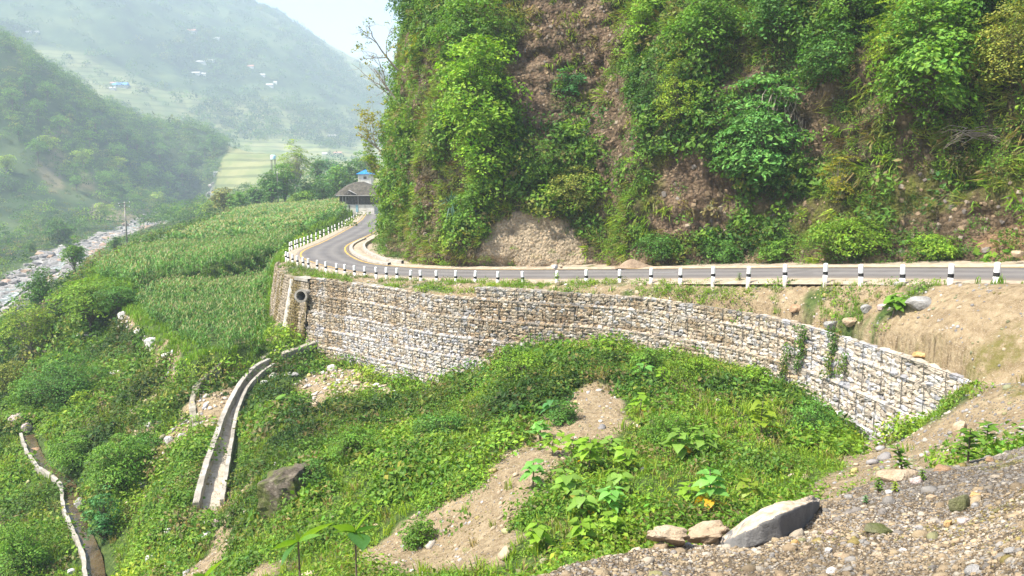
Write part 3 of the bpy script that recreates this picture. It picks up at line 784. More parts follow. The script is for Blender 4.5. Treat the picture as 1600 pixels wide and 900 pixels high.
def scatter_rocks(name, pos, Rm, sc, tints, mat, smooth=False, parent=None, kind="stuff", variants=RV, quads=BLKQ):
    n = len(pos); which = RNG.integers(0, len(variants), n); Vs, Qs, Cs = [], [], []; off = 0
    for k, tv in enumerate(variants):
        m_ = which == k
        if not m_.any(): continue
        V, Q = instance(tv, quads, pos[m_], Rm[m_], sc[m_]); Vs.append(V); Qs.append(Q + off); off += len(V)
        Cs.append(np.repeat(tints[m_], len(quads), 0))
    o = obj(name, np_mesh(name, np.concatenate(Vs), np.concatenate(Qs), None, mat, smooth, fcol=np.concatenate(Cs)), parent)
    if kind and parent is None: tag(o, kind=kind)
    return o
m, nt, b = new_mat("loose_stone"); p = gpos(nt)
c = mixc(nt, noise(nt, 9, 5, .7, p), (.55, .52, .48), (1.15, 1.12, 1.08))
c = mixc(nt, 1.0, attr(nt, "tint").outputs["Color"], c, 'MULTIPLY')
nt.links.new(c, b.inputs["Base Color"]); b.inputs["Roughness"].default_value = .85
bump(nt, b, noise(nt, 25, 5, .7, p), .02); STONE = m
STONECOL = np.array([[.52, .48, .42], [.60, .57, .52], [.44, .36, .26], [.36, .30, .22], [.30, .29, .29], [.50, .42, .30], [.40, .40, .41], [.56, .46, .33]])
def stone_tint(n, w=None, rng=RNG):
    w = np.ones(8) if w is None else np.array(w, float)
    return STONECOL[rng.choice(8, n, p=w / w.sum())] * rng.uniform(.75, 1.2, (n, 1))

# ------------------------------------------------------------------ gabion wall
m, nt, b = new_mat("packed_rubble"); p = gpos(nt)
nt.links.new(ramp(nt, noise(nt, 5, 5, .7, p), [(.3, (.20, .18, .15)), (.7, (.36, .33, .28))]), b.inputs["Base Color"]); RUB = m
m, nt, b = new_mat("galvanised_wire"); b.inputs["Base Color"].default_value = (.13, .125, .115, 1); b.inputs["Metallic"].default_value = .6; b.inputs["Roughness"].default_value = .6; WIRE = m
gabion = empty("gabion_wall", GLINE[len(GLINE) // 2] - [0, 0, 6], "long curved stepped wall of wire baskets packed with stone, holding up the road", "gabion wall")
def par(o, root):
    o.parent = root; o.matrix_parent_inverse = Matrix.Translation(-Vector(root.location)); return o
s740 = float(sG[np.argmin(np.abs(proj(GLINE)[0] - 742))])
SGL = sG[-1]
tiers = [(0.65, .05, s740)] + [(.05 - k, -.95 - k, 0.0) for k in range(6)]
for k, (zt, zb, s0) in enumerate(tiers):
    base_off = -.02 if k == 0 else -(.10 + .17 * (k - 1))
    L = offs(GLINE, base_off); Ls = sG
    T_ = np.gradient(L[:, :2], axis=0); T_ /= np.linalg.norm(T_, axis=1)[:, None]
    rowsn = int(round((zt - zb) / .15)); P, Rr, Sc, Tn = [], [], [], []
    rr = np.random.default_rng(40 + k)
    for r in range(rowsn):
        s = s0 + rr.uniform(0, .2)
        while s < SGL:
            w = rr.uniform(.09, .30) * (1.0 + .25 * sstep(28, 40, s)); h = .155 * rr.uniform(.75, 1.4)
            x = np.interp(s, Ls, L[:, 0]); y = np.interp(s, Ls, L[:, 1]); tx = np.interp(s, Ls, T_[:, 0]); ty = np.interp(s, Ls, T_[:, 1])
            z = zb + (r + .5) * .15 + rr.uniform(-.04, .04) + .04 * sin(s * .9 + k)
            P.append([x + ty * .0, y, z]); Rr.append(atan2(ty, tx)); Sc.append([w * .62, .15 * rr.uniform(.85, 1.15), h * .62])
            dirt = fbm(np.array(s / 3.1), np.array(z / 1.1 + k), 300, 3)
            wl = [1.3, 1.2, 1.5, 1.2, .7, 1.4, .6, 1.5] if k <= 2 else [2.4, 2.4, .9, .4, .9, .8, 1.5, 1.0]
            c = STONECOL[rr.choice(8, p=np.array(wl) / sum(wl))] * rr.uniform(.85, 1.25)
            if k <= 2 and s < 30: c = c * np.array([.97, .95, .89]) * (.98 - .12 * float(dirt > .15))
            if s > 31: c = c * np.array([1.0, 1.03, 1.08])
            if dirt > .3: c = c * np.array([.75, .66, .5])
            if abs(s - 17) < 3.5 and k in (1, 2, 3) and rr.random() < .6: c = c * np.array([.72, .62, .48])
            c = (c * .84 + np.array([.46, .45, .43]) * .16) * np.array([.97, .99, 1.03]); Tn.append(c); s += w
    # a layer along the ledge behind the face
    s = s0
    while s < SGL:
        w = rr.uniform(.18, .34); x = np.interp(s, Ls, L[:, 0]); y = np.interp(s, Ls, L[:, 1]); tx = np.interp(s, Ls, T_[:, 0]); ty = np.interp(s, Ls, T_[:, 1])
        for dd in (.22, .45):
            P.append([x - ty * dd, y + tx * dd, zt - .09 + .03 * sin(s * .9 + k)]); Rr.append(atan2(ty, tx)); Sc.append([w * .55, .15, .09]); Tn.append(STONECOL[rr.choice(8)] * rr.uniform(.5, .75))
        s += w
    P = np.array(P); Rm = rotz(np.array(Rr)) @ rand_rot(len(P), .0) if False else rotz(np.array(Rr) + rr.normal(0, .10, len(P)))
    tl = rr.normal(0, .2, len(P)); cc, ss = np.cos(tl), np.sin(tl); zz = 0 * tl; oo = zz + 1
    Rm = Rm @ np.stack([np.stack([cc, zz, ss], -1), np.stack([zz, oo, zz], -1), np.stack([-ss, zz, cc], -1)], -2)
    cr = scatter_rocks("gabion_course", P, Rm, np.array(Sc), np.array(Tn), STONE, parent=None, kind=None); par(cr, gabion)
    # rubble core of this course
    sel = Ls >= s0 - .01
    co = []
    for d, z in ((.06, zb), (.06, zt - .05), (1.0, zt - .05), (1.0, zb)):
        r = offs(L, d)[sel].copy(); r[:, 2] = z; co.append(r)
    core = obj("rubble_core", loft("rubble_core", co, RUB, smooth=False)); core.parent = cr; core.matrix_parent_inverse = cr.matrix_world.inverted()
    core.parent = cr; core.matrix_parent_inverse = Matrix.Identity(4)
    wb = MB(); fr = offs(L, -.17)
    for z in (zt + .02, zb + .04):
        q = fr[sel][::4].copy(); q[:, 2] = z; wb.tube(q, .012, 4, False)
    s = s0 + .2; step = 1.0
    while s < SGL:
        x = np.interp(s, Ls, fr[:, 0]); y = np.interp(s, Ls, fr[:, 1])
        wb.tube([[x, y, zb], [x, y, zt + .02]], .013 if int(round((s - s0 - .2) / .5)) % 2 == 0 else .006, 4, False); s += .5
    for zq in np.arange(zb + .25, zt - .1, .25):
        q = fr[sel][::4].copy(); q[:, 2] = zq; wb.tube(q, .005, 3, False)
    wo = wb.build("wire_mesh", WIRE); wo.parent = cr
# ------------------------------------------------------------------ masonry wall round the bend, pipe and aprons
MWp, sM = resample(chaikin(MW, 3), .2)
TM = np.gradient(MWp[:, :2], axis=0); TM /= np.linalg.norm(TM, axis=1)[:, None]
mas = empty("masonry_wall", MWp[len(MWp) // 2] - [0, 0, 5], "tall stained stone masonry wall rounding the outside of the road bend", "masonry wall")
rr = np.random.default_rng(77); P, Rr, Sc, Tn = [], [], [], []
zlow = -5.6
pipe_s = sM[-1] - 1.0; lime_s = float(sM[np.argmin(np.abs(proj(MWp)[0] - 459) + (MWp[:, 1] > 56) * 100)])
for r in range(int(5.5 / .17)):
    s = rr.uniform(0, .2); z = -.22 - r * .17; o_ = (-.22 - z) * .16
    while s < sM[-1]:
        w = rr.uniform(.12, .3)
        x = np.interp(s, sM, MWp[:, 0]); y = np.interp(s, sM, MWp[:, 1]); tx = np.interp(s, sM, TM[:, 0]); ty = np.interp(s, sM, TM[:, 1])
        P.append([x + ty * o_, y - tx * o_, z + rr.uniform(-.03, .03)]); Rr.append(atan2(ty, tx)); Sc.append([w * .55, .10 * rr.uniform(.6, 1.3), .095])
        c = np.array([.33, .285, .22]) * rr.uniform(.7, 1.3)
        st = vnoise(np.array(s / .55), np.array(z / 4.), 310)
        if st > .55: c = c * np.array([.62, .58, .38])
        if s > lime_s + .5 and st > .3: c = c * np.array([.62, .58, .40])
        Tn.append(c); s += w
P = np.array(P); Rm = rotz(np.array(Rr) + rr.normal(0, .08, len(P)))
ms = scatter_rocks("stone_facing", P, Rm, np.array(Sc), np.array(Tn), STONE, kind=None); par(ms, mas)
m, nt, b = new_mat("stained_mortar"); p = gpos(nt)
mp = nt.nodes.new("ShaderNodeMapping"); mp.inputs["Scale"].default_value = (3, 3, .5); nt.links.new(p, mp.inputs[0])
nt.links.new(ramp(nt, noise(nt, 1.0, 5, .7, mp.outputs[0]), [(.3, (.10, .09, .045)), (.5, (.22, .18, .12)), (.7, (.34, .29, .22))]), b.inputs["Base Color"]); bump(nt, b, noise(nt, 9, 5, .7, p), .04); MORT = m
co = []
for d, z in ((.9, -.1), (-.02, -.12), (-.02 - .16 * 5.2, -5.4), (.9, -5.5)):
    r = offs(MWp, d).copy(); r[:, 2] = z + (MWp[:, 2] + .15 if z > -1 else 0); co.append(r)
par(obj("mortar_body", loft("mortar_body", co, MORT, smooth=False)), mas)
m, nt, b = new_mat("lime_wash"); p = gpos(nt)
nt.links.new(ramp(nt, noise(nt, 4, 5, .7, p), [(.35, (.38, .34, .27)), (.6, (.62, .58, .5))]), b.inputs["Base Color"]); bump(nt, b, noise(nt, 12, 5, .7, p), .05); LIME = m
V = []
for i, t in enumerate(np.linspace(0, 1, 26)):
    z = -.2 - t * 4.9; o_ = (-.22 - z) * .16 + .13
    w = .17 + .10 * t + .07 * sin(i * 1.7) + .04 * sin(i * 3.1); sc_ = lime_s - .1 - .5 * t
    for e, oo in ((-1, -.1), (-.6, .03), (.6, .03), (1, -.1)):
        s = sc_ + e * w; x = np.interp(s, sM, MWp[:, 0]); y = np.interp(s, sM, MWp[:, 1]); tx = np.interp(s, sM, TM[:, 0]); ty = np.interp(s, sM, TM[:, 1])
        V.append([x + ty * (o_ + oo), y - tx * (o_ + oo), z])
par(obj("lime_streak", np_mesh("lime_streak", V, grid_quads(26, 4), None, LIME, True)), mas)
m, nt, b = new_mat("grey_concrete"); p = gpos(nt)
n = noise(nt, 1.4, 7, .68, p)
nt.links.new(ramp(nt, n, [(.3, (.15, .135, .10)), (.45, (.29, .265, .22)), (.68, (.46, .43, .38))]), b.inputs["Base Color"]); bump(nt, b, noise(nt, 14, 5, .7, p), .03); CONC = m
m, nt, b = new_mat("old_concrete"); p = gpos(nt)
nt.links.new(ramp(nt, noise(nt, 2.4, 7, .7, p), [(.3, (.12, .11, .075)), (.5, (.26, .235, .18)), (.7, (.42, .385, .32))]), b.inputs["Base Color"]); bump(nt, b, noise(nt, 10, 6, .7, p), .06); OLDC = m
cp = []
q = MWp[sM > lime_s + .3]
for d, z in ((-.16, -.12), (-.16, .06), (.6, .08), (.6, -.12)):
    r = offs(q, d).copy(); r[:, 2] += z; cp.append(r)
cp.append(cp[0].copy()); par(obj("coping", loft("coping", cp, CONC, smooth=False)), mas)
# pipe
pp = np.array([at(480.5, 461, 49.4), at(470, 462.5, 48.3)]); d = (pp[1] - pp[0]); d /= np.linalg.norm(d)
mb = MB(); mb.tube([pp[0] - d * .8, pp[1]], .36, 20, False); mb.tube([pp[1] - d * .18, pp[1] + d * .01], .42, 20, False)
mb.tube([pp[1] + d * .01, pp[0] - d * .8], .29, 20, False)
# annular mouth
a = np.cross(d, [0, 0, 1.0]); a /= np.linalg.norm(a); bb = np.cross(d, a); an = np.linspace(0, 2 * pi, 21)[:-1]
ring = np.concatenate([pp[1] + d * .01 + r * (np.cos(an)[:, None] * a + np.sin(an)[:, None] * bb) for r in (.29, .42)])
mb.add(ring, [[i, (i + 1) % 20, 20 + (i + 1) % 20, 20 + i] for i in range(20)])
pipe = mb.build("drain_pipe", CONC, smooth=False); par(pipe, mas)

def beam(name, pts, w, h, mat, label, cat, parent=None, wob=.03):
    """a wall or kerb following ground points: top given, width w, depth h, slightly uneven"""
    P, s = resample(chaikin(np.array(pts), 2), .35); rw = []
    for d, z in ((-w / 2, -h), (-w / 2 * .96, -.03), (-w / 2 * .8, 0), (w / 2 * .8, 0), (w / 2 * .96, -.03), (w / 2, -h)):
        r = offs(P, d).copy(); r[:, 2] += z + wob * fbm(r[:, 0] * 2.0, r[:, 1] * 2.0, 7, 3)
        r[:, 0] += wob * fbm(s * 1.7, s * 0 + d * 3, 8, 3); rw.append(r)
    n = len(P); V = np.stack(rw, 0).reshape(-1, 3); Q = grid_quads(6, n)
    caps = [[0, n, 2 * n, 3 * n], [0, 3 * n, 4 * n, 5 * n], [n - 1, 4 * n - 1, 3 * n - 1, 2 * n - 1], [n - 1, 6 * n - 1, 5 * n - 1, 4 * n - 1]]
    o = obj(name, np_mesh(name, V, np.r_[Q, caps], None, mat, False), parent)
    if label: tag(o, label, cat)
    return o
beam("concrete_apron", [at(404, 558, 47.2) , at(430, 543, 48.2), at(461, 528, 49.4)], .75, 1.6, OLDC, "shorter mossy concrete block beam at the foot of the masonry wall", "concrete beam", wob=.08)
beam("concrete_apron", [at(440, 551, 46.8), at(466, 542, 47.2), at(492, 533, 47.6)], .6, 1.6, OLDC, "longer concrete beam running into the base of the gabion wall below the pipe", "concrete beam", wob=.05)

# ------------------------------------------------------------------ drainage chute
ch = empty("drainage_chute", ground(345, 710), "long curved open concrete drainage chute running down the grassy slope below the pipe", "drainage chute")
def gz_pts(L, up):
    out = []
    for x, y, Y in L: out.append(at(x, y, Y))
    return out
lw = CH_L
rw_ = CH_R
a = beam("side_wall", lw, .28, 1.5, CONC, None, None); par(a, ch); tag(a, label="taller left wall of the chute, dark on its inner face")
a = beam("side_wall", rw_, .20, 1.3, CONC, None, None); par(a, ch); tag(a, label="lower right wall of the chute, half overgrown")
Lp, _ = resample(chaikin(np.array(lw), 2), .35); Rp = np.stack([np.interp(np.linspace(0, 1, len(Lp)), np.linspace(0, 1, 400), resample(chaikin(np.array(rw_), 2), .01)[0][:, k][np.linspace(0, len(resample(chaikin(np.array(rw_), 2), .01)[0]) - 1, 400).astype(int)]) for k in range(3)], 1)
fl = []
for t in (.08, .35, .65, .92):
    r = Lp * (1 - t) + Rp * t; r = r.copy(); r[:, 2] = Lp[:, 2] * (1 - t) + Rp[:, 2] * t - .40 + .05 * fbm(r[:, 0] * 2, r[:, 1] * 2, 5, 3) - .03 * (np.arange(len(r)) % 4 == 0); fl.append(r)
e0 = [r.copy() for r in fl]
m, nt, b = new_mat("silted_concrete"); p = gpos(nt)
nt.links.new(ramp(nt, noise(nt, 3, 7, .7, p), [(.3, (.28, .235, .17)), (.5, (.46, .40, .31)), (.7, (.58, .53, .43))]), b.inputs["Base Color"]); bump(nt, b, noise(nt, 9, 6, .7, p), .08); SILT = m
par(obj("chute_floor", loft("chute_floor", fl, SILT)), ch)
end = [r[-1] for r in fl]; V = np.array(end + [e - [0, 0, .9] for e in end]); par(obj("end_lip", np_mesh("end_lip", V + [0, -.01, 0], [[0, 1, 5, 4], [1, 2, 6, 5], [2, 3, 7, 6]], None, OLDC)), ch)
_w = (Rp - Lp)[:, :2]; _w /= np.linalg.norm(_w, axis=1)[:, None]
CHUTE = [tuple(p) for p in Lp[:, :2] - _w * .45] + [tuple(p) for p in (Rp[:, :2] + _w * .45)[::-1]]
# old dry channel wall left of the chute
beam("stone_channel", [ground(x, y) + [0, 0, .22] for x, y in ((344, 577), (325, 588), (309, 605), (301, 625), (300, 650), (307, 672))], .34, .7, OLDC, "short curved strip of weathered concrete channel wall left of the big chute", "channel wall", wob=.12)
# irrigation canal
CW = list(CANW)
m, nt, b = new_mat("canal_water"); p = gpos(nt)
nt.links.new(ramp(nt, noise(nt, 1.2, 4, .6, p), [(.4, (.055, .038, .02)), (.6, (.10, .07, .035))]), b.inputs["Base Color"]); b.inputs["Roughness"].default_value = .15; b.inputs["Specular IOR Level"].default_value = .5
bump(nt, b, noise(nt, 6, 3, .5, p), .02); WAT = m
beam("canal_wall", CW, .17, 1.2, CONC, "thin winding concrete wall of the irrigation channel at the lower left", "canal wall", wob=.06)
cw, _ = resample(chaikin(np.array(CW), 2), .5); wtr = []
for d in (.08, .35, .7):
    r = offs(cw, d).copy(); r[:, 2] -= .22; wtr.append(r)
CWALL = cw
tag(obj("canal_water", loft("canal_water", wtr, WAT)), kind="structure")

# ------------------------------------------------------------------ bollards
m, nt, b = new_mat("white_paint"); p = gpos(nt)
tc = nt.nodes.new('ShaderNodeTexCoord'); sz = nt.nodes.new('ShaderNodeSeparateXYZ'); nt.links.new(tc.outputs['Object'], sz.inputs[0])
dirt_ = ramp(nt, mth(nt, 'ADD', mth(nt, 'MULTIPLY', sz.outputs[2], 1.6), mth(nt, 'MULTIPLY', noise(nt, 5, 5, .7, p), .9)), [(.45, (1, 1, 1)), (.85, (0, 0, 0))])
nt.links.new(mixc(nt, mth(nt, 'MULTIPLY', dirt_, .75), ramp(nt, noise(nt, 5, 6, .7, p), [(.3, (.38, .36, .32)), (.44, (.74, .73, .70)), (.8, (.82, .82, .80))]), (.36, .30, .22)), b.inputs["Base Color"]); WHT = m
m, nt, b = new_mat("black_paint"); p = gpos(nt)
nt.links.new(ramp(nt, noise(nt, 8, 6, .7, p), [(.4, (.012, .012, .013)), (.7, (.05, .048, .045))]), b.inputs["Base Color"]); BLK = m
def lathe(mb, prof, n=14, bot=True):
    V = []; an = np.linspace(0, 2 * pi, n, endpoint=False)
    for r, z in prof: V.append(np.c_[r * np.cos(an), r * np.sin(an), np.full(n, z)])
    V = np.concatenate(V); Q = [[i * n + j, i * n + (j + 1) % n, (i + 1) * n + (j + 1) % n, (i + 1) * n + j] for i in range(len(prof) - 1) for j in range(n)]
    k = len(V); V = np.r_[V, [[0, 0, prof[-1][1]]]]; mb.add(V, Q, [[k, (len(prof) - 1) * n + j, (len(prof) - 1) * n + (j + 1) % n] for j in range(n)])
bm_ = MB(); lathe(bm_, [(.088, -.4), (.088, .26)]); lathe(bm_, [(.086, .25), (.086, .40)]); lathe(bm_, [(.088, .39), (.086, .66), (.076, .70), (.04, .715)])
post_me = np_mesh("post", np.concatenate(bm_.V), np.concatenate(bm_.Q), np.concatenate(bm_.T), WHT, True)
bb_ = MB(); lathe(bb_, [(.0905, .26), (.0905, .39)]); band_me = np_mesh("black_band", np.concatenate(bb_.V), np.concatenate(bb_.Q), None, BLK, True)
BNEAR = [447.5, 451, 457.5, 465.5, 474, 482, 495.5, 509.5, 526, 539, 554.5, 570, 588, 604, 620.5, 641, 658, 682.5, 712, 742, 778, 817, 869.5, 916, 968, 1017, 1063, 1114, 1169, 1226.5, 1289, 1345, 1410, 1484, 1555, 1640, 1740]
BFAR = [(557.5, 336), (553, 341), (550, 345), (546, 348), (542.5, 351), (539.5, 354), (535, 356), (530, 358.5), (524, 361), (519.5, 364), (514, 366), (507, 369), (500.5, 372), (494, 375), (487.5, 378), (481, 381.5), (475.5, 384.5), (470, 387.5), (465.5, 391), (461, 394), (457, 398), (453, 402)]
BNrow = {641: 449, 658: 449.5, 682.5: 450.5, 712: 453.5, 742: 451, 778: 447, 817: 446, 869.5: 445, 916: 442, 968: 445.5, 1017: 442, 1063: 443, 1114: 441, 1169: 442, 1226.5: 440, 1289: 440, 1345: 443, 1410: 445.6, 1484: 446.5, 1555: 447}
BLINE = offs(ROUT, -1.05); bpx, bpy_ = proj(BLINE)
nearleg = (BLINE[:, 1] < 66)
turn = int(np.argmin(bpx))      # leftmost point of the bend
spots = []
for x in BNEAR:
    idx = np.arange(turn, len(BLINE)); idx = idx[(np.diff(np.r_[bpx[turn] - 1, bpx[idx]]) > 0)]
    if x < bpx[idx[0]] - 2: continue
    q = np.array([np.interp(x, bpx[idx], BLINE[idx, c_]) for c_ in range(3)])
    if x in BNrow:
        q2 = at(x, BNrow[x], q[1]); q = q2
    q[2] = max(q[2], float(H(q[0], q[1])) - .04); spots.append(q)
kk = []
for x, y in BFAR:
    idx = np.arange(0, turn); k = idx[np.argmin(np.abs(bpx[idx] - x) + np.abs(bpy_[idx] - y) * .7)]; kk.append(k)
for k in sorted(set(kk)):
    spots.append(BLINE[k].copy())
ORD = ["first", "second", "third", "fourth", "fifth", "sixth", "seventh", "eighth", "ninth", "tenth", "eleventh", "twelfth", "thirteenth", "fourteenth", "fifteenth", "sixteenth", "seventeenth", "eighteenth", "nineteenth", "twentieth",
       "twenty-first", "twenty-second", "twenty-third", "twenty-fourth", "twenty-fifth", "twenty-sixth", "twenty-seventh", "twenty-eighth", "twenty-ninth", "thirtieth", "thirty-first", "thirty-second", "thirty-third", "thirty-fourth", "thirty-fifth", "thirty-sixth", "thirty-seventh", "thirty-eighth", "thirty-ninth", "fortieth"]
nn = len([s for s in spots if s is not None])
near_sp = [s for s in spots if True][:len(spots) - len(set(kk))]; far_sp = spots[len(near_sp):]
# leave out what stands outside the frame
near_sp = [q for q in near_sp if proj(q)[0] < 1598]
near_sp = sorted(near_sp, key=lambda q: -proj(q)[0])
far_sp = sorted(far_sp, key=lambda q: q[1])
# drop far ones that double the near ones at the turn
far_sp = [q for q in far_sp if min(np.hypot(q[0] - w[0], q[1] - w[1]) for w in near_sp) > 1.0]
BRR = np.random.default_rng(5)
for grp, L in (("n", near_sp), ("f", far_sp)):
    for i, q in enumerate(L):
        lab = ("banded white bollard, %s from the right, above gabion wall" % ORD[i]) if grp == "n" else ("banded white bollard, %s beyond the road bend" % ORD[i])
        e = empty("bollard", q, lab, "bollard", "bollards along the outer edge of the road", BRR.uniform(0, 6)); e.rotation_euler[0] = BRR.normal(0, .035); e.rotation_euler[1] = BRR.normal(0, .035)
        obj("post", post_me, e); obj("black_band", band_me, e)
# ------------------------------------------------------------------ leaf clump templates
def clump_template(n, ls, seed, flat=.8, asp=.62, up=.5, shell=.45):
    r = np.random.default_rng(seed)
    d = r.normal(size=(n, 3)); d[:, 2] = np.abs(d[:, 2]) * 1.0 - .15; d /= np.linalg.norm(d, axis=1)[:, None]
    rad = shell + (1 - shell) * r.random(n) ** .6
    c = d * rad[:, None] * [1, 1, flat]
    nrm = d * (1 - up) + np.array([0, 0, up]) + r.normal(size=(n, 3)) * .45
    Fm = frame_from(nrm, r.uniform(0, 2 * pi, n), r)
    s = ls * r.uniform(.6, 1.3, n)
    tv = np.array([[-.5, 0, 0], [0, -asp / 2, .06], [.55, 0, -.05], [0, asp / 2, .06]])
    return instance(tv, np.array([[0, 1, 2, 3]]), c, Fm, s)
def grass_template(n, seed, w=.035, droop=.5):
    r = np.random.default_rng(seed); V, Q = [], []
    for i in range(n):
        a = r.uniform(0, 2 * pi); l = r.uniform(.5, 1.1); lean = r.uniform(.1, .7); bx, by = r.normal(0, .22, 2); c, s = cos(a), sin(a); ww = w * r.uniform(.7, 1.4)
        p = [np.array([bx, by, 0]), np.array([bx + c * lean * .4 * l, by + s * lean * .4 * l, .62 * l]), np.array([bx + c * lean * l, by + s * lean * l, l * (1 - droop * lean * .6)])]
        o = np.array([-s, c, 0]) * ww; k = len(V)
        V += [p[0] - o, p[0] + o, p[1] + o * .8, p[1] - o * .8, p[2] + o * .1, p[2] - o * .1]; Q += [[k, k + 1, k + 2, k + 3], [k + 3, k + 2, k + 4, k + 5]]
    return np.array(V), np.array(Q)
T_FINE = [clump_template(70, .20, 10 + i) for i in range(5)]
T_MED = [clump_template(44, .30, 30 + i) for i in range(5)]
T_COARSE = [clump_template(30, .42, 50 + i, .75) for i in range(5)]
T_GRASS = [grass_template(16, 70 + i) for i in range(5)]
T_DENSE = [clump_template(150, .15, 150 + i, .8) for i in range(4)]
T_TINY = [clump_template(12, .55, 90 + i, .8) for i in range(5)]
T_STALK = [clump_template(34, .17, 110 + i, 1.7, .45, .3, .2) for i in range(4)]
class Soup:
    def __init__(s): s.V = []; s.Q = []; s.C = []; s.n = 0
    def put(s, temps, pos, up, sc, tint, rng=RNG, lv=.28, tilt=None, hue=.12):
        n = len(pos)
        if n == 0: return
        pos = np.asarray(pos, float); sc = np.asarray(sc, float)
        if sc.ndim == 0: sc = np.full(n, float(sc))
        if sc.ndim == 1: sc = np.repeat(sc[:, None], 3, 1)
        tint = np.broadcast_to(tint, (n, 3)); up = np.broadcast_to(up, (n, 3)).astype(float)
        which = rng.integers(0, len(temps), n)
        for k, (tv, tq) in enumerate(temps):
            m_ = which == k
            if not m_.any(): continue
            Fm = frame_from(up[m_], None, rng)
            V, Q = instance(tv, tq, pos[m_], Fm, sc[m_]); s.V.append(V); s.Q.append(Q + s.n); s.n += len(V)
            nl = len(tq); c = np.repeat(tint[m_], nl, 0); b_ = rng.uniform(1 - lv, 1 + lv, (len(c), 1)); h = rng.normal(0, hue, (len(c), 1))
            s.C.append(np.clip(c * b_ * np.concatenate([1 + h, 1 + 0 * h, 1 - h * .5], 1), .004, .9))
    def build(s, name, mat=None, parent=None, kind="stuff"):
        o = obj(name, np_mesh(name, np.concatenate(s.V), np.concatenate(s.Q), None, mat or FOL, False, fcol=np.concatenate(s.C)), parent)
        if kind and parent is None: tag(o, kind=kind)
        return o
G = {k: np.array(v) for k, v in dict(
    lime=(.31, .42, .04), bright=(.20, .335, .03), mid=(.125, .24, .028), deep=(.07, .155, .026), dark=(.035, .085, .018), teal=(.075, .205, .06), olive=(.22, .25, .045), straw=(.30, .25, .10), yellow=(.38, .36, .03), corn=(.15, .31, .065), brown=(.16, .11, .05)).items()}
def pal(names, w, n, rng=RNG):
    return np.array([G[k] for k in names])[rng.choice(len(names), n, p=np.array(w) / sum(w))]
_hx = (H(GX + .3, GY) - H(GX - .3, GY)) / .6; _hy = (H(GX, GY + .3) - H(GX, GY - .3)) / .6
cellA = GY * GY * (lg[1] - lg[0]) * (ug[1] - ug[0]) * np.minimum(np.sqrt(1 + _hx ** 2 + _hy ** 2), 4)
def scatter_ground(dens, rng=RNG):
    """dens: density per square metre on the grid -> random points on the ground with normals"""
    lam = dens * cellA; cnt = rng.poisson(np.clip(lam, 0, 50)); cnt[-1, :] = 0; cnt[:, -1] = 0
    i, j = np.nonzero(cnt); k = np.repeat(np.arange(len(i)), cnt[i, j]); i = i[k]; j = j[k]
    a = rng.random(len(i)); b_ = rng.random(len(i)); u = ug[i] + a * (ug[1] - ug[0]); y = np.exp(lg[j] + b_ * (lg[1] - lg[0])); x = u * y
    z = H(x, y); e = np.maximum(.15, y * .01)
    nx = -(H(x + e, y) - H(x - e, y)) / (2 * e); ny = -(H(x, y + e) - H(x, y - e)) / (2 * e)
    nn_ = np.stack([nx, ny, np.ones_like(nx)], -1); nn_ /= np.linalg.norm(nn_, axis=1)[:, None]
    return np.stack([x, y, z], -1), nn_, i, j
chin = np.zeros(GX.shape, bool); m_ = (GY > 24) & (GY < 52) & (GX < -8)
chin[m_] = inpoly(GX[m_], GY[m_], CHUTE)
dcan = np.full(GX.shape, 99.); qd, qs = pdist(GX[m_], GY[m_], [tuple(p[:2]) for p in CWALL], False); dcan[m_] = np.where(qs > 0, np.maximum(0, qd - .95), np.maximum(0, qd - .1))
inroad_all = np.zeros(GX.shape, bool); inroad_all[mm] = inpoly(GX[mm], GY[mm], ROADPOLY)
FOV = (np.abs(GX / GY) < .78)
# strip occupied by walls
wallz = np.zeros(GX.shape, bool); wallz[mm] = (np.abs(dwl[mm] + .9) < 1.0) & (GY[mm] < 66) & (GX[mm] < 13.2) & (GY[mm] > 20.8)
free = FOV & ~inroad_all & ~chin & (dcan > .15) & (gravel < .5) & ((dro_all > .9) | ~onbench)
underwall = (dwl > -1.0) & (dwl < .55) & (GY < 66) & (GX < 12.6) & (GY > 20.8) & mm
cliffy = onbench & (pdistz(GX, GY, RINN[::6])[1] > -9) & False
lownz = vnoise(GX / 4.5, GY / 4.5, 401); mednz = vnoise(GX / 1.5, GY / 1.5, 402); sp = vnoise(GX / 7, GY / 7, 403)
wild = free & ~INUP & ~INLO & VIS & ~onbench & ~underwall
def tint_at(i, j, rng=RNG):
    """species colour by patches: light grass, herbs, dark shrubs"""
    n = len(i); v = lownz[i, j] * .5 + mednz[i, j] * .35 + rng.random(n) * .3 - .13
    order = ['lime', 'bright', 'bright', 'mid', 'mid', 'deep', 'deep', 'dark']
    c = np.array([G[k] for k in order]); x = np.clip((v - .12) / .9 * 7.99, 0, 7.99)
    k = x.astype(int); t = (x - k)[:, None]; out = c[k] * (1 - t) + c[np.minimum(k + 1, 7)] * t
    q = rng.random(n); out[q < .06] = G['straw'] * .8; out[(q > .06) & (q < .16)] = G['olive']; dk = lownz[i, j] + .3 * (rng.random(n) - .5) > .66; out[dk] = out[dk] * .6
    return out
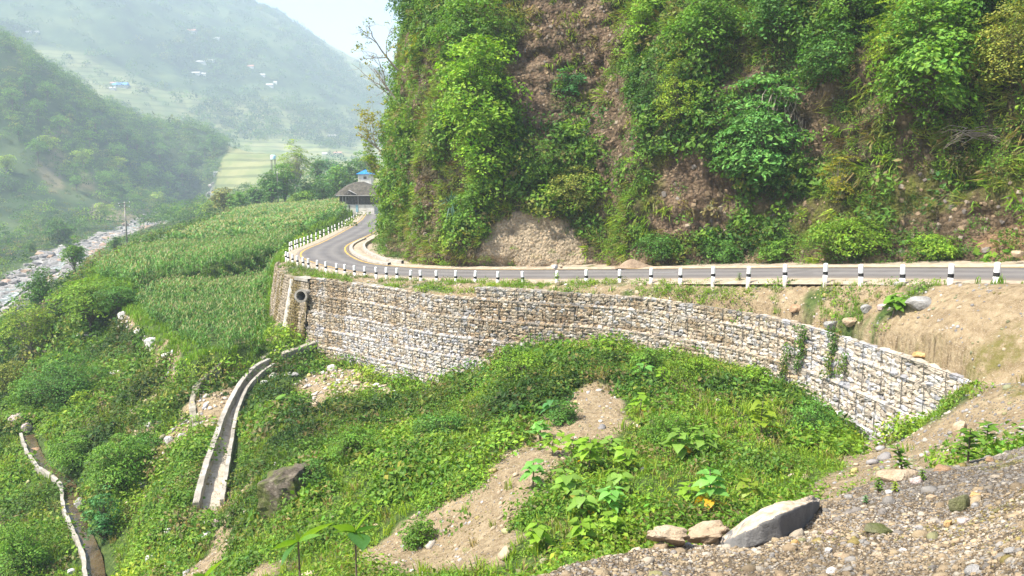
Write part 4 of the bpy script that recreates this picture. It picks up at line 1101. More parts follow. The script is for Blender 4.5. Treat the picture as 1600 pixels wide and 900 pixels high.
# near and middle ground
s1 = Soup()
vegd = np.clip(1 - bare * 1.02, 0, 1)
tall = sstep(.35, .7, mednz)
for (y0, y1, dn, r0, tm) in ((7, 20, 26, .27, T_FINE), (20, 34, 17, .33, T_MED), (34, 60, 9, .48, T_MED), (60, 100, 2.4, .8, T_MED)):
    zone = wild & (GY > y0) & (GY <= y1)
    P, Nn, i, j = scatter_ground(zone * dn * (vegd * (.75 + .5 * mednz) + .015))
    sc = r0 * RNG.uniform(.55, 1.25, len(P)) * (.7 + 1.0 * tall[i, j]); hz = np.stack([sc, sc, sc * RNG.uniform(.7, 1.35, len(P))], -1)
    s1.put(tm, P - Nn * (sc * .15)[:, None], Nn * .5 + [0, 0, .6], hz, tint_at(i, j))
    # grass between
    P, Nn, i, j = scatter_ground(zone * dn * .34 * (vegd * (1.15 - mednz) + .02))
    sc = r0 * RNG.uniform(.6, 1.25, len(P)); t = tint_at(i, j); t = t * .4 + G['lime'] * .6; dry = RNG.random(len(P)) < .22; t[dry] = G['straw']
    s1.put(T_GRASS, P, Nn * .3 + [0, 0, .8], sc, t)
    # larger mounds of shrubby growth
    P, Nn, i, j = scatter_ground(zone * dn * .17 * vegd * sstep(.36, .62, vnoise(GX / 2.6, GY / 2.6, 409)))
    sc = r0 * RNG.uniform(1.5, 3.2, len(P)); t = tint_at(i, j) * RNG.uniform(.7, 1.25, (len(P), 1)); s1.put(T_DENSE, P - Nn * .1, Nn * .3 + [0, 0, .8], np.stack([sc, sc * RNG.uniform(.7, 1, len(P)), sc * RNG.uniform(.6, 1.1, len(P))], -1), t, lv=.4)
    # taller stalky herbs
    P, Nn, i, j = scatter_ground(zone * dn * .22 * vegd * tall)
    sc = r0 * RNG.uniform(.9, 1.6, len(P)); s1.put(T_STALK, P + [0, 0, .1], Nn * .1 + [0, 0, .9], sc, tint_at(i, j) * [1.15, 1.1, 1])
zone = wild & (GY > 34) & (GY < 110) & (GX / GY < -.3)
P, Nn, i, j = scatter_ground(zone * .10 * vegd * sstep(.45, .65, vnoise(GX / 5, GY / 5, 415))); sc = RNG.uniform(.8, 1.9, len(P)); s1.put(T_DENSE, P - Nn * .2, Nn * .3 + [0, 0, .8], np.stack([sc, sc, sc * .8], -1), tint_at(i, j) * .9)
s1.build("ground_cover")
# far bank and valley
s2 = Soup()
zone = FOV & VIS & ~INUP & ~INLO & ~inroad_all & (GY > 100) & (GY < 330) & (river < .4)
P, Nn, i, j = scatter_ground(zone * .10 * (.5 + lownz)); sc = RNG.uniform(.6, 1.7, len(P)); t = tint_at(i, j) * [1, .9, 1]
s2.put(T_MED, P - Nn * .2, Nn * .3 + [0, 0, .8], sc, t)
P, Nn, i, j = scatter_ground(zone * .012 * (.2 + sstep(.4, .8, vnoise(GX / 25, GY / 25, 88)))); sc = RNG.uniform(1.8, 3.4, len(P)); s2.put(T_FINE, P, Nn * .2 + [0, 0, .8], sc, pal(['deep', 'dark', 'mid', 'olive'], [3, 2, 3, 1], len(P)))
s2.build("scrub")
# verge between road and walls: tufts on dry soil
s3 = Soup()
zone = onbench & ~inroad_all & (dro_all > .75) & (dwl > .02) & FOV & (GY < 120) & (pdist(GX, GY, [tuple(p[:2]) for p in ROUT[::6]], False)[0] < np.where(GX > 8, 9, 4.5))
outer_side = np.zeros(GX.shape, bool); dI = np.full(GX.shape, 99.); dI[mm] = pdist(GX[mm], GY[mm], [tuple(p[:2]) for p in RINN[::6]], False)[0]
zone &= (dI > dro_all + .5)
soilpile = softpoly(PXG, PYG, [(1330, 560), (1375, 520), (1425, 470), (1480, 446), (1640, 446), (1640, 700), (1330, 700)], 8) > .5
dens = zone * np.where(soilpile, 0, 1) * sstep(.25, .5, vnoise(GX / 1.1, GY / 1.1, 405))
P, Nn, i, j = scatter_ground(dens * 3.6); sc = RNG.uniform(.15, .5, len(P)); s3.put(T_FINE, P, Nn * .4 + [0, 0, .6], sc, tint_at(i, j) * [1.05, 1, 1])
P, Nn, i, j = scatter_ground(dens * 4 + zone * ~soilpile * .3); sc = RNG.uniform(.12, .36, len(P)); t = tint_at(i, j) * .4 + G['bright'] * .6; s3.put(T_GRASS, P, [0, 0, 1.], sc, t)
s3.build("verge_plants")
# grass fringe on the field edges
# ------------------------------------------------------------------ maize
m = make_foliage_mat("maize_leaf", .3, .5); MAIZE = m
def maize_template(seed):
    r = np.random.default_rng(seed); V, Q, C = [], [], []
    def blade(p0, a, l, w, rise):
        c, s = cos(a), sin(a); o = np.array([-s, c, 0]) * w; p1 = p0 + np.array([c * l * .45, s * l * .45, rise * l]); p2 = p0 + np.array([c * l, s * l, rise * l * .55]); k = len(V)
        V.extend([p0 - o * .5, p0 + o * .5, p1 + o, p1 - o, p2 + o * .15, p2 - o * .15]); Q.extend([[k, k + 1, k + 2, k + 3], [k + 3, k + 2, k + 4, k + 5]]); C.extend([0, 0])
    for i in range(9):
        h = .12 + .085 * i; blade(np.array([0, 0, h]), i * pi + r.normal(0, .7), r.uniform(.38, .62) * (1 - .03 * i), .035, r.uniform(.25, .75))
    for a in (0, pi / 2):
        o = np.array([cos(a), sin(a), 0]) * .016; k = len(V); V.extend([-o, o, o * .6 + [0, 0, .95], -o * .6 + [0, 0, .95]]); Q.append([k, k + 1, k + 2, k + 3]); C.append(0)
    for i in range(3):
        a = r.uniform(0, 2 * pi); d = np.array([cos(a) * .13, sin(a) * .13, .17]); p = np.array([0, 0, .93]); o = np.array([-sin(a), cos(a), 0]) * .014; k = len(V)
        V.extend([p - o, p + o, p + d + o, p + d - o]); Q.append([k, k + 1, k + 2, k + 3]); C.append(1)
    return np.array(V), np.array(Q), np.array(C)
TMZ = [maize_template(i) for i in range(6)]
def maize(name, mask, dn, h0, h1, grow, label=None):
    lam = mask * dn; P, Nn, i, j = scatter_ground(lam)
    # snap into rows
    d = np.array([cos(.5), sin(.5)]); w = P[:, 0] * -d[1] + P[:, 1] * d[0]; sh = (np.round(w / 1.0) * 1.0 - w) + RNG.normal(0, .09, len(P)); P[:, 0] += -d[1] * sh; P[:, 1] += d[0] * sh; P[:, 2] = H(P[:, 0], P[:, 1])
    sc = RNG.uniform(h0, h1, len(P)) * (.85 + .3 * vnoise(P[:, 0] / 4, P[:, 1] / 4, 9)); which = RNG.integers(0, 6, len(P)); Vs, Qs, Cs = [], [], []; off = 0
    for k, (tv, tq, tc) in enumerate(TMZ):
        q = which == k; n = q.sum(); V, Q = instance(tv, tq, P[q], rand_rot(n, .12), np.stack([grow * sc[q], grow * sc[q], sc[q]], -1)); Vs.append(V); Qs.append(Q + off); off += len(V)
        base = np.repeat((G['corn'] * (1 + .3 * (vnoise(P[q][:, 0] / 6, P[q][:, 1] / 6, 3)[:, None] - .5)) * RNG.uniform(.75, 1.25, (n, 1))), len(tq), 0) * RNG.uniform(.75, 1.3, (n * len(tq), 1))
        tas = np.tile(tc, n).astype(bool); base[tas] = np.array([.40, .37, .17]) * RNG.uniform(.7, 1.2, (tas.sum(), 1)); pale = RNG.random(len(base)) < .10; base[pale & ~tas] = [.30, .33, .12]; Cs.append(base)
    o = obj(name, np_mesh(name, np.concatenate(Vs), np.concatenate(Qs), None, MAIZE, False, fcol=np.concatenate(Cs))); tag(o, kind="stuff"); return o
edge_lo = np.where(INLO, pdist(GX, GY, LO)[0], 0); edge_up = np.where(INUP, pdist(GX, GY, UP)[0], 0)
maize("maize_crop", INLO & (edge_lo > .8) & VIS & FOV, 5.5, .8, 1.2, .9)
maize("maize_crop", INUP & (edge_up > 1.2) & (GY < 100) & FOV & ~onbench, 4.0, .9, 1.3, 1.05)
maize("maize_crop", INUP & (edge_up > 1.2) & (GY >= 100) & FOV & ~onbench, 1.1, 1.3, 1.7, 1.9)
s4 = Soup()
fringe = ((INLO & (edge_lo < 1.5)) | (INUP & (edge_up < 2.2))) & FOV
P, Nn, i, j = scatter_ground(fringe * np.where(GY < 90, 7, 1.0)); sc = RNG.uniform(.25, .55, len(P)) * np.where(P[:, 1] > 90, 2, 1); s4.put(T_GRASS, P, [0, 0, 1.], sc, G['bright'] * RNG.uniform(.8, 1.3, (len(P), 1)))
s4.build("grass_edge")
# ------------------------------------------------------------------ cliff vegetation
CF = (CB[:, 1] <= 90)[:, None] & np.ones(NT, bool)[None]
CFpx = np.where(CF & (CB[:, 1] < 80)[:, None], CPX, 1e6)
def cliffpt(px, py):
    k = np.argmin((CFpx - px) ** 2 + (CPY - py) ** 2); i, j = np.unravel_index(k, CPX.shape)
    return CP3[i, j], NRM[i, j]
dS = np.linalg.norm(np.gradient(CP3, axis=0), axis=2) * np.linalg.norm(np.gradient(CP3, axis=1), axis=2)
tvis = (T < 34) & (CB[:, 1] < 150)[:, None]
def scatter_cliff(dens):
    cnt = RNG.poisson(np.clip(dens * dS, 0, 60)); cnt[-1, :] = 0; cnt[:, -1] = 0
    i, j = np.nonzero(cnt); k = np.repeat(np.arange(len(i)), cnt[i, j]); i = i[k]; j = j[k]; a = RNG.random(len(i))[:, None]; b_ = RNG.random(len(i))[:, None]
    P = (CP3[i, j] * (1 - a) + CP3[i + 1, j] * a) * (1 - b_) + (CP3[i, j + 1] * (1 - a) + CP3[i + 1, j + 1] * a) * b_
    return P, NRM[i, j], i, j
bald = np.clip(np.maximum.reduce([rockm, gravm * 1.3, sandm * 1.1]), 0, 1)
vg = np.clip(1 - bald, 0, 1)
patch = vnoise(S / 3.4, T / 3.0, 501); patch2 = vnoise(S / 1.3, T / 1.3, 502); big = vnoise(S / 8, T / 8, 503)
def ctint(i, j, shift=0.0):
    n = len(i); v = patch[i, j] * .5 + patch2[i, j] * .25 + RNG.random(n) * .3 + shift - .08
    # shade of the right hand part put into darker tints; left part yellow greens
    pxx = CPX[i, j]; v = v + np.interp(pxx, [560, 900, 1150, 1600], [-.06, -.03, .10, .08])
    order = ['lime', 'bright', 'bright', 'mid', 'mid', 'deep', 'deep', 'dark']
    c = np.array([G[k] for k in order]); x = np.clip((v - .12) / .85 * 7.99, 0, 7.99); k = x.astype(int); t = (x - k)[:, None]; out = c[k] * (1 - t) + c[np.minimum(k + 1, 7)] * t
    q = RNG.random(n); out[q < .05] = G['straw'] * .8; out[(q > .05) & (q < .12)] = G['olive']; return out
UPV = np.array([0, 0, 1.0])
sc1 = Soup()
# dense creeping cover
P, Nn, i, j = scatter_cliff(tvis * (vg ** 1.5 * sstep(.15, .42, patch2 * .5 + patch * .5) * 8.5 + .06))
sc = RNG.uniform(.22, .55, len(P)); sc1.put(T_FINE, P, Nn * .7 + UPV * .4, sc, ctint(i, j))
# hanging grass and dry tufts
P, Nn, i, j = scatter_cliff(tvis * (np.clip(vg * .8 + rockm * .25, 0, 1) * sstep(.65, .3, patch) * 3.5 + .05) * (1 - gravm * .93))
sc = RNG.uniform(.35, .9, len(P)); c = pal(['olive', 'bright', 'straw', 'lime', 'brown'], [4, 3, 2.2, 2, 1], len(P)); sc1.put(T_GRASS, P, Nn * .9 - UPV * .25, sc, c)
sc1.build("cliff_vegetation")
sc2 = Soup()
# bushes standing off the face in clusters
P, Nn, i, j = scatter_cliff(tvis * vg ** 2 * sstep(.36, .6, patch) * 1.9)
sc = RNG.uniform(.5, 1.15, len(P)); hz = np.stack([sc, sc, sc * .9], -1); sc2.put(T_MED, P + Nn * .1, Nn * .6 + UPV * .6, hz, ctint(i, j, -.04))
P2 = P[::2] + Nn[::2] * .6 + UPV * .5 + RNG.normal(0, .4, (len(P[::2]), 3)); sc2.put(T_MED, P2, Nn[::2] * .5 + UPV * .6, sc[::2] * .8, ctint(i[::2], j[::2], -.12))
# climbers hanging in vertical strands
P, Nn, i, j = scatter_cliff(tvis * (.035 * (.4 + vg)) * (1 - gravm))
strand, sN, sI, sJ = [], [], [], []
for p_, n_, ii, jj in zip(P, Nn, i, j):
    L_ = RNG.uniform(.8, 3.4)
    for t in np.arange(0, L_, .22):
        strand.append(p_ + n_ * (.15 + .1 * RNG.random()) + np.array([RNG.normal(0, .14), RNG.normal(0, .1), -t])); sN.append(n_); sI.append(ii); sJ.append(jj)
strand = np.array(strand); keep = strand[:, 2] > .3; strand = strand[keep]; sN = np.array(sN)[keep]; sI = np.array(sI)[keep]; sJ = np.array(sJ)[keep]
sc2.put(T_TINY, strand, sN, RNG.uniform(.16, .32, len(strand)), ctint(sI, sJ, -.1))
sc2.build("cliff_bushes")
# greenery at the cliff foot along the road
sc3 = Soup()
foot = sstep(2.4, .6, T) * (T > -.6) * tvis * (1 - gravm * .9) * (1 - sandm * .8)
P, Nn, i, j = scatter_cliff(foot * 4.5 * sstep(.3, .55, patch2 * .5 + vnoise(S / 3.0, S * 0, 512) * .6)); P = P + Nn * RNG.uniform(.0, .7, (len(P), 1))
sc = RNG.uniform(.2, .55, len(P)); sc3.put(T_FINE, P, UPV, sc, ctint(i, j, .02)); sc3.build("roadside_plants")

# ------------------------------------------------------------------ trees and shrubs as things
m, nt, b = new_mat("bark"); p = gpos(nt)
nt.links.new(ramp(nt, noise(nt, 7, 5, .7, p), [(.3, (.07, .05, .035)), (.7, (.24, .19, .14))]), b.inputs["Base Color"]); BARK = m
m, nt, b = new_mat("pale_bark"); p = gpos(nt)
nt.links.new(ramp(nt, noise(nt, 5, 5, .7, p), [(.3, (.20, .16, .12)), (.7, (.45, .39, .31))]), b.inputs["Base Color"]); PBARK = m
LT = {'fine': T_FINE, 'med': T_MED, 'coarse': T_COARSE, 'tiny': T_TINY}
def layered(n, ls, seed):      # flat sprays of leaflets
    return clump_template(n, ls, seed, .30, .5, .85, .1)
LT['spray'] = [layered(46, .26, 210 + i) for i in range(5)]
def tree_meshes(h, cr, tint, seed, nb=26, leaf='med', lean=(0, 0, 0), base=.35, bark=None, rb=.42, lv=.3, spread=1.0, tr=.045, squash=.75, down=0.0, want=0.0):
    """trunk + limbs mesh and crown mesh, origin at the foot; crown radius cr, height h"""
    if leaf in ('fine', 'med'):
        q_ = want / max(cr * rb, .01); leaf = 'fine' if (q_ < .24 and leaf == 'fine') else ('med' if q_ < .36 else 'coarse')
    nb = int(nb * (1.9 if leaf == 'fine' else 2.3)); rb = rb * 1.08; tint = np.array(tint) * 1.15
    r = np.random.default_rng(seed); lean = np.array(lean, float); mb = MB()
    top = np.array([0, 0, h]) + lean * h
    ts = np.linspace(0, 1, 7); wig = r.normal(0, .03 * h, (7, 3)) * [1, 1, 0]; wig[0] = 0
    tp = np.array([t * np.array([0, 0, h * .86]) + lean * h * t ** 1.5 + w_ * t for t, w_ in zip(ts, wig)]); tp[0] -= [0, 0, .3]
    tp = tp * np.array([1, 1, .62 + .35 * min(1, base * 1.5)]) if True else tp; mb.tube(tp, np.minimum(tr * h * .5, .09 * cr + .03) * (1 - .8 * ts) + .012, 7, False)
    cc = np.array([0, 0, h * (base + 1) / 2]) + lean * h * .7; half = h * (1 - base) / 2
    P, sc = [], []
    for q in range(nb):
        d = r.normal(size=3); d /= np.linalg.norm(d); rad = r.uniform(.15, 1.25) ** .6
        c = cc + d * rad * np.array([cr * spread, cr * spread, half]) * (1 - rb * .5)
        s_ = cr * rb * r.uniform(.65, 1.25); P.append(c); sc.append([s_, s_, s_ * squash])
        t0 = np.clip((c[2] - lean[2] * 0) / h * .75, .15, .9); st = np.array([np.interp(t0, ts, tp[:, k]) for k in range(3)])
        mid_ = (st + c) / 2 + [0, 0, .06 * h - down * h * .1]; mb.tube([st, mid_, c], [tr * h * .16 * (1.1 - t0) + .006, tr * h * .08 * (1.1 - t0) + .005, .003], 4, False)
    P = np.array(P); sc = np.array(sc); so = Soup()
    up = P - cc; up /= np.linalg.norm(up, axis=1)[:, None] + 1e-6; up = up * .5 + [0, 0, .9 - down]; sc = sc * r.uniform(.7, 1.3, sc.shape)
    tn = np.array(tint) * r.uniform(.62, 1.4, (nb, 1))
    so.put(LT[leaf], P - [0, 0, .15 * cr * rb], up, sc, tn, rng=r, lv=lv)
    V = np.concatenate(mb.V); tmesh = np_mesh("trunk", V, np.concatenate(mb.Q), None, bark or BARK, True)
    cmesh = np_mesh("crown", np.concatenate(so.V), np.concatenate(so.Q), None, FOL, False, fcol=np.concatenate(so.C))
    return tmesh, cmesh
def tree(name, loc, label, cat, *a, group=None, **k):
    tm, cm = tree_meshes(*a, **k); e = empty(name, loc, label, cat, group); obj("trunk", tm, e); obj("crown", cm, e); return e
def S_(px, py, dpx, D=None):   # metres for a pixel length at a point
    return dpx * D / F
def cliff_tree(name, px, py, wpx, hpx, tint, seed, label, cat="shrub", out=.9, leaf='med', nb=26, **k):
    k.setdefault('base', .02); k.setdefault('tr', .02); nb = int(nb * 1.15)
    """px,py: middle of the crown in the photo; rooted in the face below and behind"""
    P, Nn = cliffpt(px, min(py + hpx * .25, 415)); D = P[1]; h = hpx * D / F; cr = wpx * D / F / 2
    Nh = Nn * [1, 1, 0]; Nh /= np.linalg.norm(Nh) + 1e-6
    top = at(px, py - hpx / 2, D - cr * .6); root = P.copy(); root[2] = min(root[2], at(px, py + hpx * .35, D)[2])
    k.setdefault('want', D * .0028); ln = (top - root) / max(h, .1); ln[2] = 0; ln = np.clip(ln * 1.0, -1.2, 1.2)
    return tree(name, root - Nn * .2, label, cat, h, cr, tint, seed, nb=nb, leaf=leaf, lean=(ln[0] * .9, ln[1] * .9, 0), **k)
cliff_tree("shrub", 655, 90, 46, 60, G['yellow'] * .9, 301, "round yellow-green shrub high on the left edge of the cliff", leaf='fine', nb=22)
cliff_tree("tree", 742, 190, 130, 190, G['bright'] * 1.1, 302, "broad bright green tree leaning off the cliff left of the bare scar", "tree", nb=60, rb=.30)
cliff_tree("tree", 760, 255, 90, 130, G['bright'] * 1.15, 303, "smaller bright green tree directly below the broad one on the cliff", "tree", nb=34, rb=.34)
cliff_tree("shrub", 740, 335, 70, 110, G['mid'], 304, "green shrub hanging low beside the gravel cut bank", nb=30, rb=.34)
cliff_tree("tree", 1190, 235, 150, 175, G['teal'] * .7 + G['mid'] * .5, 305, "blue-green tree with layered sprays in the middle of the dark cliff", "tree", leaf='spray', nb=70, rb=.30, squash=1.0)
cliff_tree("shrub", 1310, 290, 60, 95, G['yellow'] * .75, 306, "thin yellow-green sapling low on the dark cliff right of the blue-green tree", leaf='spray', nb=20, rb=.36, bark=PBARK)
cliff_tree("tree", 1395, 85, 90, 150, G['lime'] * .9, 307, "light green upright tree near the top right of the cliff", "tree", leaf='spray', nb=50, rb=.3)
cliff_tree("tree", 1450, 130, 150, 200, G['mid'] * 1.05, 308, "big drooping green tree right of the light upright one on the cliff", "tree", nb=75, rb=.28, down=.2)
cliff_tree("tree", 1570, 100, 110, 160, G['olive'] * .8 + G['yellow'] * .15, 309, "olive bush turning yellow at the right edge of the photo", "tree", leaf='fine', nb=42, rb=.34)
cliff_tree("shrub", 1290, 110, 90, 110, G['deep'] * 1.3, 310, "dark green shrub between the two upper right cliff trees and the root tangle", nb=36, rb=.33)
cliff_tree("shrub", 1060, 170, 70, 120, G['lime'] * .8, 311, "light green leafy shrub above the brown rock face", nb=30, rb=.33)
cliff_tree("shrub", 1105, 60, 110, 120, G['mid'], 312, "green bush high on the cliff, right of the bare brown scar", nb=40, rb=.3)
cliff_tree("shrub", 1000, 60, 66, 110, G['bright'], 313, "bright green bush right beside the top of the bare scar", nb=30, rb=.33)
cliff_tree("shrub", 1022, 15, 80, 70, G['bright'] * 1.1, 314, "bright green bush at the top of the photo right of the scar", nb=30, rb=.33)
cliff_tree("tree", 1220, 30, 110, 110, G['deep'] * 1.2, 315, "dark green tree at the top of the cliff above the root tangle", "tree", nb=44, rb=.3)
cliff_tree("tree", 1330, 20, 110, 100, G['mid'], 316, "green tree at the top of the photo, left of the light upright tree", "tree", nb=44, rb=.3)
cliff_tree("tree", 1510, 15, 120, 100, G['deep'] * 1.2, 317, "dark green tree at the top right corner of the cliff", "tree", nb=44, rb=.3)
cliff_tree("tree", 650, 20, 90, 90, G['deep'] * 1.3, 318, "dense dark green tree on the upper left brow of the cliff", "tree", nb=44, rb=.3)
cliff_tree("shrub", 720, 60, 100, 110, G['mid'], 319, "green shrub between the yellow shrub and the brown scar", nb=40, rb=.3)
cliff_tree("shrub", 776, 70, 52, 100, G['mid'] * .9, 320, "green shrub touching the left side of the bare scar", nb=30, rb=.3)
cliff_tree("shrub", 620, 210, 60, 90, G['olive'], 321, "olive shrub on the left edge of the cliff at mid height", leaf='fine', nb=30, rb=.3)
cliff_tree("shrub", 690, 205, 60, 90, G['mid'] * .9, 322, "dull green shrub left of the broad bright tree", nb=28, rb=.3)
cliff_tree("shrub", 900, 300, 80, 70, G['olive'], 323, "grassy olive shrub above the gravel cut bank", leaf='fine', nb=26, rb=.3)
cliff_tree("shrub", 845, 265, 70, 70, G['mid'], 324, "round green shrub halfway between the bright tree and gravel bank", nb=26, rb=.3)
cliff_tree("shrub", 890, 135, 50, 50, G['teal'], 325, "small blue-green shrub at the foot of the scar", nb=18, rb=.34)
cliff_tree("shrub", 1000, 355, 60, 60, G['mid'], 326, "green shrub at the left foot of the brown rock face", leaf='fine', nb=22, rb=.34)
cliff_tree("shrub", 1330, 375, 110, 60, G['bright'] * .8, 327, "leafy shrub by the road below the yellow-green sapling", leaf='med', nb=40, rb=.26)
cliff_tree("shrub", 1460, 385, 90, 40, G['bright'] * .9, 328, "low leafy shrub by the road left of the sandy patch", leaf='med', nb=34, rb=.26)
cliff_tree("shrub", 1030, 388, 80, 40, G['deep'] * 1.2, 329, "dark low shrub by the road right of the dirt heap", leaf='med', nb=30, rb=.26)
cliff_tree("shrub", 1130, 392, 80, 36, G['deep'] * 1.3, 330, "dark low shrub by the road under the brown rock face", leaf='med', nb=30, rb=.26)
cliff_tree("shrub", 1215, 390, 60, 36, G['mid'], 331, "low green shrub by the road between the dark and the leafy ones", leaf='med', nb=24, rb=.26)
# spiky-leaved plant
def spiky(px, py, wpx, label):
    P, Nn = cliffpt(px, py); h = wpx * P[1] / F; r = np.random.default_rng(9); V, Q = [], []
    for i in range(46):
        a = r.uniform(0, 2 * pi); el = r.uniform(-.9, 1.2); l = h * r.uniform(.4, .65); d = np.array([cos(a) * cos(el), sin(a) * cos(el), sin(el)]); o = np.cross(d, [0, 0, 1]); o /= np.linalg.norm(o) + 1e-6; o *= .05; p1 = d * l * .5 + [0, 0, .05]; p2 = d * l - [0, 0, .25 * l]; k = len(V)
        V += [-o, o, p1 + o, p1 - o, p2 + o * .1, p2 - o * .1]; Q += [[k, k + 1, k + 2, k + 3], [k + 3, k + 2, k + 4, k + 5]]
    e = empty("spiky_plant", P + Nn * .5, label, "plant"); obj("leaves", np_mesh("leaves", V, Q, None, FOL, False, fcol=np.tile([.10, .19, .13], (len(Q), 1))), e)
    mb = MB(); mb.tube([-Nn * .7, [0, 0, 0]], [.08, .06], 6); mb.build("stem", BARK, e)
spiky(712, 322, 50, "blue-grey spiky palm-like plant on the cliff left of the gravel bank")
# thin bare-branched trees leaning out on the left silhouette
def twiggy(px, py, D, hpx, dirx, seed, label, leaves=.5, tint=G['yellow']):
    r = np.random.default_rng(seed); root = at(px, py, D); sc = D / F; mb = MB(); tips = []
    def grow(p0, d, l, rad, lev):
        pts = [p0]; dd = d.copy()
        for q in range(5):
            dd = dd + r.normal(0, .12, 3) + [0, 0, .03]; dd /= np.linalg.norm(dd); pts.append(pts[-1] + dd * l / 5)
        mb.tube(pts, np.linspace(rad, rad * .45, 6), 4 if lev else 6, False)
        if lev < 3:
            for q in range(4 if lev < 2 else 3):
                t = r.integers(1, 6); nd = dd + r.normal(0, .55, 3); nd /= np.linalg.norm(nd); grow(pts[t], nd, l * r.uniform(.45, .7), rad * .5, lev + 1)
        else: tips.append(pts[-1]); tips.append(pts[3])
    grow(np.zeros(3), np.array([dirx, -.1, .75]) / np.linalg.norm([dirx, -.1, .75]), hpx * sc * .62, .10, 0)
    e = empty("bare_tree", root, label, "tree"); mb.build("trunk", PBARK, e, True); tips = np.array(tips); tips = tips[r.random(len(tips)) < leaves]
    so = Soup(); so.put(T_TINY, tips, [0, 0, 1.], r.uniform(.22, .5, len(tips)), tint, rng=r)
    obj("crown", np_mesh("crown", np.concatenate(so.V), np.concatenate(so.Q), None, FOL, False, fcol=np.concatenate(so.C)), e)
twiggy(628, 170, 72, 120, -.55, 1, "almost leafless pale tree leaning out from the cliff edge against the sky", .12)
twiggy(622, 110, 72, 100, -.6, 5, "thin twiggy tree above the leafless one on the cliff edge", .2, G['olive'])
twiggy(612, 250, 74, 110, -.85, 2, "sparse yellow-leaved tree leaning left over the road bend", .9, G['yellow'] * .9)
twiggy(606, 290, 76, 80, -.9, 3, "small sparse tree with yellow-green leaves above the dark roofed house", .9, G['lime'])
# root tangle
mb = MB(); r = np.random.default_rng(4)
P, Nn = cliffpt(1240, 150)
for q in range(26):
    p0 = P + Nn * .5 + [r.uniform(-1.2, 1.2), 0, r.uniform(.0, .8)]; pts = [p0]
    for t in range(5): pts.append(pts[-1] + [r.normal(0, .16), r.normal(0, .08), -r.uniform(.25, .55)])
    mb.tube(pts, np.linspace(.035, .012, 6), 4, False)
o = mb.build("hanging_roots", PBARK, None, True); tag(o, "tangle of pale bare hanging roots in the middle of the upper cliff", "roots")
mb = MB(); P, Nn = cliffpt(1535, 215)
for q in range(34):
    a = r.uniform(-.5, .5); pts = [P + Nn * .5 + [r.normal(0, .2), 0, r.normal(0, .15)]]
    d = np.array([cos(a) * .9 * (1 if r.random() < .6 else -1), -.3, sin(a) * .5 + .1]); 
    for t in range(4): pts.append(pts[-1] + d * .32 + r.normal(0, .05, 3) - [0, 0, .05 * t])
    mb.tube(pts, np.linspace(.02, .006, 5), 3, False)
o = mb.build("dry_branches", PBARK, None, True); tag(o, "fan of dry bare branches at the right side of the cliff", "branches")
# ------------------------------------------------------------------ valley: woods, river rocks, houses, poles
s5 = Soup()
hillz = VIS & (GY > 260) & (GY < 800) & (np.abs(GX / GY) < .78) & (GX / GY < -.33) & (river < .1) & ~VALF
wood = hillz * sstep(.12, .4, vnoise(GX / 45, GY / 45, 601) + sstep(300, 360, GY) * .2 - .55 * ((GY < 400) & (GX / GY < -.50)) * sstep(60, 20, GZ))
wood *= (1 - bare) * np.where(inpoly(PXG, PYG, [(0, 200), (70, 250), (130, 320), (110, 350), (0, 345), (-200, 345), (-200, 200)]), .28, 1)
P, Nn, i, j = scatter_ground(wood * .045); n = len(P); h = RNG.uniform(4, 9, n); r_ = RNG.uniform(2.2, 4.6, n); lt = vnoise(P[:, 0] / 40, P[:, 1] / 40, 66)
tn = pal(['mid', 'deep', 'dark', 'bright', 'olive'], [4, 4, 2, 2, 1], n)
s5.put(T_FINE, P + np.stack([0 * h, 0 * h, h * .45], -1), [0, 0, 1.], np.stack([r_, r_, h * .55], -1), tn)
P2 = P + np.stack([RNG.normal(0, 1.6, n), RNG.normal(0, 1.6, n), h * .9], -1); s5.put(T_FINE, P2, [0, 0, 1.], np.stack([r_ * .6, r_ * .6, h * .3], -1), tn * 1.15)
P, Nn, i, j = scatter_ground(hillz * (1 - .8 * bare) * .03); s5.put(T_MED, P, Nn * .3 + [0, 0, .7], RNG.uniform(1.0, 2.2, len(P)), pal(['mid', 'olive', 'deep', 'straw'], [3, 3, 2, 1.5], len(P)) * .8)
s5.build("hillside_wood")
s6 = Soup()
mt = VIS & (GY > 640) & (GY < 1650) & (np.abs(GX / GY) < .80) & (GX / GY < -.08)
den = sstep(.38, .62, vnoise(GX / 110, GY / 110, 611) + .12 * (vnoise(GX / 30, GY / 30, 612) - .5)); den = np.where(VALF, .02, np.maximum(den * (1 - .5 * openf), .12))
P, Nn, i, j = scatter_ground(mt * den * .02); n = len(P); r_ = RNG.uniform(4, 8.5, n); s6.put(T_MED, P + np.stack([0 * r_, 0 * r_, r_ * .4], -1), [0, 0, 1.], np.stack([r_, r_, r_ * RNG.uniform(.9, 1.5, n)], -1), pal(['mid', 'deep', 'dark', 'olive'], [3, 4, 4, 1], n) * .8)
# belt of trees in the valley bottom
belt = VIS & (GY > 420) & (GY < 1100) & (GX / GY > -.45) & (GX / GY < -.12)
P, Nn, i, j = scatter_ground(belt * np.where(VALF, .0015, .004) * sstep(.5, .75, vnoise(GX / 40, GY / 25, 615))); n = len(P); r_ = RNG.uniform(2.5, 5.5, n); s6.put(T_MED, P + np.stack([0 * r_, 0 * r_, r_ * .4], -1), [0, 0, 1.], np.stack([r_, r_, r_ * 1.2], -1), pal(['mid', 'deep', 'bright'], [4, 4, 2], n))
s6.build("mountain_wood")
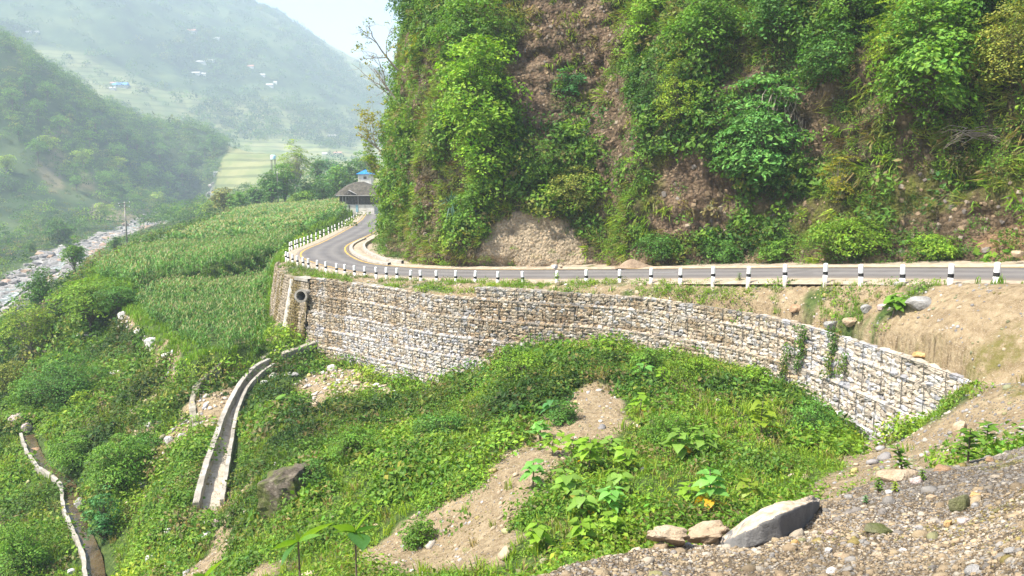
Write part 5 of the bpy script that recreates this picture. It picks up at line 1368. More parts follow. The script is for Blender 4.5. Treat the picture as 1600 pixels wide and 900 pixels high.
# individual trees standing out on the wooded slope beyond the river and in the valley
MESHES = {}
def copy_tree_things(protoname, spots, label, group, name="tree", cat="tree"):
    e0 = None
    for n_i, (x, y, hpx, rz) in enumerate(sorted(spots)):
        g = ground(x, y, 100, 900); sc = hpx * g[1] / F / 10.0
        tmm, cmm = MESHES[protoname]
        e = empty(name, g - [0, 0, .3], label + ', %s from the left' % ORD[n_i], cat, group, rz); e.scale = (sc, sc, sc); obj("trunk", tmm, e); obj("crown", cmm, e)
MESHES['a'] = tree_meshes(10, 4.0, G['mid'], 701, nb=18, leaf='fine', rb=.36, want=.5)
MESHES['b'] = tree_meshes(10, 3.2, G['deep'] * 1.2, 702, nb=16, leaf='fine', rb=.38, base=.2, want=.5)
MESHES['c'] = tree_meshes(10, 4.4, G['lime'] * .8, 703, nb=26, leaf='med', rb=.36, base=.12, bark=PBARK, want=.5)
rr = np.random.default_rng(31)
copy_tree_things('a', [(x, y, rr.uniform(26, 40), rr.uniform(0, 6)) for x, y in [(20, 175), (60, 190), (95, 215), (140, 228), (185, 262), (165, 300), (232, 290), (262, 300), (210, 330), (120, 300), (60, 255), (215, 245), (250, 258), (75, 160), (285, 290)]], "mid green tree on the slope beyond the river", "trees on the slope beyond the river")
copy_tree_things('b', [(x, y, rr.uniform(24, 38), rr.uniform(0, 6)) for x, y in [(40, 150), (110, 190), (150, 210), (200, 230), (240, 240), (300, 260), (320, 250), (335, 245), (280, 318), (190, 312), (30, 220), (230, 318), (255, 322)]], "dark green tree on the slope beyond the river", "dark trees on the slope beyond the river")
copy_tree_things('c', [(x, y, rr.uniform(24, 36), rr.uniform(0, 6)) for x, y in [(10, 270), (78, 240), (165, 345), (245, 330), (185, 270), (130, 262)]], "light green tree on the slope beyond the river", "light trees on the slope beyond the river")
def vtree(px, py, Y, hpx, wpx, tint, seed, label, name="tree", cat="tree", **k):
    """px,py foot"""
    k.setdefault('want', Y * .0026); g = at(px, py, Y); gz = float(H(g[0], g[1])); g[2] = gz - .2; h = hpx * Y / F; top = at(px, py - hpx, Y)[2]; h = max(h, top - gz)
    return tree(name, g, label, cat, h, wpx * Y / F / 2, tint, seed, **k)
vtree(424, 322, 196, 62, 44, G['deep'] * 1.3, 801, "dark green tree left of the tall pole beyond the maize", nb=34, leaf='fine', base=.1)
vtree(404, 322, 200, 36, 36, G['deep'], 802, "low dark tree at the left end of the tree row beyond the maize", nb=26, leaf='fine', base=.05)
vtree(446, 320, 200, 76, 46, G['mid'], 803, "green tree just behind the tall pole beyond the maize", nb=36, leaf='fine', base=.15)
vtree(463, 318, 215, 104, 58, G['lime'] * .8, 804, "tall pale airy tree rising above the others beyond the maize", nb=40, leaf='spray', base=.4, bark=PBARK, rb=.3)
vtree(482, 322, 190, 48, 44, G['dark'] * 1.4, 805, "dark rounded tree right of the tall pale tree", nb=30, leaf='fine', base=.05)
vtree(505, 322, 188, 50, 44, G['deep'] * 1.2, 806, "dark green tree left of the old house", nb=30, leaf='fine', base=.05)
vtree(498, 312, 230, 72, 30, G['deep'] * 1.2, 807, "slender dark tree behind the row left of the old house", nb=24, leaf='fine', base=.3)
vtree(528, 318, 195, 64, 40, G['mid'], 808, "green tree just behind the old house, left of its roof", nb=30, leaf='fine', base=.15)
vtree(545, 305, 220, 62, 40, G['deep'] * 1.3, 809, "green tree behind the roof of the old house", nb=30, leaf='fine', base=.15)
vtree(572, 300, 230, 72, 44, G['mid'], 810, "green tree behind the blue roofed house", nb=30, leaf='fine', base=.15)
vtree(519, 300, 300, 50, 46, G['teal'], 811, "blue-green tree farther back above the old house", nb=26, leaf='fine', base=.1)
vtree(470, 321, 186, 26, 40, G['bright'] * .8, 812, "low bright bush at the foot of the tall pale tree", "bush", "bush", nb=22, leaf='fine', base=.0)
vtree(350, 345, 205, 44, 38, G['olive'] * .7 + G['brown'] * .4, 813, "brownish olive tree at the top of the river by the maize corner", nb=28, leaf='fine', base=.1)
vtree(372, 338, 200, 34, 34, G['mid'], 814, "green bush right of the brownish tree at the maize corner", "bush", "bush", nb=24, leaf='fine', base=.0)
vtree(330, 340, 240, 32, 26, G['lime'] * .7, 815, "light green tree left of the brownish tree by the river", nb=20, leaf='fine', base=.1)
vtree(180, 398, 150, 26, 20, G['deep'], 816, "small dark tree left of the pole at the maize edge", nb=18, leaf='fine', base=.1)
vtree(92, 370, 235, 30, 44, G['deep'], 817, "dark bush on the grassy far bank of the river", "bush", "bush", nb=24, leaf='fine', base=.0)
vtree(48, 388, 205, 16, 20, G['deep'], 818, "small dark bush on the grassy far bank, nearest the left edge", "bush", "bush", nb=14, leaf='fine', base=.0)
# slope below the fields
def strees(*a, **k): return vtree(*a, **k)
strees(64, 494, 88, 84, 58, G['deep'] * 1.15, 820, "dark green tree standing against the pale river boulders", nb=44, leaf='fine', base=.25, rb=.34)
strees(118, 440, 118, 76, 36, G['mid'], 821, "slim green tree at the left corner of the maize field", nb=24, leaf='fine', base=.2)
strees(125, 416, 150, 36, 34, G['teal'], 822, "small blue-green tree above the river at the maize corner", nb=22, leaf='spray', base=.3)
strees(142, 514, 64.5, 86, 104, G['bright'] * .85, 823, "wide spreading green tree at the broken corner of the lower maize field", nb=64, leaf='spray', base=.35, rb=.26)
strees(186, 500, 63.5, 66, 72, G['deep'] * 1.5, 824, "dark spreading tree right against the bank between the two maize fields", nb=50, leaf='spray', base=.3, rb=.28)
strees(52, 584, 66, 110, 84, G['lime'] * .75, 825, "airy yellow-green tree on the slope at the left edge", nb=48, leaf='spray', base=.3, rb=.28, bark=PBARK)
strees(18, 566, 73, 80, 64, G['mid'], 826, "green tree at the far left edge under the river boulders", nb=34, leaf='fine', base=.2)
strees(15, 630, 57, 70, 60, G['olive'], 827, "olive tree at the left edge below the airy tree", nb=38, leaf='fine', base=.15, rb=.32)
strees(104, 644, 49, 104, 124, G['deep'] * 1.35, 828, "big dark round tree in the middle of the left slope", nb=90, leaf='fine', base=.02, rb=.24)
strees(50, 650, 50, 60, 70, G['mid'], 829, "green bush left of the big dark round tree", "bush", "bush", nb=50, leaf='fine', base=.02, rb=.28)
strees(135, 628, 50, 44, 40, G['deep'] * 1.3, 830, "smaller dark bush at the right side of the big round tree", "bush", "bush", nb=30, leaf='fine', base=.02, rb=.3)
strees(190, 762, 35.5, 90, 110, G['mid'] * 1.1, 831, "large leafy bush above the irrigation channel", "bush", "bush", nb=90, leaf='fine', base=.0, rb=.22)
strees(120, 735, 40, 66, 76, G['mid'], 832, "green bush between the irrigation channel and the big round tree", "bush", "bush", nb=56, leaf='fine', base=.0, rb=.26)
strees(222, 724, 37, 50, 60, G['deep'] * 1.4, 833, "dark green bush uphill from the large leafy bush", "bush", "bush", nb=40, leaf='fine', base=.0, rb=.28)
strees(160, 810, 32.5, 60, 56, G['teal'] * 1.1, 834, "blue-green bush leaning over the lower end of the irrigation channel", "bush", "bush", nb=40, leaf='fine', base=.0, rb=.3)
strees(35, 888, 31, 84, 96, G['mid'] * 1.1, 835, "green bush in the bottom left corner", "bush", "bush", nb=70, leaf='fine', base=.0, rb=.24)
strees(128, 655, 47.5, 40, 34, G['lime'], 836, "small bright yellow-green bush below the big dark tree", "bush", "bush", nb=26, leaf='med', base=.0, rb=.32)
strees(495, 792, 23.5, 60, 60, G['deep'] * 1.3, 837, "dark bush growing over the right side of the big boulder", "bush", "bush", nb=44, leaf='fine', base=.0, rb=.28)
strees(655, 860, 17.3, 64, 66, G['mid'] * 1.0, 838, "green bush at the lower left end of the bare gravel slope", "bush", "bush", nb=50, leaf='fine', base=.0, rb=.26)
strees(880, 655, 23, 44, 60, G['deep'] * 1.4, 839, "dark bush at the upper left edge of the bare spoil", "bush", "bush", nb=44, leaf='fine', base=.0, rb=.26)
strees(1180, 605, 27.5, 44, 60, G['bright'] * .9, 840, "bushy bright plant clump against the gabion wall on the mound crest", "bush", "bush", nb=40, leaf='fine', base=.0, rb=.28)
strees(1270, 690, 23.4, 70, 80, G['deep'] * 1.5, 841, "green bush at the right end of the mound against the wall foot", "bush", "bush", nb=56, leaf='fine', base=.0, rb=.26)
strees(795, 600, 34.5, 70, 26, G['mid'], 842, "tall narrow weed growing up the middle of the gabion wall", "bush", "bush", nb=24, leaf='fine', base=.0, rb=.4)
strees(1010, 590, 30.5, 46, 60, G['mid'], 843, 'green bush on the mound crest right of the highest small plant', 'bush', 'bush', nb=40, leaf='fine', base=.0, rb=.28)
strees(1090, 600, 28.5, 44, 56, G['bright'] * .9, 844, 'bright bush on the mound crest at the middle of the wall', 'bush', 'bush', nb=40, leaf='fine', base=.0, rb=.28)
strees(560, 740, 25, 60, 90, G['mid'], 845, 'wide low bush right of the big mossy boulder', 'bush', 'bush', nb=60, leaf='fine', base=.0, rb=.24)
strees(690, 690, 26, 50, 90, G['deep'] * 1.3, 846, 'dark wide bush in the middle of the green slope left of the bare strip', 'bush', 'bush', nb=60, leaf='fine', base=.0, rb=.24)
strees(1040, 690, 20, 60, 80, G['mid'], 847, 'green bush behind the broad-leaved plants in the middle of the mound', 'bush', 'bush', nb=60, leaf='fine', base=.0, rb=.24)
strees(820, 610, 31, 50, 90, G['bright'] * .8, 848, 'wide green bush on the left shoulder of the mound below the wall', 'bush', 'bush', nb=60, leaf='fine', base=.0, rb=.24)
# climbers on the right of the gabion wall
for k, (x, y0_, y1_, lab) in enumerate([(1242, 545, 610, "thin green climber on the gabion wall, leftmost of the four"), (1268, 515, 580, "thin green climber on the gabion wall, second from the left"), (1312, 515, 595, "thicker green climber hanging from the top of the gabion wall"), (1335, 560, 590, "short green climber on the gabion wall, rightmost of the four")]):
    so = Soup(); gp, gq = proj(GLINE); kk_ = int(np.argmin(np.abs(gp - x))); base = GLINE[kk_]; tx_ = np.gradient(GLINE[:, :2], axis=0)[kk_]; tx_ /= np.linalg.norm(tx_); nv = np.array([tx_[1], -tx_[0], 0])
    pts, tn = [], []
    for y in np.arange(y0_, y1_, 1.4):
        zz_ = at(x, y, base[1] - .5)[2]; of = .3 + .17 * max(0, (.05 - zz_)); pts.append([base[0] + nv[0] * of + RNG.normal(0, .10), base[1] + nv[1] * of + RNG.normal(0, .05), zz_])
    pts = np.array(pts); so.put(T_TINY, pts, nv, RNG.uniform(.09, .2, len(pts)), pal(['deep', 'mid', 'olive'], [3, 2, 1], len(pts)))
    e = empty("climbing_plant", pts[-1], lab, "climber"); o = so.build("leaves", None, None, None); par(o, e)
    mb = MB(); mb.tube(pts[::6], .012, 4, False); par(mb.build("stem", BARK), e)

# river: boulders
m, nt, b = new_mat("river_stone"); p = gpos(nt); oi = nt.nodes.new("ShaderNodeObjectInfo").outputs["Random"]
n = noise(nt, .7, 6, .65, p); c = ramp(nt, n, [(.3, (.12, .115, .11)), (.5, (.25, .24, .225)), (.7, (.38, .365, .35))])
c = mixc(nt, mth(nt, 'MULTIPLY', mth(nt, 'GREATER_THAN', oi, .78), .55), c, (.42, .24, .15)); nt.links.new(c, b.inputs["Base Color"]); bump(nt, b, noise(nt, 3, 6, .7, p), .25); RSTONE = m
import bmesh
def boulder_mesh(name, seed, mat, sub=3, squash=.7, rough=.22, smooth=False, cuts=7):
    bm = bmesh.new(); bmesh.ops.create_icosphere(bm, subdivisions=sub, radius=1.0); r = np.random.default_rng(seed)
    pl = [(lambda d: d / np.linalg.norm(d))(r.normal(size=3)) for _ in range(cuts)]; lim = r.uniform(.55, .85, cuts)
    co = np.array([v.co[:] for v in bm.verts])
    for d, l in zip(pl, lim):
        e = co @ d - l; co -= np.clip(e, 0, None)[:, None] * d * .9
    nz_ = fbm(co[:, 0] * 1.7 + seed, co[:, 1] * 1.7 + co[:, 2] * 1.3, seed, 4); co *= (1 + rough * nz_)[:, None]; co[:, 2] *= squash
    for v, c in zip(bm.verts, co): v.co = c
    me = bpy.data.meshes.new(name); bm.to_mesh(me); bm.free(); me.materials.append(mat)
    me.polygons.foreach_set("use_smooth", np.full(len(me.polygons), smooth)); return me
RB = [boulder_mesh("river_boulder", 900 + i, RSTONE, 3) for i in range(7)]
rr = np.random.default_rng(17)
cand = river * VIS * FOV * (GY < 300)
P, Nn, i, j = scatter_ground(cand * .055); P = P[np.argsort(P[:, 1])][:120]
for q in P:
    D = q[1]; s = rr.uniform(1.0, 2.4) * np.interp(D, [90, 300], [.75, 1.3]); e = obj("river_boulder", RB[rr.integers(0, 7)], None, q - [0, 0, .25 * s]); e.scale = (s * rr.uniform(.8, 1.4), s * rr.uniform(.7, 1.1), s * rr.uniform(.7, 1.1)); e.rotation_euler = (rr.normal(0, .2), rr.normal(0, .2), rr.uniform(0, 6.3))
    tag(e, "pale rounded boulder lying among the others in the river bed", "boulder", "boulders in the river bed")
P, Nn, i, j = scatter_ground(river * VIS * FOV * np.where(GY < 300, .22, .05)); n = len(P); s = RNG.uniform(.35, 1.1, n) * np.interp(P[:, 1], [90, 500], [.8, 2.4]); cols = np.array([[.28, .27, .255], [.38, .365, .345], [.25, .24, .24], [.34, .25, .18]])[RNG.choice(4, n, p=[.4, .35, .17, .08])]
scatter_rocks("river_rocks", P, rand_rot(n, .4), np.stack([s, s * .8, s * .6], -1), cols * RNG.uniform(.8, 1.2, (n, 1)), STONE)
wv = []
RCs, _ = resample(RIVC, 4.0)
for d in (-2.6, -.8, 1.0, 2.8):
    r = offs(RCs, d + 0); r[:, 0] += 2.5 * np.sin(np.arange(len(r)) * .35); r[:, 2] = H(r[:, 0], r[:, 1]) + .35; wv.append(r)
m, nt, b = new_mat("river_water"); p = gpos(nt)
nt.links.new(ramp(nt, noise(nt, .8, 5, .7, p), [(.4, (.12, .14, .12)), (.56, (.25, .27, .25)), (.62, (.6, .62, .6))]), b.inputs["Base Color"]); b.inputs["Roughness"].default_value = .25; bump(nt, b, noise(nt, 2, 4, .6, p), .15)
tag(obj("river_water", loft("river_water", wv, m)), kind="structure")

# houses
m, nt, b = new_mat("whitewash"); p = gpos(nt)
nt.links.new(ramp(nt, noise(nt, 1.5, 5, .7, p), [(.3, (.50, .46, .38)), (.6, (.74, .71, .65))]), b.inputs["Base Color"]); WASH = m
m, nt, b = new_mat("slate_roof"); p = gpos(nt)
nt.links.new(ramp(nt, noise(nt, 1.8, 6, .7, p), [(.3, (.04, .035, .028)), (.5, (.085, .075, .06)), (.7, (.15, .135, .105))]), b.inputs["Base Color"]); bump(nt, b, noise(nt, 5, 5, .7, p), .08); SLATE = m
m, nt, b = new_mat("dark_timber"); p = gpos(nt)
nt.links.new(ramp(nt, noise(nt, 3, 5, .7, p), [(.35, (.04, .035, .03)), (.55, (.13, .115, .10)), (.7, (.24, .22, .2))]), b.inputs["Base Color"]); TIMB = m
m, nt, b = new_mat("blue_tin"); b.inputs["Base Color"].default_value = (.02, .20, .60, 1); b.inputs["Roughness"].default_value = .5; BLUE = m
m, nt, b = new_mat("tin_roof"); b.inputs["Base Color"].default_value = (.42, .40, .38, 1); b.inputs["Roughness"].default_value = .6; TIN = m
m, nt, b = new_mat("pale_blue_door"); b.inputs["Base Color"].default_value = (.25, .45, .5, 1); PBL = m
HD = 150.0; px1 = HD / F     # metres per pixel there
hb = at(530, 328, HD); hb[2] = float(H(hb[0], hb[1])); 
# keep foot level with the photo
hb[2] = at(530, 330, HD)[2]
hs = empty("old_house", hb, "old farmhouse with dark bowed roof, timber upper floor and whitewashed base by the bend", "house")
W_ = 62 * px1; Dp = 5.5
def hbx(name, x0, x1, y0, y1, z0, z1, mat, root=hs, parent=None):
    mb = MB(); mb.box(((x0 + x1) / 2, (y0 + y1) / 2, (z0 + z1) / 2), (x1 - x0, y1 - y0, z1 - z0)); return mb.build(name, mat, parent or root)
hs.scale = (.88, .88, .88)
base_h = 11.5 * px1; up_h = 27 * px1
w1 = hbx("plinth_wall", 0, W_, 0, Dp, -1.5, base_h, WASH)
hbx("plinth_recess", 2.05, 2.35, -.02, .2, 0, base_h * .9, TIMB, parent=w1); hbx("door", 3.6, 4.1, -.06, .1, -.2, base_h * .95, PBL)
w2 = hbx("timber_wall", .05, W_ - .05, .35, Dp, base_h, up_h, TIMB); tag(w2, "weathered grey timber upper wall")
for k in range(12):
    x = .15 + k * (W_ - .3) / 11; hbx("veranda_post", x - .05, x + .05, .02, .12, base_h, up_h, TIN if k in (1, 2, 6) else TIMB)
for k in range(4): hbx("shutter", .5 + k * 1.7, 1.1 + k * 1.7, .28, .36, base_h + .3, up_h - .3, SLATE)
hbx("veranda_roof", -.5, W_ + .3, -.7, .6, up_h, up_h + .14, TIN)
# bowed hipped roof
nx_, ny_ = 22, 12; V = []
for i_ in range(nx_):
    for j_ in range(ny_):
        u = i_ / (nx_ - 1); v = j_ / (ny_ - 1); x = -.9 + u * (W_ + 1.8); y = -.5 + v * (Dp + 1.2)
        hx = np.interp(u, [0, .08, .25, .45, .62, 1], [0, .42, .78, 1.0, 1.0, .55]); hy = 1 - abs(2 * v - 1) ** 1.6
        V.append([x, y, up_h + .1 + 2.95 * min(hx, .25 + .75 * hy if hy > 0 else 0) * (hy ** .5) + .05 * fbm(np.array(x), np.array(y), 3, 2)])
V = np.array(V); n_ = nx_ * ny_; V2 = np.r_[V, V - [0, 0, .18]]
gq_ = grid_quads(nx_, ny_); rf = obj("roof", np_mesh("roof", V2, np.r_[gq_, gq_[:, ::-1] + n_], None, SLATE, True), hs)
mb = MB(); gx0 = 2.1; mb.add([[gx0 - .9, -.55, up_h + .2], [gx0 + 1.1, -.55, up_h + .2], [gx0 + .1, -.55, up_h + 1.15], [gx0 - .9, 1.4, up_h + .2], [gx0 + 1.1, 1.4, up_h + .2], [gx0 + .1, 1.4, up_h + 1.15]], [[0, 1, 4, 3], [0, 3, 5, 2], [1, 2, 5, 4]], [[0, 2, 1], [3, 4, 5]]); mb.build("dormer", TIMB, rf)
mb = MB(); mb.add([[gx0 + .1, -.75, up_h + 1.22], [gx0 + 1.9, -.75, up_h + .35], [gx0 + 1.9, 1.2, up_h + .4], [gx0 + .1, 1.2, up_h + 1.27], [gx0 + .1, -.75, up_h + 1.16], [gx0 + 1.9, -.75, up_h + .29], [gx0 + 1.9, 1.2, up_h + .34], [gx0 + .1, 1.2, up_h + 1.2]], [[0, 1, 2, 3], [4, 7, 6, 5], [0, 4, 5, 1], [1, 5, 6, 2]]); mb.build("dormer_roof", TIN, rf)
b2 = at(560, 300, 165); b2[2] = float(H(b2[0], b2[1])); q1 = 165 / F
bh = empty("blue_roofed_house", b2, "white house with a bright blue tin pyramid roof behind the old farmhouse", "house")
zt_ = at(560, 272, 165)[2] - b2[2]; za = at(567, 264.5, 165)[2] - b2[2]; xw = 20 * q1
w3 = hbx("wall", 0, xw, 0, 3, -1, zt_, WASH, bh); hbx("window", xw * .42, xw * .66, -.03, .1, zt_ - 1.0, zt_ - .5, TIMB, bh)
mb = MB(); e_ = .35; mb.add([[-e_, -e_, zt_], [xw + e_, -e_, zt_], [xw + e_, 3 + e_, zt_], [-e_, 3 + e_, zt_], [xw / 2, 1.5, za]], [[3, 2, 1, 0]], [[0, 1, 4], [1, 2, 4], [2, 3, 4], [3, 0, 4]]); mb.build("roof", BLUE, bh)
# heap of stone left of the house
o = obj("boulder", boulder_mesh("boulder", 950, OLDC, 3), None, at(519, 329, 148)); o.scale = (.9, .7, .8); tag(o, "grey stone heap at the maize edge just left of the old farmhouse", "rock")
# far houses
m, nt, b = new_mat("pale_wall"); b.inputs["Base Color"].default_value = (.50, .49, .46, 1); PW = m
m, nt, b = new_mat("rust_roof"); b.inputs["Base Color"].default_value = (.40, .22, .16, 1); RUST = m
m, nt, b = new_mat("far_blue_roof"); b.inputs["Base Color"].default_value = (.10, .28, .62, 1); FBL = m
def farhouse(px, py, wpx, hpx, roofmat, label, y0=200, wallmat=None):
    g = ground(px, py + hpx / 2, y0, 2300); q = g[1] / F; w = wpx * q; h = hpx * q; e = empty("far_house", g, label, "house", rz=0)
    mb = MB(); mb.box((0, w * .25, h * .25 - 1), (w, w * .5, h * .5 + 2)); mb.build("wall", wallmat or PW, e)
    mb = MB(); o_ = w * .06; a0, a1 = -w / 2 - o_, w / 2 + o_; mb.add([[a0, -o_, h * .5], [a1, -o_, h * .5], [a1, w * .5 + o_, h * .5], [a0, w * .5 + o_, h * .5], [a0, w * .25, h], [a1, w * .25, h]], [[0, 1, 5, 4], [2, 3, 4, 5], [3, 2, 1, 0]], [[0, 4, 3], [1, 2, 5]]); mb.build("roof", roofmat, e)
farhouse(187, 133, 20, 8, FBL, "long far house with a blue roof low on the misty mountain"); farhouse(175, 138, 9, 5, PW, "small white far house just left of the long blue roofed one"); farhouse(176, 130, 8, 4, RUST, "tiny far house with a rusty roof above the long blue roofed one")
farhouse(296, 48, 16, 6, RUST, "white far house with reddish roof, highest on the misty mountain"); farhouse(338, 60, 8, 4, TIN, "tiny white far house right of and below the highest one")
farhouse(314, 97, 15, 5, TIN, "long white far house in the middle of the misty mountain"); farhouse(329, 95, 10, 5, TIN, "short white far house touching the long white one's right end"); farhouse(305, 114, 12, 4, TIN, "white far house below the long white one"); farhouse(318, 116, 6, 5, TIN, "tiny white shed right of the house below the long one")
farhouse(391, 104, 9, 5, RUST, "reddish far house on the right flank of the misty mountain"); farhouse(410, 117, 7, 4, TIN, "tiny pale far house right of and below the reddish one"); farhouse(421, 133, 10, 5, TIN, "pale far house lowest on the right flank of the mountain"); farhouse(430, 129, 5, 4, PW, "tiny white shed just above the lowest pale far house")
farhouse(44, 50, 8, 4, TIN, "pale far house at the left, high on the misty mountain"); farhouse(57, 50, 6, 3, TIN, "tiny pale far shed right of the high left one"); farhouse(110, 121, 5, 4, PW, "tiny white far hut above the wooded slope")
farhouse(516, 212, 16, 4, TIN, "long tin roofed far house on the valley fields near the cliff"); farhouse(503, 219, 6, 3, PW, "tiny white far hut left of and below the long tin roofed one"); farhouse(527, 239, 12, 4, RUST, "pinkish tin roofed far house in the valley above the farmhouse"); farhouse(507, 240, 7, 4, PW, "small white far house left of the pinkish tin roofed one")
farhouse(337, 270, 7, 5, PW, "tiny white hut among the valley terraces left of the bend", 300)
# water tank on the tree row
tk = at(427, 252, 235); tz = float(H(tk[0], tk[1])); e = empty("water_tank", [tk[0], tk[1], tz], "pale blue-white water tank on a tall stand above the tree row", "water tank")
mb = MB(); lathe(mb, [(.75, at(427, 249, 235)[2] - tz), (.78, at(427, 243.5, 235)[2] - tz), (.55, at(427, 242, 235)[2] - tz)], 14); m, nt, b = new_mat("tank_plastic"); b.inputs["Base Color"].default_value = (.55, .78, .80, 1); mb.build("tank", m, e, True)
for sx in (-.5, .5):
    for sy in (-.5, .5): mb = MB(); mb.tube([[sx, sy, -.3], [sx, sy, at(427, 249, 235)[2] - tz]], .07, 6); mb.build("leg", TIMB, e)
# poles
def pole(px, py0, py1, D, label, arms):
    p0 = at(px, py1, D); z0 = min(p0[2], float(H(p0[0], p0[1]))); e = empty("utility_pole", [p0[0], p0[1], z0], label, "utility pole"); hh = at(px, py0, D)[2] - z0; q = D / F
    mb = MB(); mb.tube([[0, 0, -.3], [0, 0, hh]], [.17, .11], 10); mb.build("pole", CONC, e, True)
    for (zz, w, tilt) in arms:
        mb = MB(); mb.tube([[-w / 2, -.1, hh - zz - tilt], [w / 2, -.1, hh - zz + tilt]], .06, 6)
        a = mb.build("crossarm", TIMB, e)
        for s_ in (-.45, 0, .45):
            mb = MB(); x = s_ * w; z = hh - zz + tilt * 2 * s_; mb.tube([[x, -.1, z], [x, -.1, z + .12], [x, -.1, z + .26]], [.03, .07, .04], 8); mb.build("insulator", WHT, a)
    return e, hh
e, hh = pole(199, 315, 386, 150, "grey utility pole with tilted crossarms beside the river boulders", [(.35, 2.3, .15), (1.0, 2.0, -.05)])
mb = MB(); mb.tube([[.3, 0, hh - .8], [-1.7, .5, -.0]], .018, 4, False); mb.build("stay_wire", TIMB, e)
pole(435, 269, 322, 195, "slim pale utility pole standing before the trees beyond the maize", [(.4, 1.4, 0)])
# ------------------------------------------------------------------ foreground gravel and loose stones
PEB = rock_variants(.75, .16, 10, 5)
CUBQ = np.array([[0, 1, 3, 2], [4, 6, 7, 5], [0, 4, 5, 1], [2, 3, 7, 6], [0, 2, 6, 4], [1, 5, 7, 3]]); _cr = np.random.default_rng(6)
CUBV = [np.array([[x, y, z] for x in (-1, 1) for y in (-1, 1) for z in (-1, 1)]) * .7 * (1 + _cr.uniform(-.3, .3, (8, 1))) for _ in range(8)]
gv = (gravel > .5) & FOV & (GY < 9.5)
sizes = []
def pebbles(name, dn, s0, s1, sel, lift=.2, mult=1.0, tiny=False):
    P, Nn, i, j = scatter_ground(sel * dn); n = len(P); s = s0 * (s1 / s0) ** (RNG.random(n) ** 1.8) / 2
    u = P[:, 0] / P[:, 1]; fine = sstep(.40, .52, u) * sstep(4.6, 6.0, P[:, 1])
    t = stone_tint(n, [1.2, 1.0, 1.6, 1.2, .8, 1.6, 1.2, 1.1]); g_ = stone_tint(n, [.5, .6, .3, .3, 3, .3, 3, .2]) * .8; pick = RNG.random(n) < fine * .9; t[pick] = g_[pick] * 1.15
    if s0 < .03 or '_' not in name: t = t * (.52 + .32 * vnoise(P[:, 0] / .9, P[:, 1] / .9, 79))[:, None] * [1, .96, .88]
    moss = (vnoise(P[:, 0] / .7, P[:, 1] / .45, 77) + RNG.normal(0, .12, n)) > .74; t[moss] = t[moss] * [.75, .78, .45]
    Fm = frame_from(Nn, None)
    scatter_rocks(name, P + Nn * (s * lift)[:, None], Fm @ rand_rot(n, .5), np.stack([s, s * RNG.uniform(.6, .95, n), s * RNG.uniform(.4, .75, n)], -1), t * mult, STONE, not tiny, variants=CUBV if tiny else PEB, quads=CUBQ if tiny else BLKQ)
pebbles("gravel", 3600, .009, .028, gv, tiny=True)
pebbles("gravel", 190, .026, .055, gv * .62 if False else gv, .0)
pebbles("gravel", 16, .055, .12, gv, .0)
far_bare = (bare > .5) & wild & (GY < 48) & ~(gravel > .5)
pebbles("loose_stones", 60, .025, .065, far_bare & (GY < 30), .1, .9)
pebbles("loose_stones", 4.5, .07, .15, far_bare, .1, .9)
pebbles("loose_stones", .12, .18, .35, far_bare, .0, .85)
soilz = soilpile & FOV & (GY < 34) & ~(gravel > .5) & ~underwall
pebbles("loose_stones", 9, .05, .14, soilz | (zone & ~soilpile), .1, .85)
pebbles("loose_stones", .5, .15, .38, zone & ~soilpile, .1, .9)
foot = wild & (dwl < -1.6) & (dwl > -3.4) & (GX < -3) & (GY > 38)
pebbles("loose_stones", 8, .1, .35, foot, .1, 1.1)
pebbles("loose_stones", .25, .12, .35, wild & (GY < 60), .35, 1.2)
pebbles("loose_stones", 8, .1, .4, wild & (bare > .3) & (GY > 36) & (GY < 80), .3, 1.15)

# stones held in the bare parts of the cliff and of the gravel cut
P, Nn, i, j = scatter_cliff(tvis * (rockm * 7 + gravm * 16)); n = len(P); g_ = gravm[i, j] > .5; s = np.where(g_, RNG.uniform(.02, .075, n), RNG.uniform(.04, .2, n) * RNG.uniform(.4, 1, n)); t = stone_tint(n, [.6, .4, 1.5, 2, .4, 1.2, .4, 1.6]) * np.where(g_, 1.0, .55)[:, None] * [1, .9, .8]
scatter_rocks("cliff_stones", P - Nn * .02, frame_from(Nn) @ rand_rot(n, .3), np.stack([s, s * .8, s * .6], -1), t, STONE)

# ------------------------------------------------------------------ boulders as things
def rock_mat(name, cols, moss=0.0):
    m, nt, b = new_mat(name); p = gpos(nt); n = noise(nt, 3.0, 7, .68, p); c = ramp(nt, n, [(.3 + .2 * i, k) for i, k in enumerate(cols)])
    if moss: c = mixc(nt, ramp(nt, noise(nt, 1.4, 5, .65, p), [(.5 - moss * .15, (0, 0, 0)), (.62, (1, 1, 1))]), c, (.10, .12, .03))
    nt.links.new(c, b.inputs["Base Color"]); bump(nt, b, noise(nt, 14, 7, .7, p), .06); return m
RM = dict(white=rock_mat("white_stone", [(.40, .38, .35), (.60, .57, .53), (.72, .69, .65)]), tan=rock_mat("tan_stone", [(.26, .18, .11), (.42, .32, .21), (.54, .44, .32)]),
          grey=rock_mat("grey_stone", [(.16, .15, .14), (.30, .29, .27), (.42, .40, .38)]), pink=rock_mat("pinkish_stone", [(.34, .25, .22), (.50, .40, .36), (.62, .54, .50)]),
          brown=rock_mat("brown_stone", [(.15, .09, .05), (.30, .19, .11), (.42, .30, .19)]), moss=rock_mat("mossy_stone", [(.12, .10, .07), (.22, .19, .14), (.34, .30, .24)], 1.0), orange=rock_mat("orange_stone", [(.38, .22, .08), (.52, .32, .13), (.60, .42, .22)]))
RM["dark"] = rock_mat("dark_lichened_stone", [(.05, .042, .032), (.11, .09, .068), (.24, .205, .16)], .35)
BM = {}
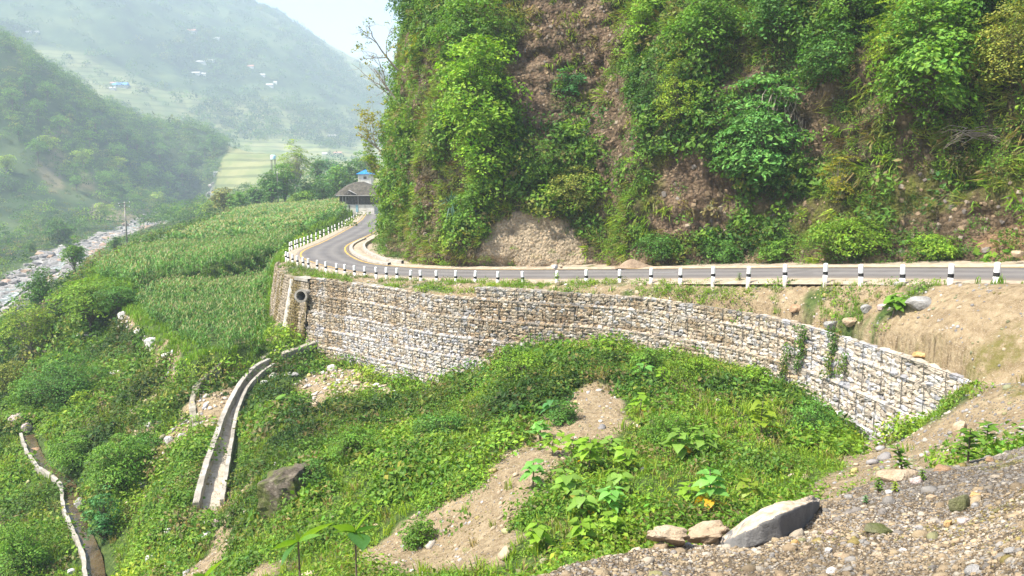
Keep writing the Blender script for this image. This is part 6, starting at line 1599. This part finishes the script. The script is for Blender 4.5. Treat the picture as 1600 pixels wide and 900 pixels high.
def blocky_mesh(name, seed, mat):
    bm = bmesh.new(); bmesh.ops.create_cube(bm, size=1.7); bmesh.ops.subdivide_edges(bm, edges=bm.edges[:], cuts=9, use_grid_fill=True); co = np.array([v.co[:] for v in bm.verts]); r_ = np.linalg.norm(co, axis=1)
    co = co * (1.0 / (r_ ** .35))[:, None]; nz_ = fbm(co[:, 0] * 1.9 + seed, co[:, 1] * 1.9 + co[:, 2] * 1.5, seed, 5); nf_ = fbm(co[:, 0] * 6 + seed, co[:, 1] * 6 + co[:, 2] * 5, seed + 2, 3); co *= (1 + .26 * nz_ + .09 * nf_)[:, None]; co[:, 2] += .12 * co[:, 0]
    for v, c in zip(bm.verts, co): v.co = c
    me = bpy.data.meshes.new(name); bm.to_mesh(me); bm.free(); me.materials.append(mat); return me
BM[('tan', 77)] = boulder_mesh('boulder', 1077, RM['tan'], 4, .95, .5, False, 3); BM[('tan', 78)] = boulder_mesh('boulder', 1081, RM['tan'], 4, .95, .5, False, 3)
def boulder(px, py, w, h, matn, label, seed=None, D=None, depth=.9, name="boulder", sink=.28, rz=None):
    seed = seed if seed is not None else int(px * 7 + py) % 9; key = (matn, seed)
    if key not in BM: BM[key] = boulder_mesh(name, 1000 + seed, RM[matn], 3, .95, .2, False)
    g = ground(px, py + h * .25) if D is None else at(px, py, D); q = g[1] / F
    o = obj(name, BM[key], None, (g[0], g[1], g[2] + h * q * (.5 - sink) * .8)); o.scale = (w * q / 2 * 1.1, w * q / 2 * depth, h * q / 2 * 1.15)
    rz_ = rz if rz is not None else (px * .37) % .8 - .4; o.rotation_euler = ((py * .13) % .3 - .15, (px * .21) % .3 - .15, rz_); tag(o, label, "rock"); return o
BM[("dark", 3)] = blocky_mesh("boulder", 5, RM["dark"])
boulder(450, 768, 88, 88, 'dark', "large dark mossy boulder with a flat top in the middle of the green slope", 3, depth=.8)
boulder(266, 828, 26, 14, 'white', "long flat white stone below the left of the chute's end"); boulder(232, 664, 12, 9, 'white', "white stone above the bare patch left of the chute"); boulder(264, 687, 15, 13, 'white', "white angular stone just left of the chute's middle")
boulder(257, 710, 11, 10, 'white', "round white stone right of the bare patch, below the angular one"); boulder(322, 836, 16, 16, 'white', "round white stone lowest of the three under the chute's end"); boulder(323, 819, 19, 12, 'white', "flat white stone left of the three under the chute's end"); boulder(338, 817, 13, 14, 'pink', "pinkish stone right of the three under the chute's end")
boulder(274, 860, 16, 13, 'white', "white rounded stone below the long flat white one"); boulder(234, 873, 17, 14, 'white', "white stone near the bottom edge, between the channel and the chute line"); boulder(262, 888, 16, 18, 'white', "white upright stone at the bottom edge left of the chute line"); boulder(240, 811, 10, 11, 'white', "small white stone left of the long flat one")
boulder(203, 728, 13, 16, 'grey', "grey upright stone by the dark bush left of the chute"); boulder(28, 654, 24, 28, 'pink', "pale pink boulder at the left edge above the irrigation channel"); boulder(43, 668, 16, 18, 'pink', "smaller pinkish boulder right of the pale pink one")
boulder(127, 790, 20, 30, 'grey', "smooth grey boulder on the right bank of the irrigation channel"); boulder(57, 706, 20, 16, 'brown', "brown stone at the upper bend of the irrigation channel"); boulder(113, 893, 14, 16, 'white', "pale stone left of the channel wall at the bottom edge")
boulder(257, 741, 10, 16, 'grey', "grey upright stone just left of the lower chute wall"); boulder(223, 757, 16, 10, 'grey', "low grey stone half hidden in grass left of the chute"); boulder(188, 582, 30, 13, 'white', "long white rock ledge right of the big dark round tree"); boulder(168, 586, 14, 10, 'white', "white stone at the left end of the white ledge")
boulder(142, 522, 38, 14, 'grey', "grey slab sticking out of the slope below the spreading tree"); boulder(153, 520, 11, 15, 'pink', "upright pinkish stone at the right end of the grey slab"); boulder(238, 536, 24, 18, 'white', "white stone block at the left corner of the lower maize field"); boulder(218, 519, 18, 10, 'white', "flat white stone above the block at the lower maize field")
boulder(262, 555, 18, 12, 'white', "white stone right of and below the white block by the maize"); boulder(209, 533, 9, 9, 'orange', "small round orange-tan stone in the grass below the lower maize field"); boulder(193, 492, 18, 14, 'white', "pale stones at the left tip of the lower maize field"); boulder(165, 570, 14, 12, 'pink', "pinkish stone above the white ledge")
boulder(130, 561, 11, 10, 'white', "small white stone right above the big dark round tree"); boulder(385, 800, 14, 14, 'pink', "pinkish stone just left of the big mossy boulder"); boulder(118, 640, 10, 10, 'tan', "tan stone under the bright yellow-green bush")
boulder(519, 576, 16, 14, 'white', "round white stone on rubble at the left foot of the gabion wall"); boulder(508, 574, 12, 12, 'grey', "grey stone left of the round white one at the wall foot"); boulder(558, 598, 18, 8, 'tan', "flat tan stone on the rubble at the wall foot"); boulder(455, 586, 22, 9, 'grey', "flat grey slab on the rubble below the concrete beams"); boulder(428, 588, 16, 12, 'white', "white stone between the chute and the rubble"); boulder(412, 598, 12, 12, 'white', "small white stone right beside the upper chute wall")
# slope above the gabion wall
boulder(1436, 474, 38, 24, 'grey', "large grey stone on the soil bank below the right bollards"); boulder(1302, 508, 26, 15, 'grey', "grey flat stone on top of the gabion wall, left of two"); boulder(1331, 503, 26, 16, 'tan', "tan stone on top of the gabion wall, right of two"); boulder(1243, 482, 20, 16, 'brown', "brown stone in the verge above the gabion wall")
boulder(1354, 482, 18, 15, 'grey', "grey stone among the weeds of the upper verge"); boulder(1378, 479, 14, 11, 'pink', "pinkish stone left of the large leafy plant on the verge"); boulder(1438, 557, 24, 14, 'orange', "orange-brown stone at the edge of the soil heap on the wall"); boulder(1524, 353, 22, 16, 'grey', "grey boulder on the bank above the road at the right", D=35.5)
boulder(1590, 398, 18, 12, 'tan', "tan stone at the right edge beside the road", D=31); boulder(867, 418, 10, 7, 'white', "pale stone on the road shoulder under the gravel bank", D=47); boulder(877, 417, 7, 6, 'tan', "small tan stone right beside the pale one on the shoulder", D=47)
boulder(1500, 670, 23, 38, 'tan', "upright tan block standing on the soil at the right"); boulder(1402, 742, 62, 28, 'tan', "wide earth covered boulder just behind the gravel crest", depth=.7); boulder(1433, 750, 22, 18, 'pink', "pinkish angular stone on the gravel crest"); boulder(1472, 733, 26, 16, 'brown', "dark brown stone behind the gravel crest near the weeds")
boulder(1240, 772, 18, 14, 'orange', "round orange stone in grass just behind the tilted slab"); boulder(1258, 745, 14, 9, 'tan', "tan stone in the grass uphill from the orange stone"); boulder(1300, 688, 18, 9, 'pink', "flat pinkish stone by the foot of the gabion wall at right")
# on the gravel bank
boulder(1041, 838, 66, 26, 'tan', "low tan rock on the gravel crest left of the slab", 77, D=5.35, depth=.7, sink=.5); boulder(1110, 832, 64, 28, 'tan', "rough tan rock touching the left end of the tilted slab", 78, D=5.65, depth=.7, sink=.5)
CB_ = [(1500, 785, 34, 40, 'moss', "mossy green triangular stone on the gravel bank"), (1374, 828, 48, 14, 'moss', "long flat mossy stone on the gravel bank"), (1524, 774, 18, 12, 'orange', "oblong orange cobble right of the mossy triangular stone"), (1456, 777, 16, 11, 'tan', "tan cobble left of the mossy triangular stone"),
       (1523, 790, 11, 13, 'grey', "blue-grey cobble just below the oblong orange one"), (1546, 718, 12, 11, 'brown', "reddish brown cobble on the fine grey gravel"), (1513, 755, 11, 9, 'grey', "lilac grey cobble above the oblong orange one"), (1296, 833, 13, 14, 'pink', "lilac pebble right of the slab"), (1295, 860, 13, 12, 'white', "white cobble below the lilac pebble"),
       (1242, 848, 14, 12, 'orange', "orange cobble in the shade beside the slab"), (1313, 866, 20, 12, 'tan', "tan flat cobble right of and below the white cobble"), (1262, 857, 13, 10, 'tan', "tan cobble right of the orange one in the slab's shade"), (1436, 825, 13, 11, 'grey', "greenish grey cobble in the middle of the gravel bank"), (1481, 818, 13, 16, 'orange', "ochre upright cobble below the mossy triangular stone"),
       (1505, 813, 18, 18, 'pink', "pinkish grey cobble right of the ochre upright one"), (1346, 846, 14, 12, 'grey', "grey cobble under the long flat mossy stone"), (1411, 860, 12, 8, 'white', "white pebble low in the middle of the gravel bank"), (1372, 868, 20, 14, 'tan', "large tan cobble near the bottom, left of the white pebble"), (1300, 892, 18, 14, 'white', "white cobble at the bottom edge, left part of the gravel"),
       (1520, 890, 26, 22, 'grey', "large grey cobble at the bottom edge on the right"), (1580, 861, 24, 14, 'grey', "grey flat cobble near the lower right corner"), (1440, 710, 12, 9, 'tan', "tan cobble just over the crest of the gravel bank"), (1390, 770, 16, 10, 'white', "white cobble high on the gravel bank right of the slab"), (1326, 775, 14, 10, 'grey', "grey cobble on the crest right of the slab's tip")]
for c in CB_: boulder(*c, name="cobble", sink=.3)
for o in bpy.data.objects:
    if o.name.startswith("cobble") and "category" in o: o["category"] = "cobble"
# tilted slab
xs = np.array([1130, 1146, 1165, 1190, 1220, 1250, 1270, 1281]); fb = np.array([853, 858, 859, 852, 846, 834, 812, 793]); ft = np.array([849, 842, 834, 822, 808, 797, 787, 784]); bt = np.array([843, 827, 812, 797, 789, 781, 777, 781])
Ds = np.array([ground(x_, y_)[1] for x_, y_ in zip(xs, fb)]); Ds = np.convolve(np.r_[Ds[0], Ds, Ds[-1]], [.25, .5, .25], 'valid') + .03; bt = bt - 3; ft = ft - np.array([0, 2, 4, 5, 6, 6, 4, 1]); nn2 = 60; V = []
cross = 44
for k in range(nn2):
    t = k / (nn2 - 1) * 7; X_ = np.interp(t, range(8), xs); D_ = np.interp(t, range(8), Ds); th = sin(pi * min(1, max(0, k / (nn2 - 1)))) ** .4
    a = at(X_, np.interp(t, range(8), fb), D_ - .02); b_ = at(X_, np.interp(t, range(8), ft), D_); c = at(X_, np.interp(t, range(8), bt), D_ + .28 * th + .02); d = np.array([a[0], c[1], a[2]]); d[1] = D_ + .3 * th + .03; d[2] = a[2] - .03
    ring = np.array([a, b_, c, d, a]); L = np.r_[0, np.cumsum(np.linalg.norm(np.diff(ring, axis=0), axis=1))]; u = np.linspace(0, L[-1], cross + 1)[:-1]; r = np.stack([np.interp(u, L, ring[:, q]) for q in range(3)], 1); cen = r.mean(0); topw = (u > L[1]) & (u < L[2])
    nz_ = fbm(r[:, 0] * 9, r[:, 2] * 9 + r[:, 1] * 7, 12, 4) * np.where(topw, .03, .012); r = r + (r - cen) / (np.linalg.norm(r - cen, axis=1)[:, None] + .01) * nz_[:, None]; V.append(r)
V = np.array(V); Q = []
for k in range(nn2 - 1):
    for q in range(cross): Q.append([k * cross + q, k * cross + (q + 1) % cross, (k + 1) * cross + (q + 1) % cross, (k + 1) * cross + q])
Vf = V.reshape(-1, 3); T3 = []
for k in (0, nn2 - 1):
    cidx = len(Vf); Vf = np.r_[Vf, [V[k].mean(0)]]
    for q in range(cross): T3.append([cidx, k * cross + q, k * cross + (q + 1) % cross])
m, nt, b = new_mat("slab_stone"); p = gpos(nt); ge = nt.nodes.new("ShaderNodeNewGeometry"); sx = nt.nodes.new("ShaderNodeSeparateXYZ"); nt.links.new(ge.outputs["True Normal"], sx.inputs[0])
up_ = ramp(nt, mth(nt, 'ADD', sx.outputs[2], mth(nt, 'MULTIPLY', mth(nt, 'SUBTRACT', noise(nt, 12, 5, .6, p), .5), .8)), [(.52, (0, 0, 0)), (.64, (1, 1, 1))])
c = mixc(nt, up_, ramp(nt, noise(nt, 6, 5, .6, p), [(.3, (.13, .127, .12)), (.7, (.23, .225, .215))]), ramp(nt, noise(nt, 14, 6, .7, p), [(.3, (.30, .22, .14)), (.5, (.50, .40, .29)), (.7, (.66, .60, .50))]))
nt.links.new(c, b.inputs["Base Color"]); bump(nt, b, noise(nt, 40, 6, .7, p), .02)
o = obj("slab_rock", np_mesh("slab_rock", Vf, Q, T3, m, True)); tag(o, "big tilted rock slab, grey below and crusted beige on top, on the gravel crest", "rock")
# dirt heap by the road
def heap(px, py, w, h, D, label, mat, name="dirt_heap"):
    g = at(px, py + h / 2, D); q = D / F; nx, ny = 26, 14; V = []
    for i_ in range(nx):
        for j_ in range(ny):
            u = i_ / (nx - 1) * 2 - 1; v = j_ / (ny - 1) * 2 - 1; r_ = min(1, math.hypot(u * (1 - .25 * u), v)); V.append([u * w * q / 2, v * w * q * .22, max(0, (1 - r_ ** 1.3)) * h * q * (1 - .4 * u) + .05 * float(fbm(np.array(u * 4), np.array(v * 4), 5, 3)) * (1 - r_)])
    o = obj(name, np_mesh(name, V, grid_quads(nx, ny), None, mat, True), None, g); tag(o, label, "dirt heap"); return o
m, nt, b = new_mat("heap_dirt"); p = gpos(nt); nt.links.new(ramp(nt, noise(nt, 3, 6, .7, p), [(.3, (.20, .14, .09)), (.7, (.36, .27, .185))]), b.inputs["Base Color"]); bump(nt, b, noise(nt, 8, 6, .7, p), .08)
heap(990, 411, 60, 14, 45, "small brown heap of slipped dirt on the cliff side of the road", m)

# ------------------------------------------------------------------ broad leaved plants
def leaf_surface(L, W, droop, fold, seg=7, heart=False):
    """returns verts (seg+1)*3 in local frame: x along the leaf"""
    V = []
    for i_ in range(seg + 1):
        t = i_ / seg; w = (sin(pi * min(1, t ** .75 * 1.0)) if not heart else sin(pi * (t * .93 + .07) ** .62)) * W / 2; w = max(w, .002)
        x = L * t; z = -droop * L * t * t
        for e in (-1, 0, 1): V.append([x - (0 if not heart else .08 * L * (abs(e)) * (1 - t) ** 2), e * w, z + abs(e) * w * fold])
    Q = []
    for i_ in range(seg):
        for e in (0, 1): k = i_ * 3 + e; Q.append([k, k + 1, k + 4, k + 3])
    return np.array(V), np.array(Q)
def oriented(V, pos, yaw, pitch_, roll=0.0):
    cr_, sr = cos(roll), sin(roll); V = V @ np.array([[1, 0, 0], [0, cr_, -sr], [0, sr, cr_]]).T
    cp, sp_ = cos(pitch_), sin(pitch_); V = V @ np.array([[cp, 0, -sp_], [0, 1, 0], [sp_, 0, cp]]).T
    cy, sy = cos(yaw), sin(yaw); V = V @ np.array([[cy, -sy, 0], [sy, cy, 0], [0, 0, 1]]).T; return V + pos
m, nt, b = new_mat("broad_leaf"); p = gpos(nt); a = attr(nt, "tint").outputs["Color"]
c = mixc(nt, mth(nt, 'MULTIPLY', noise(nt, 18, 4, .6, p), .45), a, (.6, .7, .4), 'MULTIPLY'); nt.links.new(c, b.inputs["Base Color"]); b.inputs["Roughness"].default_value = .45; b.inputs["Specular IOR Level"].default_value = .35
tr = nt.nodes.new("ShaderNodeBsdfTranslucent"); nt.links.new(mixc(nt, 1.0, c, (1.2, 1.25, .5), 'MULTIPLY'), tr.inputs[0]); mx = nt.nodes.new("ShaderNodeMixShader"); mx.inputs[0].default_value = .4
nt.links.new(b.outputs[0], mx.inputs[1]); nt.links.new(tr.outputs[0], mx.inputs[2]); nt.links.new(mx.outputs[0], nt.nodes["Material Output"].inputs[0]); bump(nt, b, noise(nt, 60, 3, .6, p), .004); BLEAF = m
def broadplant(px, py, hpx, tint, label, seed, nl=14, yellow=0, lpx=12, D=None, group=None):
    hpx = hpx * 1.12; lpx = lpx * 1.35; nl = nl + 4
    r = np.random.default_rng(seed); g = ground(px, py) if D is None else at(px, py, D); q = g[1] / F; h = hpx * q; l = lpx * q; e = empty("broad_leaved_plant", g, label, "plant", group)
    mb = MB(); nst = 1 if hpx > 40 or nl < 10 else 2; tops = []
    for s_ in range(nst):
        tp = np.array([r.normal(0, .12 * h), r.normal(0, .1 * h), h * r.uniform(.85, 1.0)]); tops.append(tp); mb.tube([[0, 0, -.15], tp * .5 + [r.normal(0, .03 * h), 0, 0], tp], [.035 * h ** .5, .02 * h ** .5, .01], 5, False)
    mb.build("stem", BARK, e)
    Vs, Qs, Cs = [], [], []; off = 0; yl = []
    for i_ in range(nl):
        tp = tops[i_ % nst]; f = .35 + .65 * (i_ / nl) ** .8; pos = tp * f; yaw = i_ * 2.4 + r.normal(0, .3); L = l * r.uniform(.9, 1.35) * (1.15 - .35 * f); V, Q = leaf_surface(L, L * r.uniform(.8, .95), r.uniform(.15, .45), r.uniform(.05, .25), 5, True)
        pet = np.array([cos(yaw), sin(yaw), .4]) * L * .35; V = oriented(V, pos + pet, yaw, r.uniform(-.35, .35), r.normal(0, .2))
        c = np.array(tint) * r.uniform(.75, 1.25)
        if i_ < yellow: yl.append((V, Q)); continue
        Vs.append(V); Qs.append(Q + off); off += len(V); Cs.append(np.tile(c, (len(Q), 1)))
    obj("leaves", np_mesh("leaves", np.concatenate(Vs), np.concatenate(Qs), None, BLEAF, True, fcol=np.concatenate(Cs)), e)
    for V, Q in yl: o = obj("leaf", np_mesh("leaf", V - [0, 0, .05], Q, None, BLEAF, True, fcol=np.tile([.65, .36, .02], (len(Q), 1))), e); tag(o, label="yellow withered leaf")
LT_ = G['teal'] * 1.3 + G['bright'] * .5; BL = G['bright'] * 1.15; PL = G['lime'] * .55 + G['teal'] * .7
for k, a in enumerate([
    (846, 692, 34, LT_, "blue-green broad-leaved plant at the top left of the bare spoil", 12, 0, 11), (863, 655, 30, G['teal'] * 1.3, "blue-green broad-leaved plant just above the bare spoil's left edge", 12, 0, 10), (832, 765, 48, LT_, "blue-green broad-leaved plant on the left edge of the bare slope, midway", 14, 0, 13),
    (862, 712, 30, BL, "bright broad-leaved seedling between the two blue-green ones at the bare slope", 10, 1, 10), (918, 742, 62, BL, "tall broad-leaved plant above the middle of the plant group", 16, 2, 13), (896, 720, 34, BL, "low broad-leaved plant left of the tall one in the group", 12, 1, 12),
    (948, 722, 36, PL, "broad-leaved plant right of the tall one in the group", 12, 0, 12), (975, 740, 38, BL, "broad-leaved plant with one yellow leaf right of the group", 12, 1, 12), (1062, 722, 56, PL, "broad-leaved plant with a yellow leaf, upper middle of the mound", 16, 1, 15), (1100, 715, 52, PL, "wide broad-leaved plant in the centre of the mound", 16, 0, 15),
    (1192, 690, 62, G['lime'] * .8, "tall light green broad-leaved plant on the right of the mound", 18, 1, 13), (1112, 812, 78, LT_, "broad-leaved plant with big hanging yellow leaves above the slab", 16, 3, 16), (1174, 790, 40, G['lime'] * .75, "light green broad-leaved plant just above the slab", 12, 0, 14), (1070, 784, 30, BL, "small broad-leaved plant left of the one with hanging yellow leaves", 10, 0, 12),
    (972, 778, 44, PL, "broad-leaved plant in the middle of the lower group", 14, 0, 14), (885, 790, 48, PL, "broad-leaved plant with wide leaves in the lower group, left", 14, 1, 15), (910, 815, 48, PL, "broad-leaved plant just right of the lower group's left one", 14, 1, 15), (952, 805, 44, LT_, "blue-green broad-leaved plant at the right of the lower group", 14, 0, 14),
    (845, 858, 48, BL, "broad-leaved plant near the bottom, on the left of the green mound", 14, 0, 14), (912, 860, 50, G['bright'], "broad-leaved plant near the bottom, above the gravel crest", 14, 1, 14), (958, 845, 40, BL, "broad-leaved plant lowest on the right of the bottom ones", 12, 0, 13), (1035, 605, 30, BL, "small broad-leaved plant on the top right of the mound crest", 10, 0, 9),
    (1000, 600, 34, LT_, "blue-green broad-leaved plant on the mound crest beside the wall", 12, 0, 10), (998, 655, 36, BL, "broad-leaved plant with yellow leaves right of the bare hump", 12, 1, 10), (955, 556, 26, BL, "broad-leaved plant with an orange leaf at the very crest of the mound", 9, 1, 8), (1393, 498, 40, G['mid'] * 1.3, "large dark round-leaved clump on the bank above the gabion wall", 22, 0, 12),
    (1190, 625, 20, G['mid'] * 1.3, "small dark-leaved plant in front of the wall at the mound's right", 8, 0, 8), (450, 640, 22, G['mid'] * 1.3, "dark broad-leaved herb on the pale slope right of the chute", 9, 0, 9)]):
    broadplant(a[0], a[1], a[2], a[3], a[4], 400 + k, a[5], a[6], a[7], group="young broad-leaved plants")
def weed(px, py, hpx, label, seed, D=None, tint=G['mid'], lean=.0):
    r = np.random.default_rng(seed); g = ground(px, py) if D is None else at(px, py, D); h = hpx * g[1] / F; e = empty("weed", g, label, "weed"); mb = MB(); tip = np.array([lean * h, 0, h]); mb.tube([[0, 0, -.05], tip * .5, tip], [.012, .009, .004], 5, False); mb.build("stem", BARK, e)
    Vs, Qs = [], []; off = 0
    for i_ in range(26):
        f = .2 + .8 * i_ / 26; yaw = i_ * 2.4; L = h * r.uniform(.26, .42); V, Q = leaf_surface(L, L * .55, .3, .1, 3); V = oriented(V, tip * f, yaw, r.uniform(.0, .6)); Vs.append(V); Qs.append(Q + off); off += len(V)
    Q = np.concatenate(Qs); obj("leaves", np_mesh("leaves", np.concatenate(Vs), Q, None, BLEAF, True, fcol=np.tile(tint, (len(Q), 1)) * r.uniform(.8, 1.2, (len(Q), 1))), e)
weed(1412, 738, 44, "leaning weed behind the gravel crest beside the wide boulder", 1, lean=-.3); weed(1512, 725, 60, "tall thin weed on the gravel crest below the upright block", 2); weed(1540, 712, 56, "bushy weed on the gravel crest nearest the right edge", 3); weed(1498, 722, 34, "short weed left of the tall thin one on the crest", 4)
weed(1372, 772, 26, "dark small weed at the crest right of the slab", 5); weed(1398, 770, 18, "bright small weed beside the dark one at the crest", 6, tint=G['lime']); weed(1352, 788, 14, "pale small weed right behind the tip of the slab", 7, tint=G['teal'] * 1.3)
weed(1440, 752, 20, "small weed between the wide boulder and the pinkish stone", 8); weed(1595, 700, 18, "bright grass-like weed at the right edge on the crest", 9, tint=G['lime'])
weed(1155, 442, 16, "weed among the bollards in the middle of the road edge", 10); weed(870, 447, 20, "weed by the bollards above the middle of the wall", 11, tint=G['bright'])
# three saplings close to the camera
def sapling(nodes, D, label, foot_px):
    P0 = at(foot_px[0], foot_px[1], D); P0[2] = float(H(P0[0], P0[1])) - .05; e = empty("sapling", P0, label, "sapling")
    n0 = at(*nodes[0][0], D); mb = MB(); mb.tube([P0, (P0 + n0) / 2 + [.006, 0, 0], n0], [.0075, .006, .0045], 8, False); par(mb.build("stem", BARK, None, True), e)
    for (base, leaves) in nodes:
        bp = at(*base, D)
        for (tx, ty, wpx, dD, roll, tn) in leaves:
            tp = at(tx, ty, D + dD); v = tp - bp; L = np.linalg.norm(v); W = wpx * D / F * 1.3; V, Q = leaf_surface(L, W, .10, .22, 12)
            yaw = atan2(v[1], v[0]); pit = math.asin(v[2] / L) + .10; V = oriented(V, bp, yaw, pit, roll); c = {'g': (.13, .27, .03), 'l': (.22, .38, .04), 'd': (.08, .20, .05), 'y': (.30, .42, .05)}[tn]
            o = obj("leaf", np_mesh("leaf", V, Q, None, BLEAF, True, fcol=np.tile(c, (len(Q), 1)))); par(o, e)
sapling([((466, 846), [(521, 817, 17, .10, -.9, 'l'), (425, 859, 15, -.02, .9, 'l'), (438, 884, 26, -.12, .6, 'd'), (462, 828, 8, .02, .4, 'y'), (430, 862, 9, .12, .3, 'd'), (500, 838, 10, -.12, .5, 'g')])], 4.0, "young plant with long pointed leaves at the bottom, left of two", (471, 1010))
sapling([((555, 832), [(517, 822, 18, -.06, .9, 'l'), (521, 833, 20, .06, .4, 'g'), (580, 797, 16, .10, -.9, 'l'), (596, 822, 14, -.02, -.7, 'd'), (568, 861, 30, -.14, -.3, 'd'), (577, 862, 22, -.05, -.9, 'g'), (516, 864, 14, -.10, .6, 'g'), (549, 820, 8, .0, .3, 'y')]), ((556, 880), [(520, 882, 10, .05, .4, 'l'), (563, 880, 8, -.08, .4, 'g')])], 4.0, "young plant with broad pointed leaves at the bottom, right of two", (557, 1010))
sapling([((318, 905), [(353, 872, 15, .05, -.7, 'l'), (300, 896, 12, -.05, .6, 'g'), (340, 905, 12, -.1, .3, 'g')])], 4.0, "tip of a young leafy plant poking in at the bottom edge by the chute line", (315, 1010))

# ------------------------------------------------------------------ air
zlo, zhi = float(GZ.min()) - 1, float(max(GZ.max(), CALL[..., 2].max())) + 12
ZX0, ZX1, ZY0, ZY1 = float(GX.min()) - 10, float(GX.max()) + 10, -60, 2760
hb_ = MB(); hb_.box(((ZX0 + ZX1) / 2, (ZY0 + ZY1) / 2, (zlo + zhi) / 2), (ZX1 - ZX0, ZY1 - ZY0, zhi - zlo))
m = bpy.data.materials.new("air"); m.use_nodes = True; nt = m.node_tree; nt.nodes.remove(nt.nodes["Principled BSDF"])
pv = nt.nodes.new("ShaderNodeVolumePrincipled"); pv.inputs["Density"].default_value = .0005; pv.inputs["Color"].default_value = (.72, .86, .99, 1); pv.inputs["Anisotropy"].default_value = .0
nt.links.new(pv.outputs[0], nt.nodes["Material Output"].inputs["Volume"])
hz_ = hb_.build("haze", m); tag(hz_, kind="stuff")
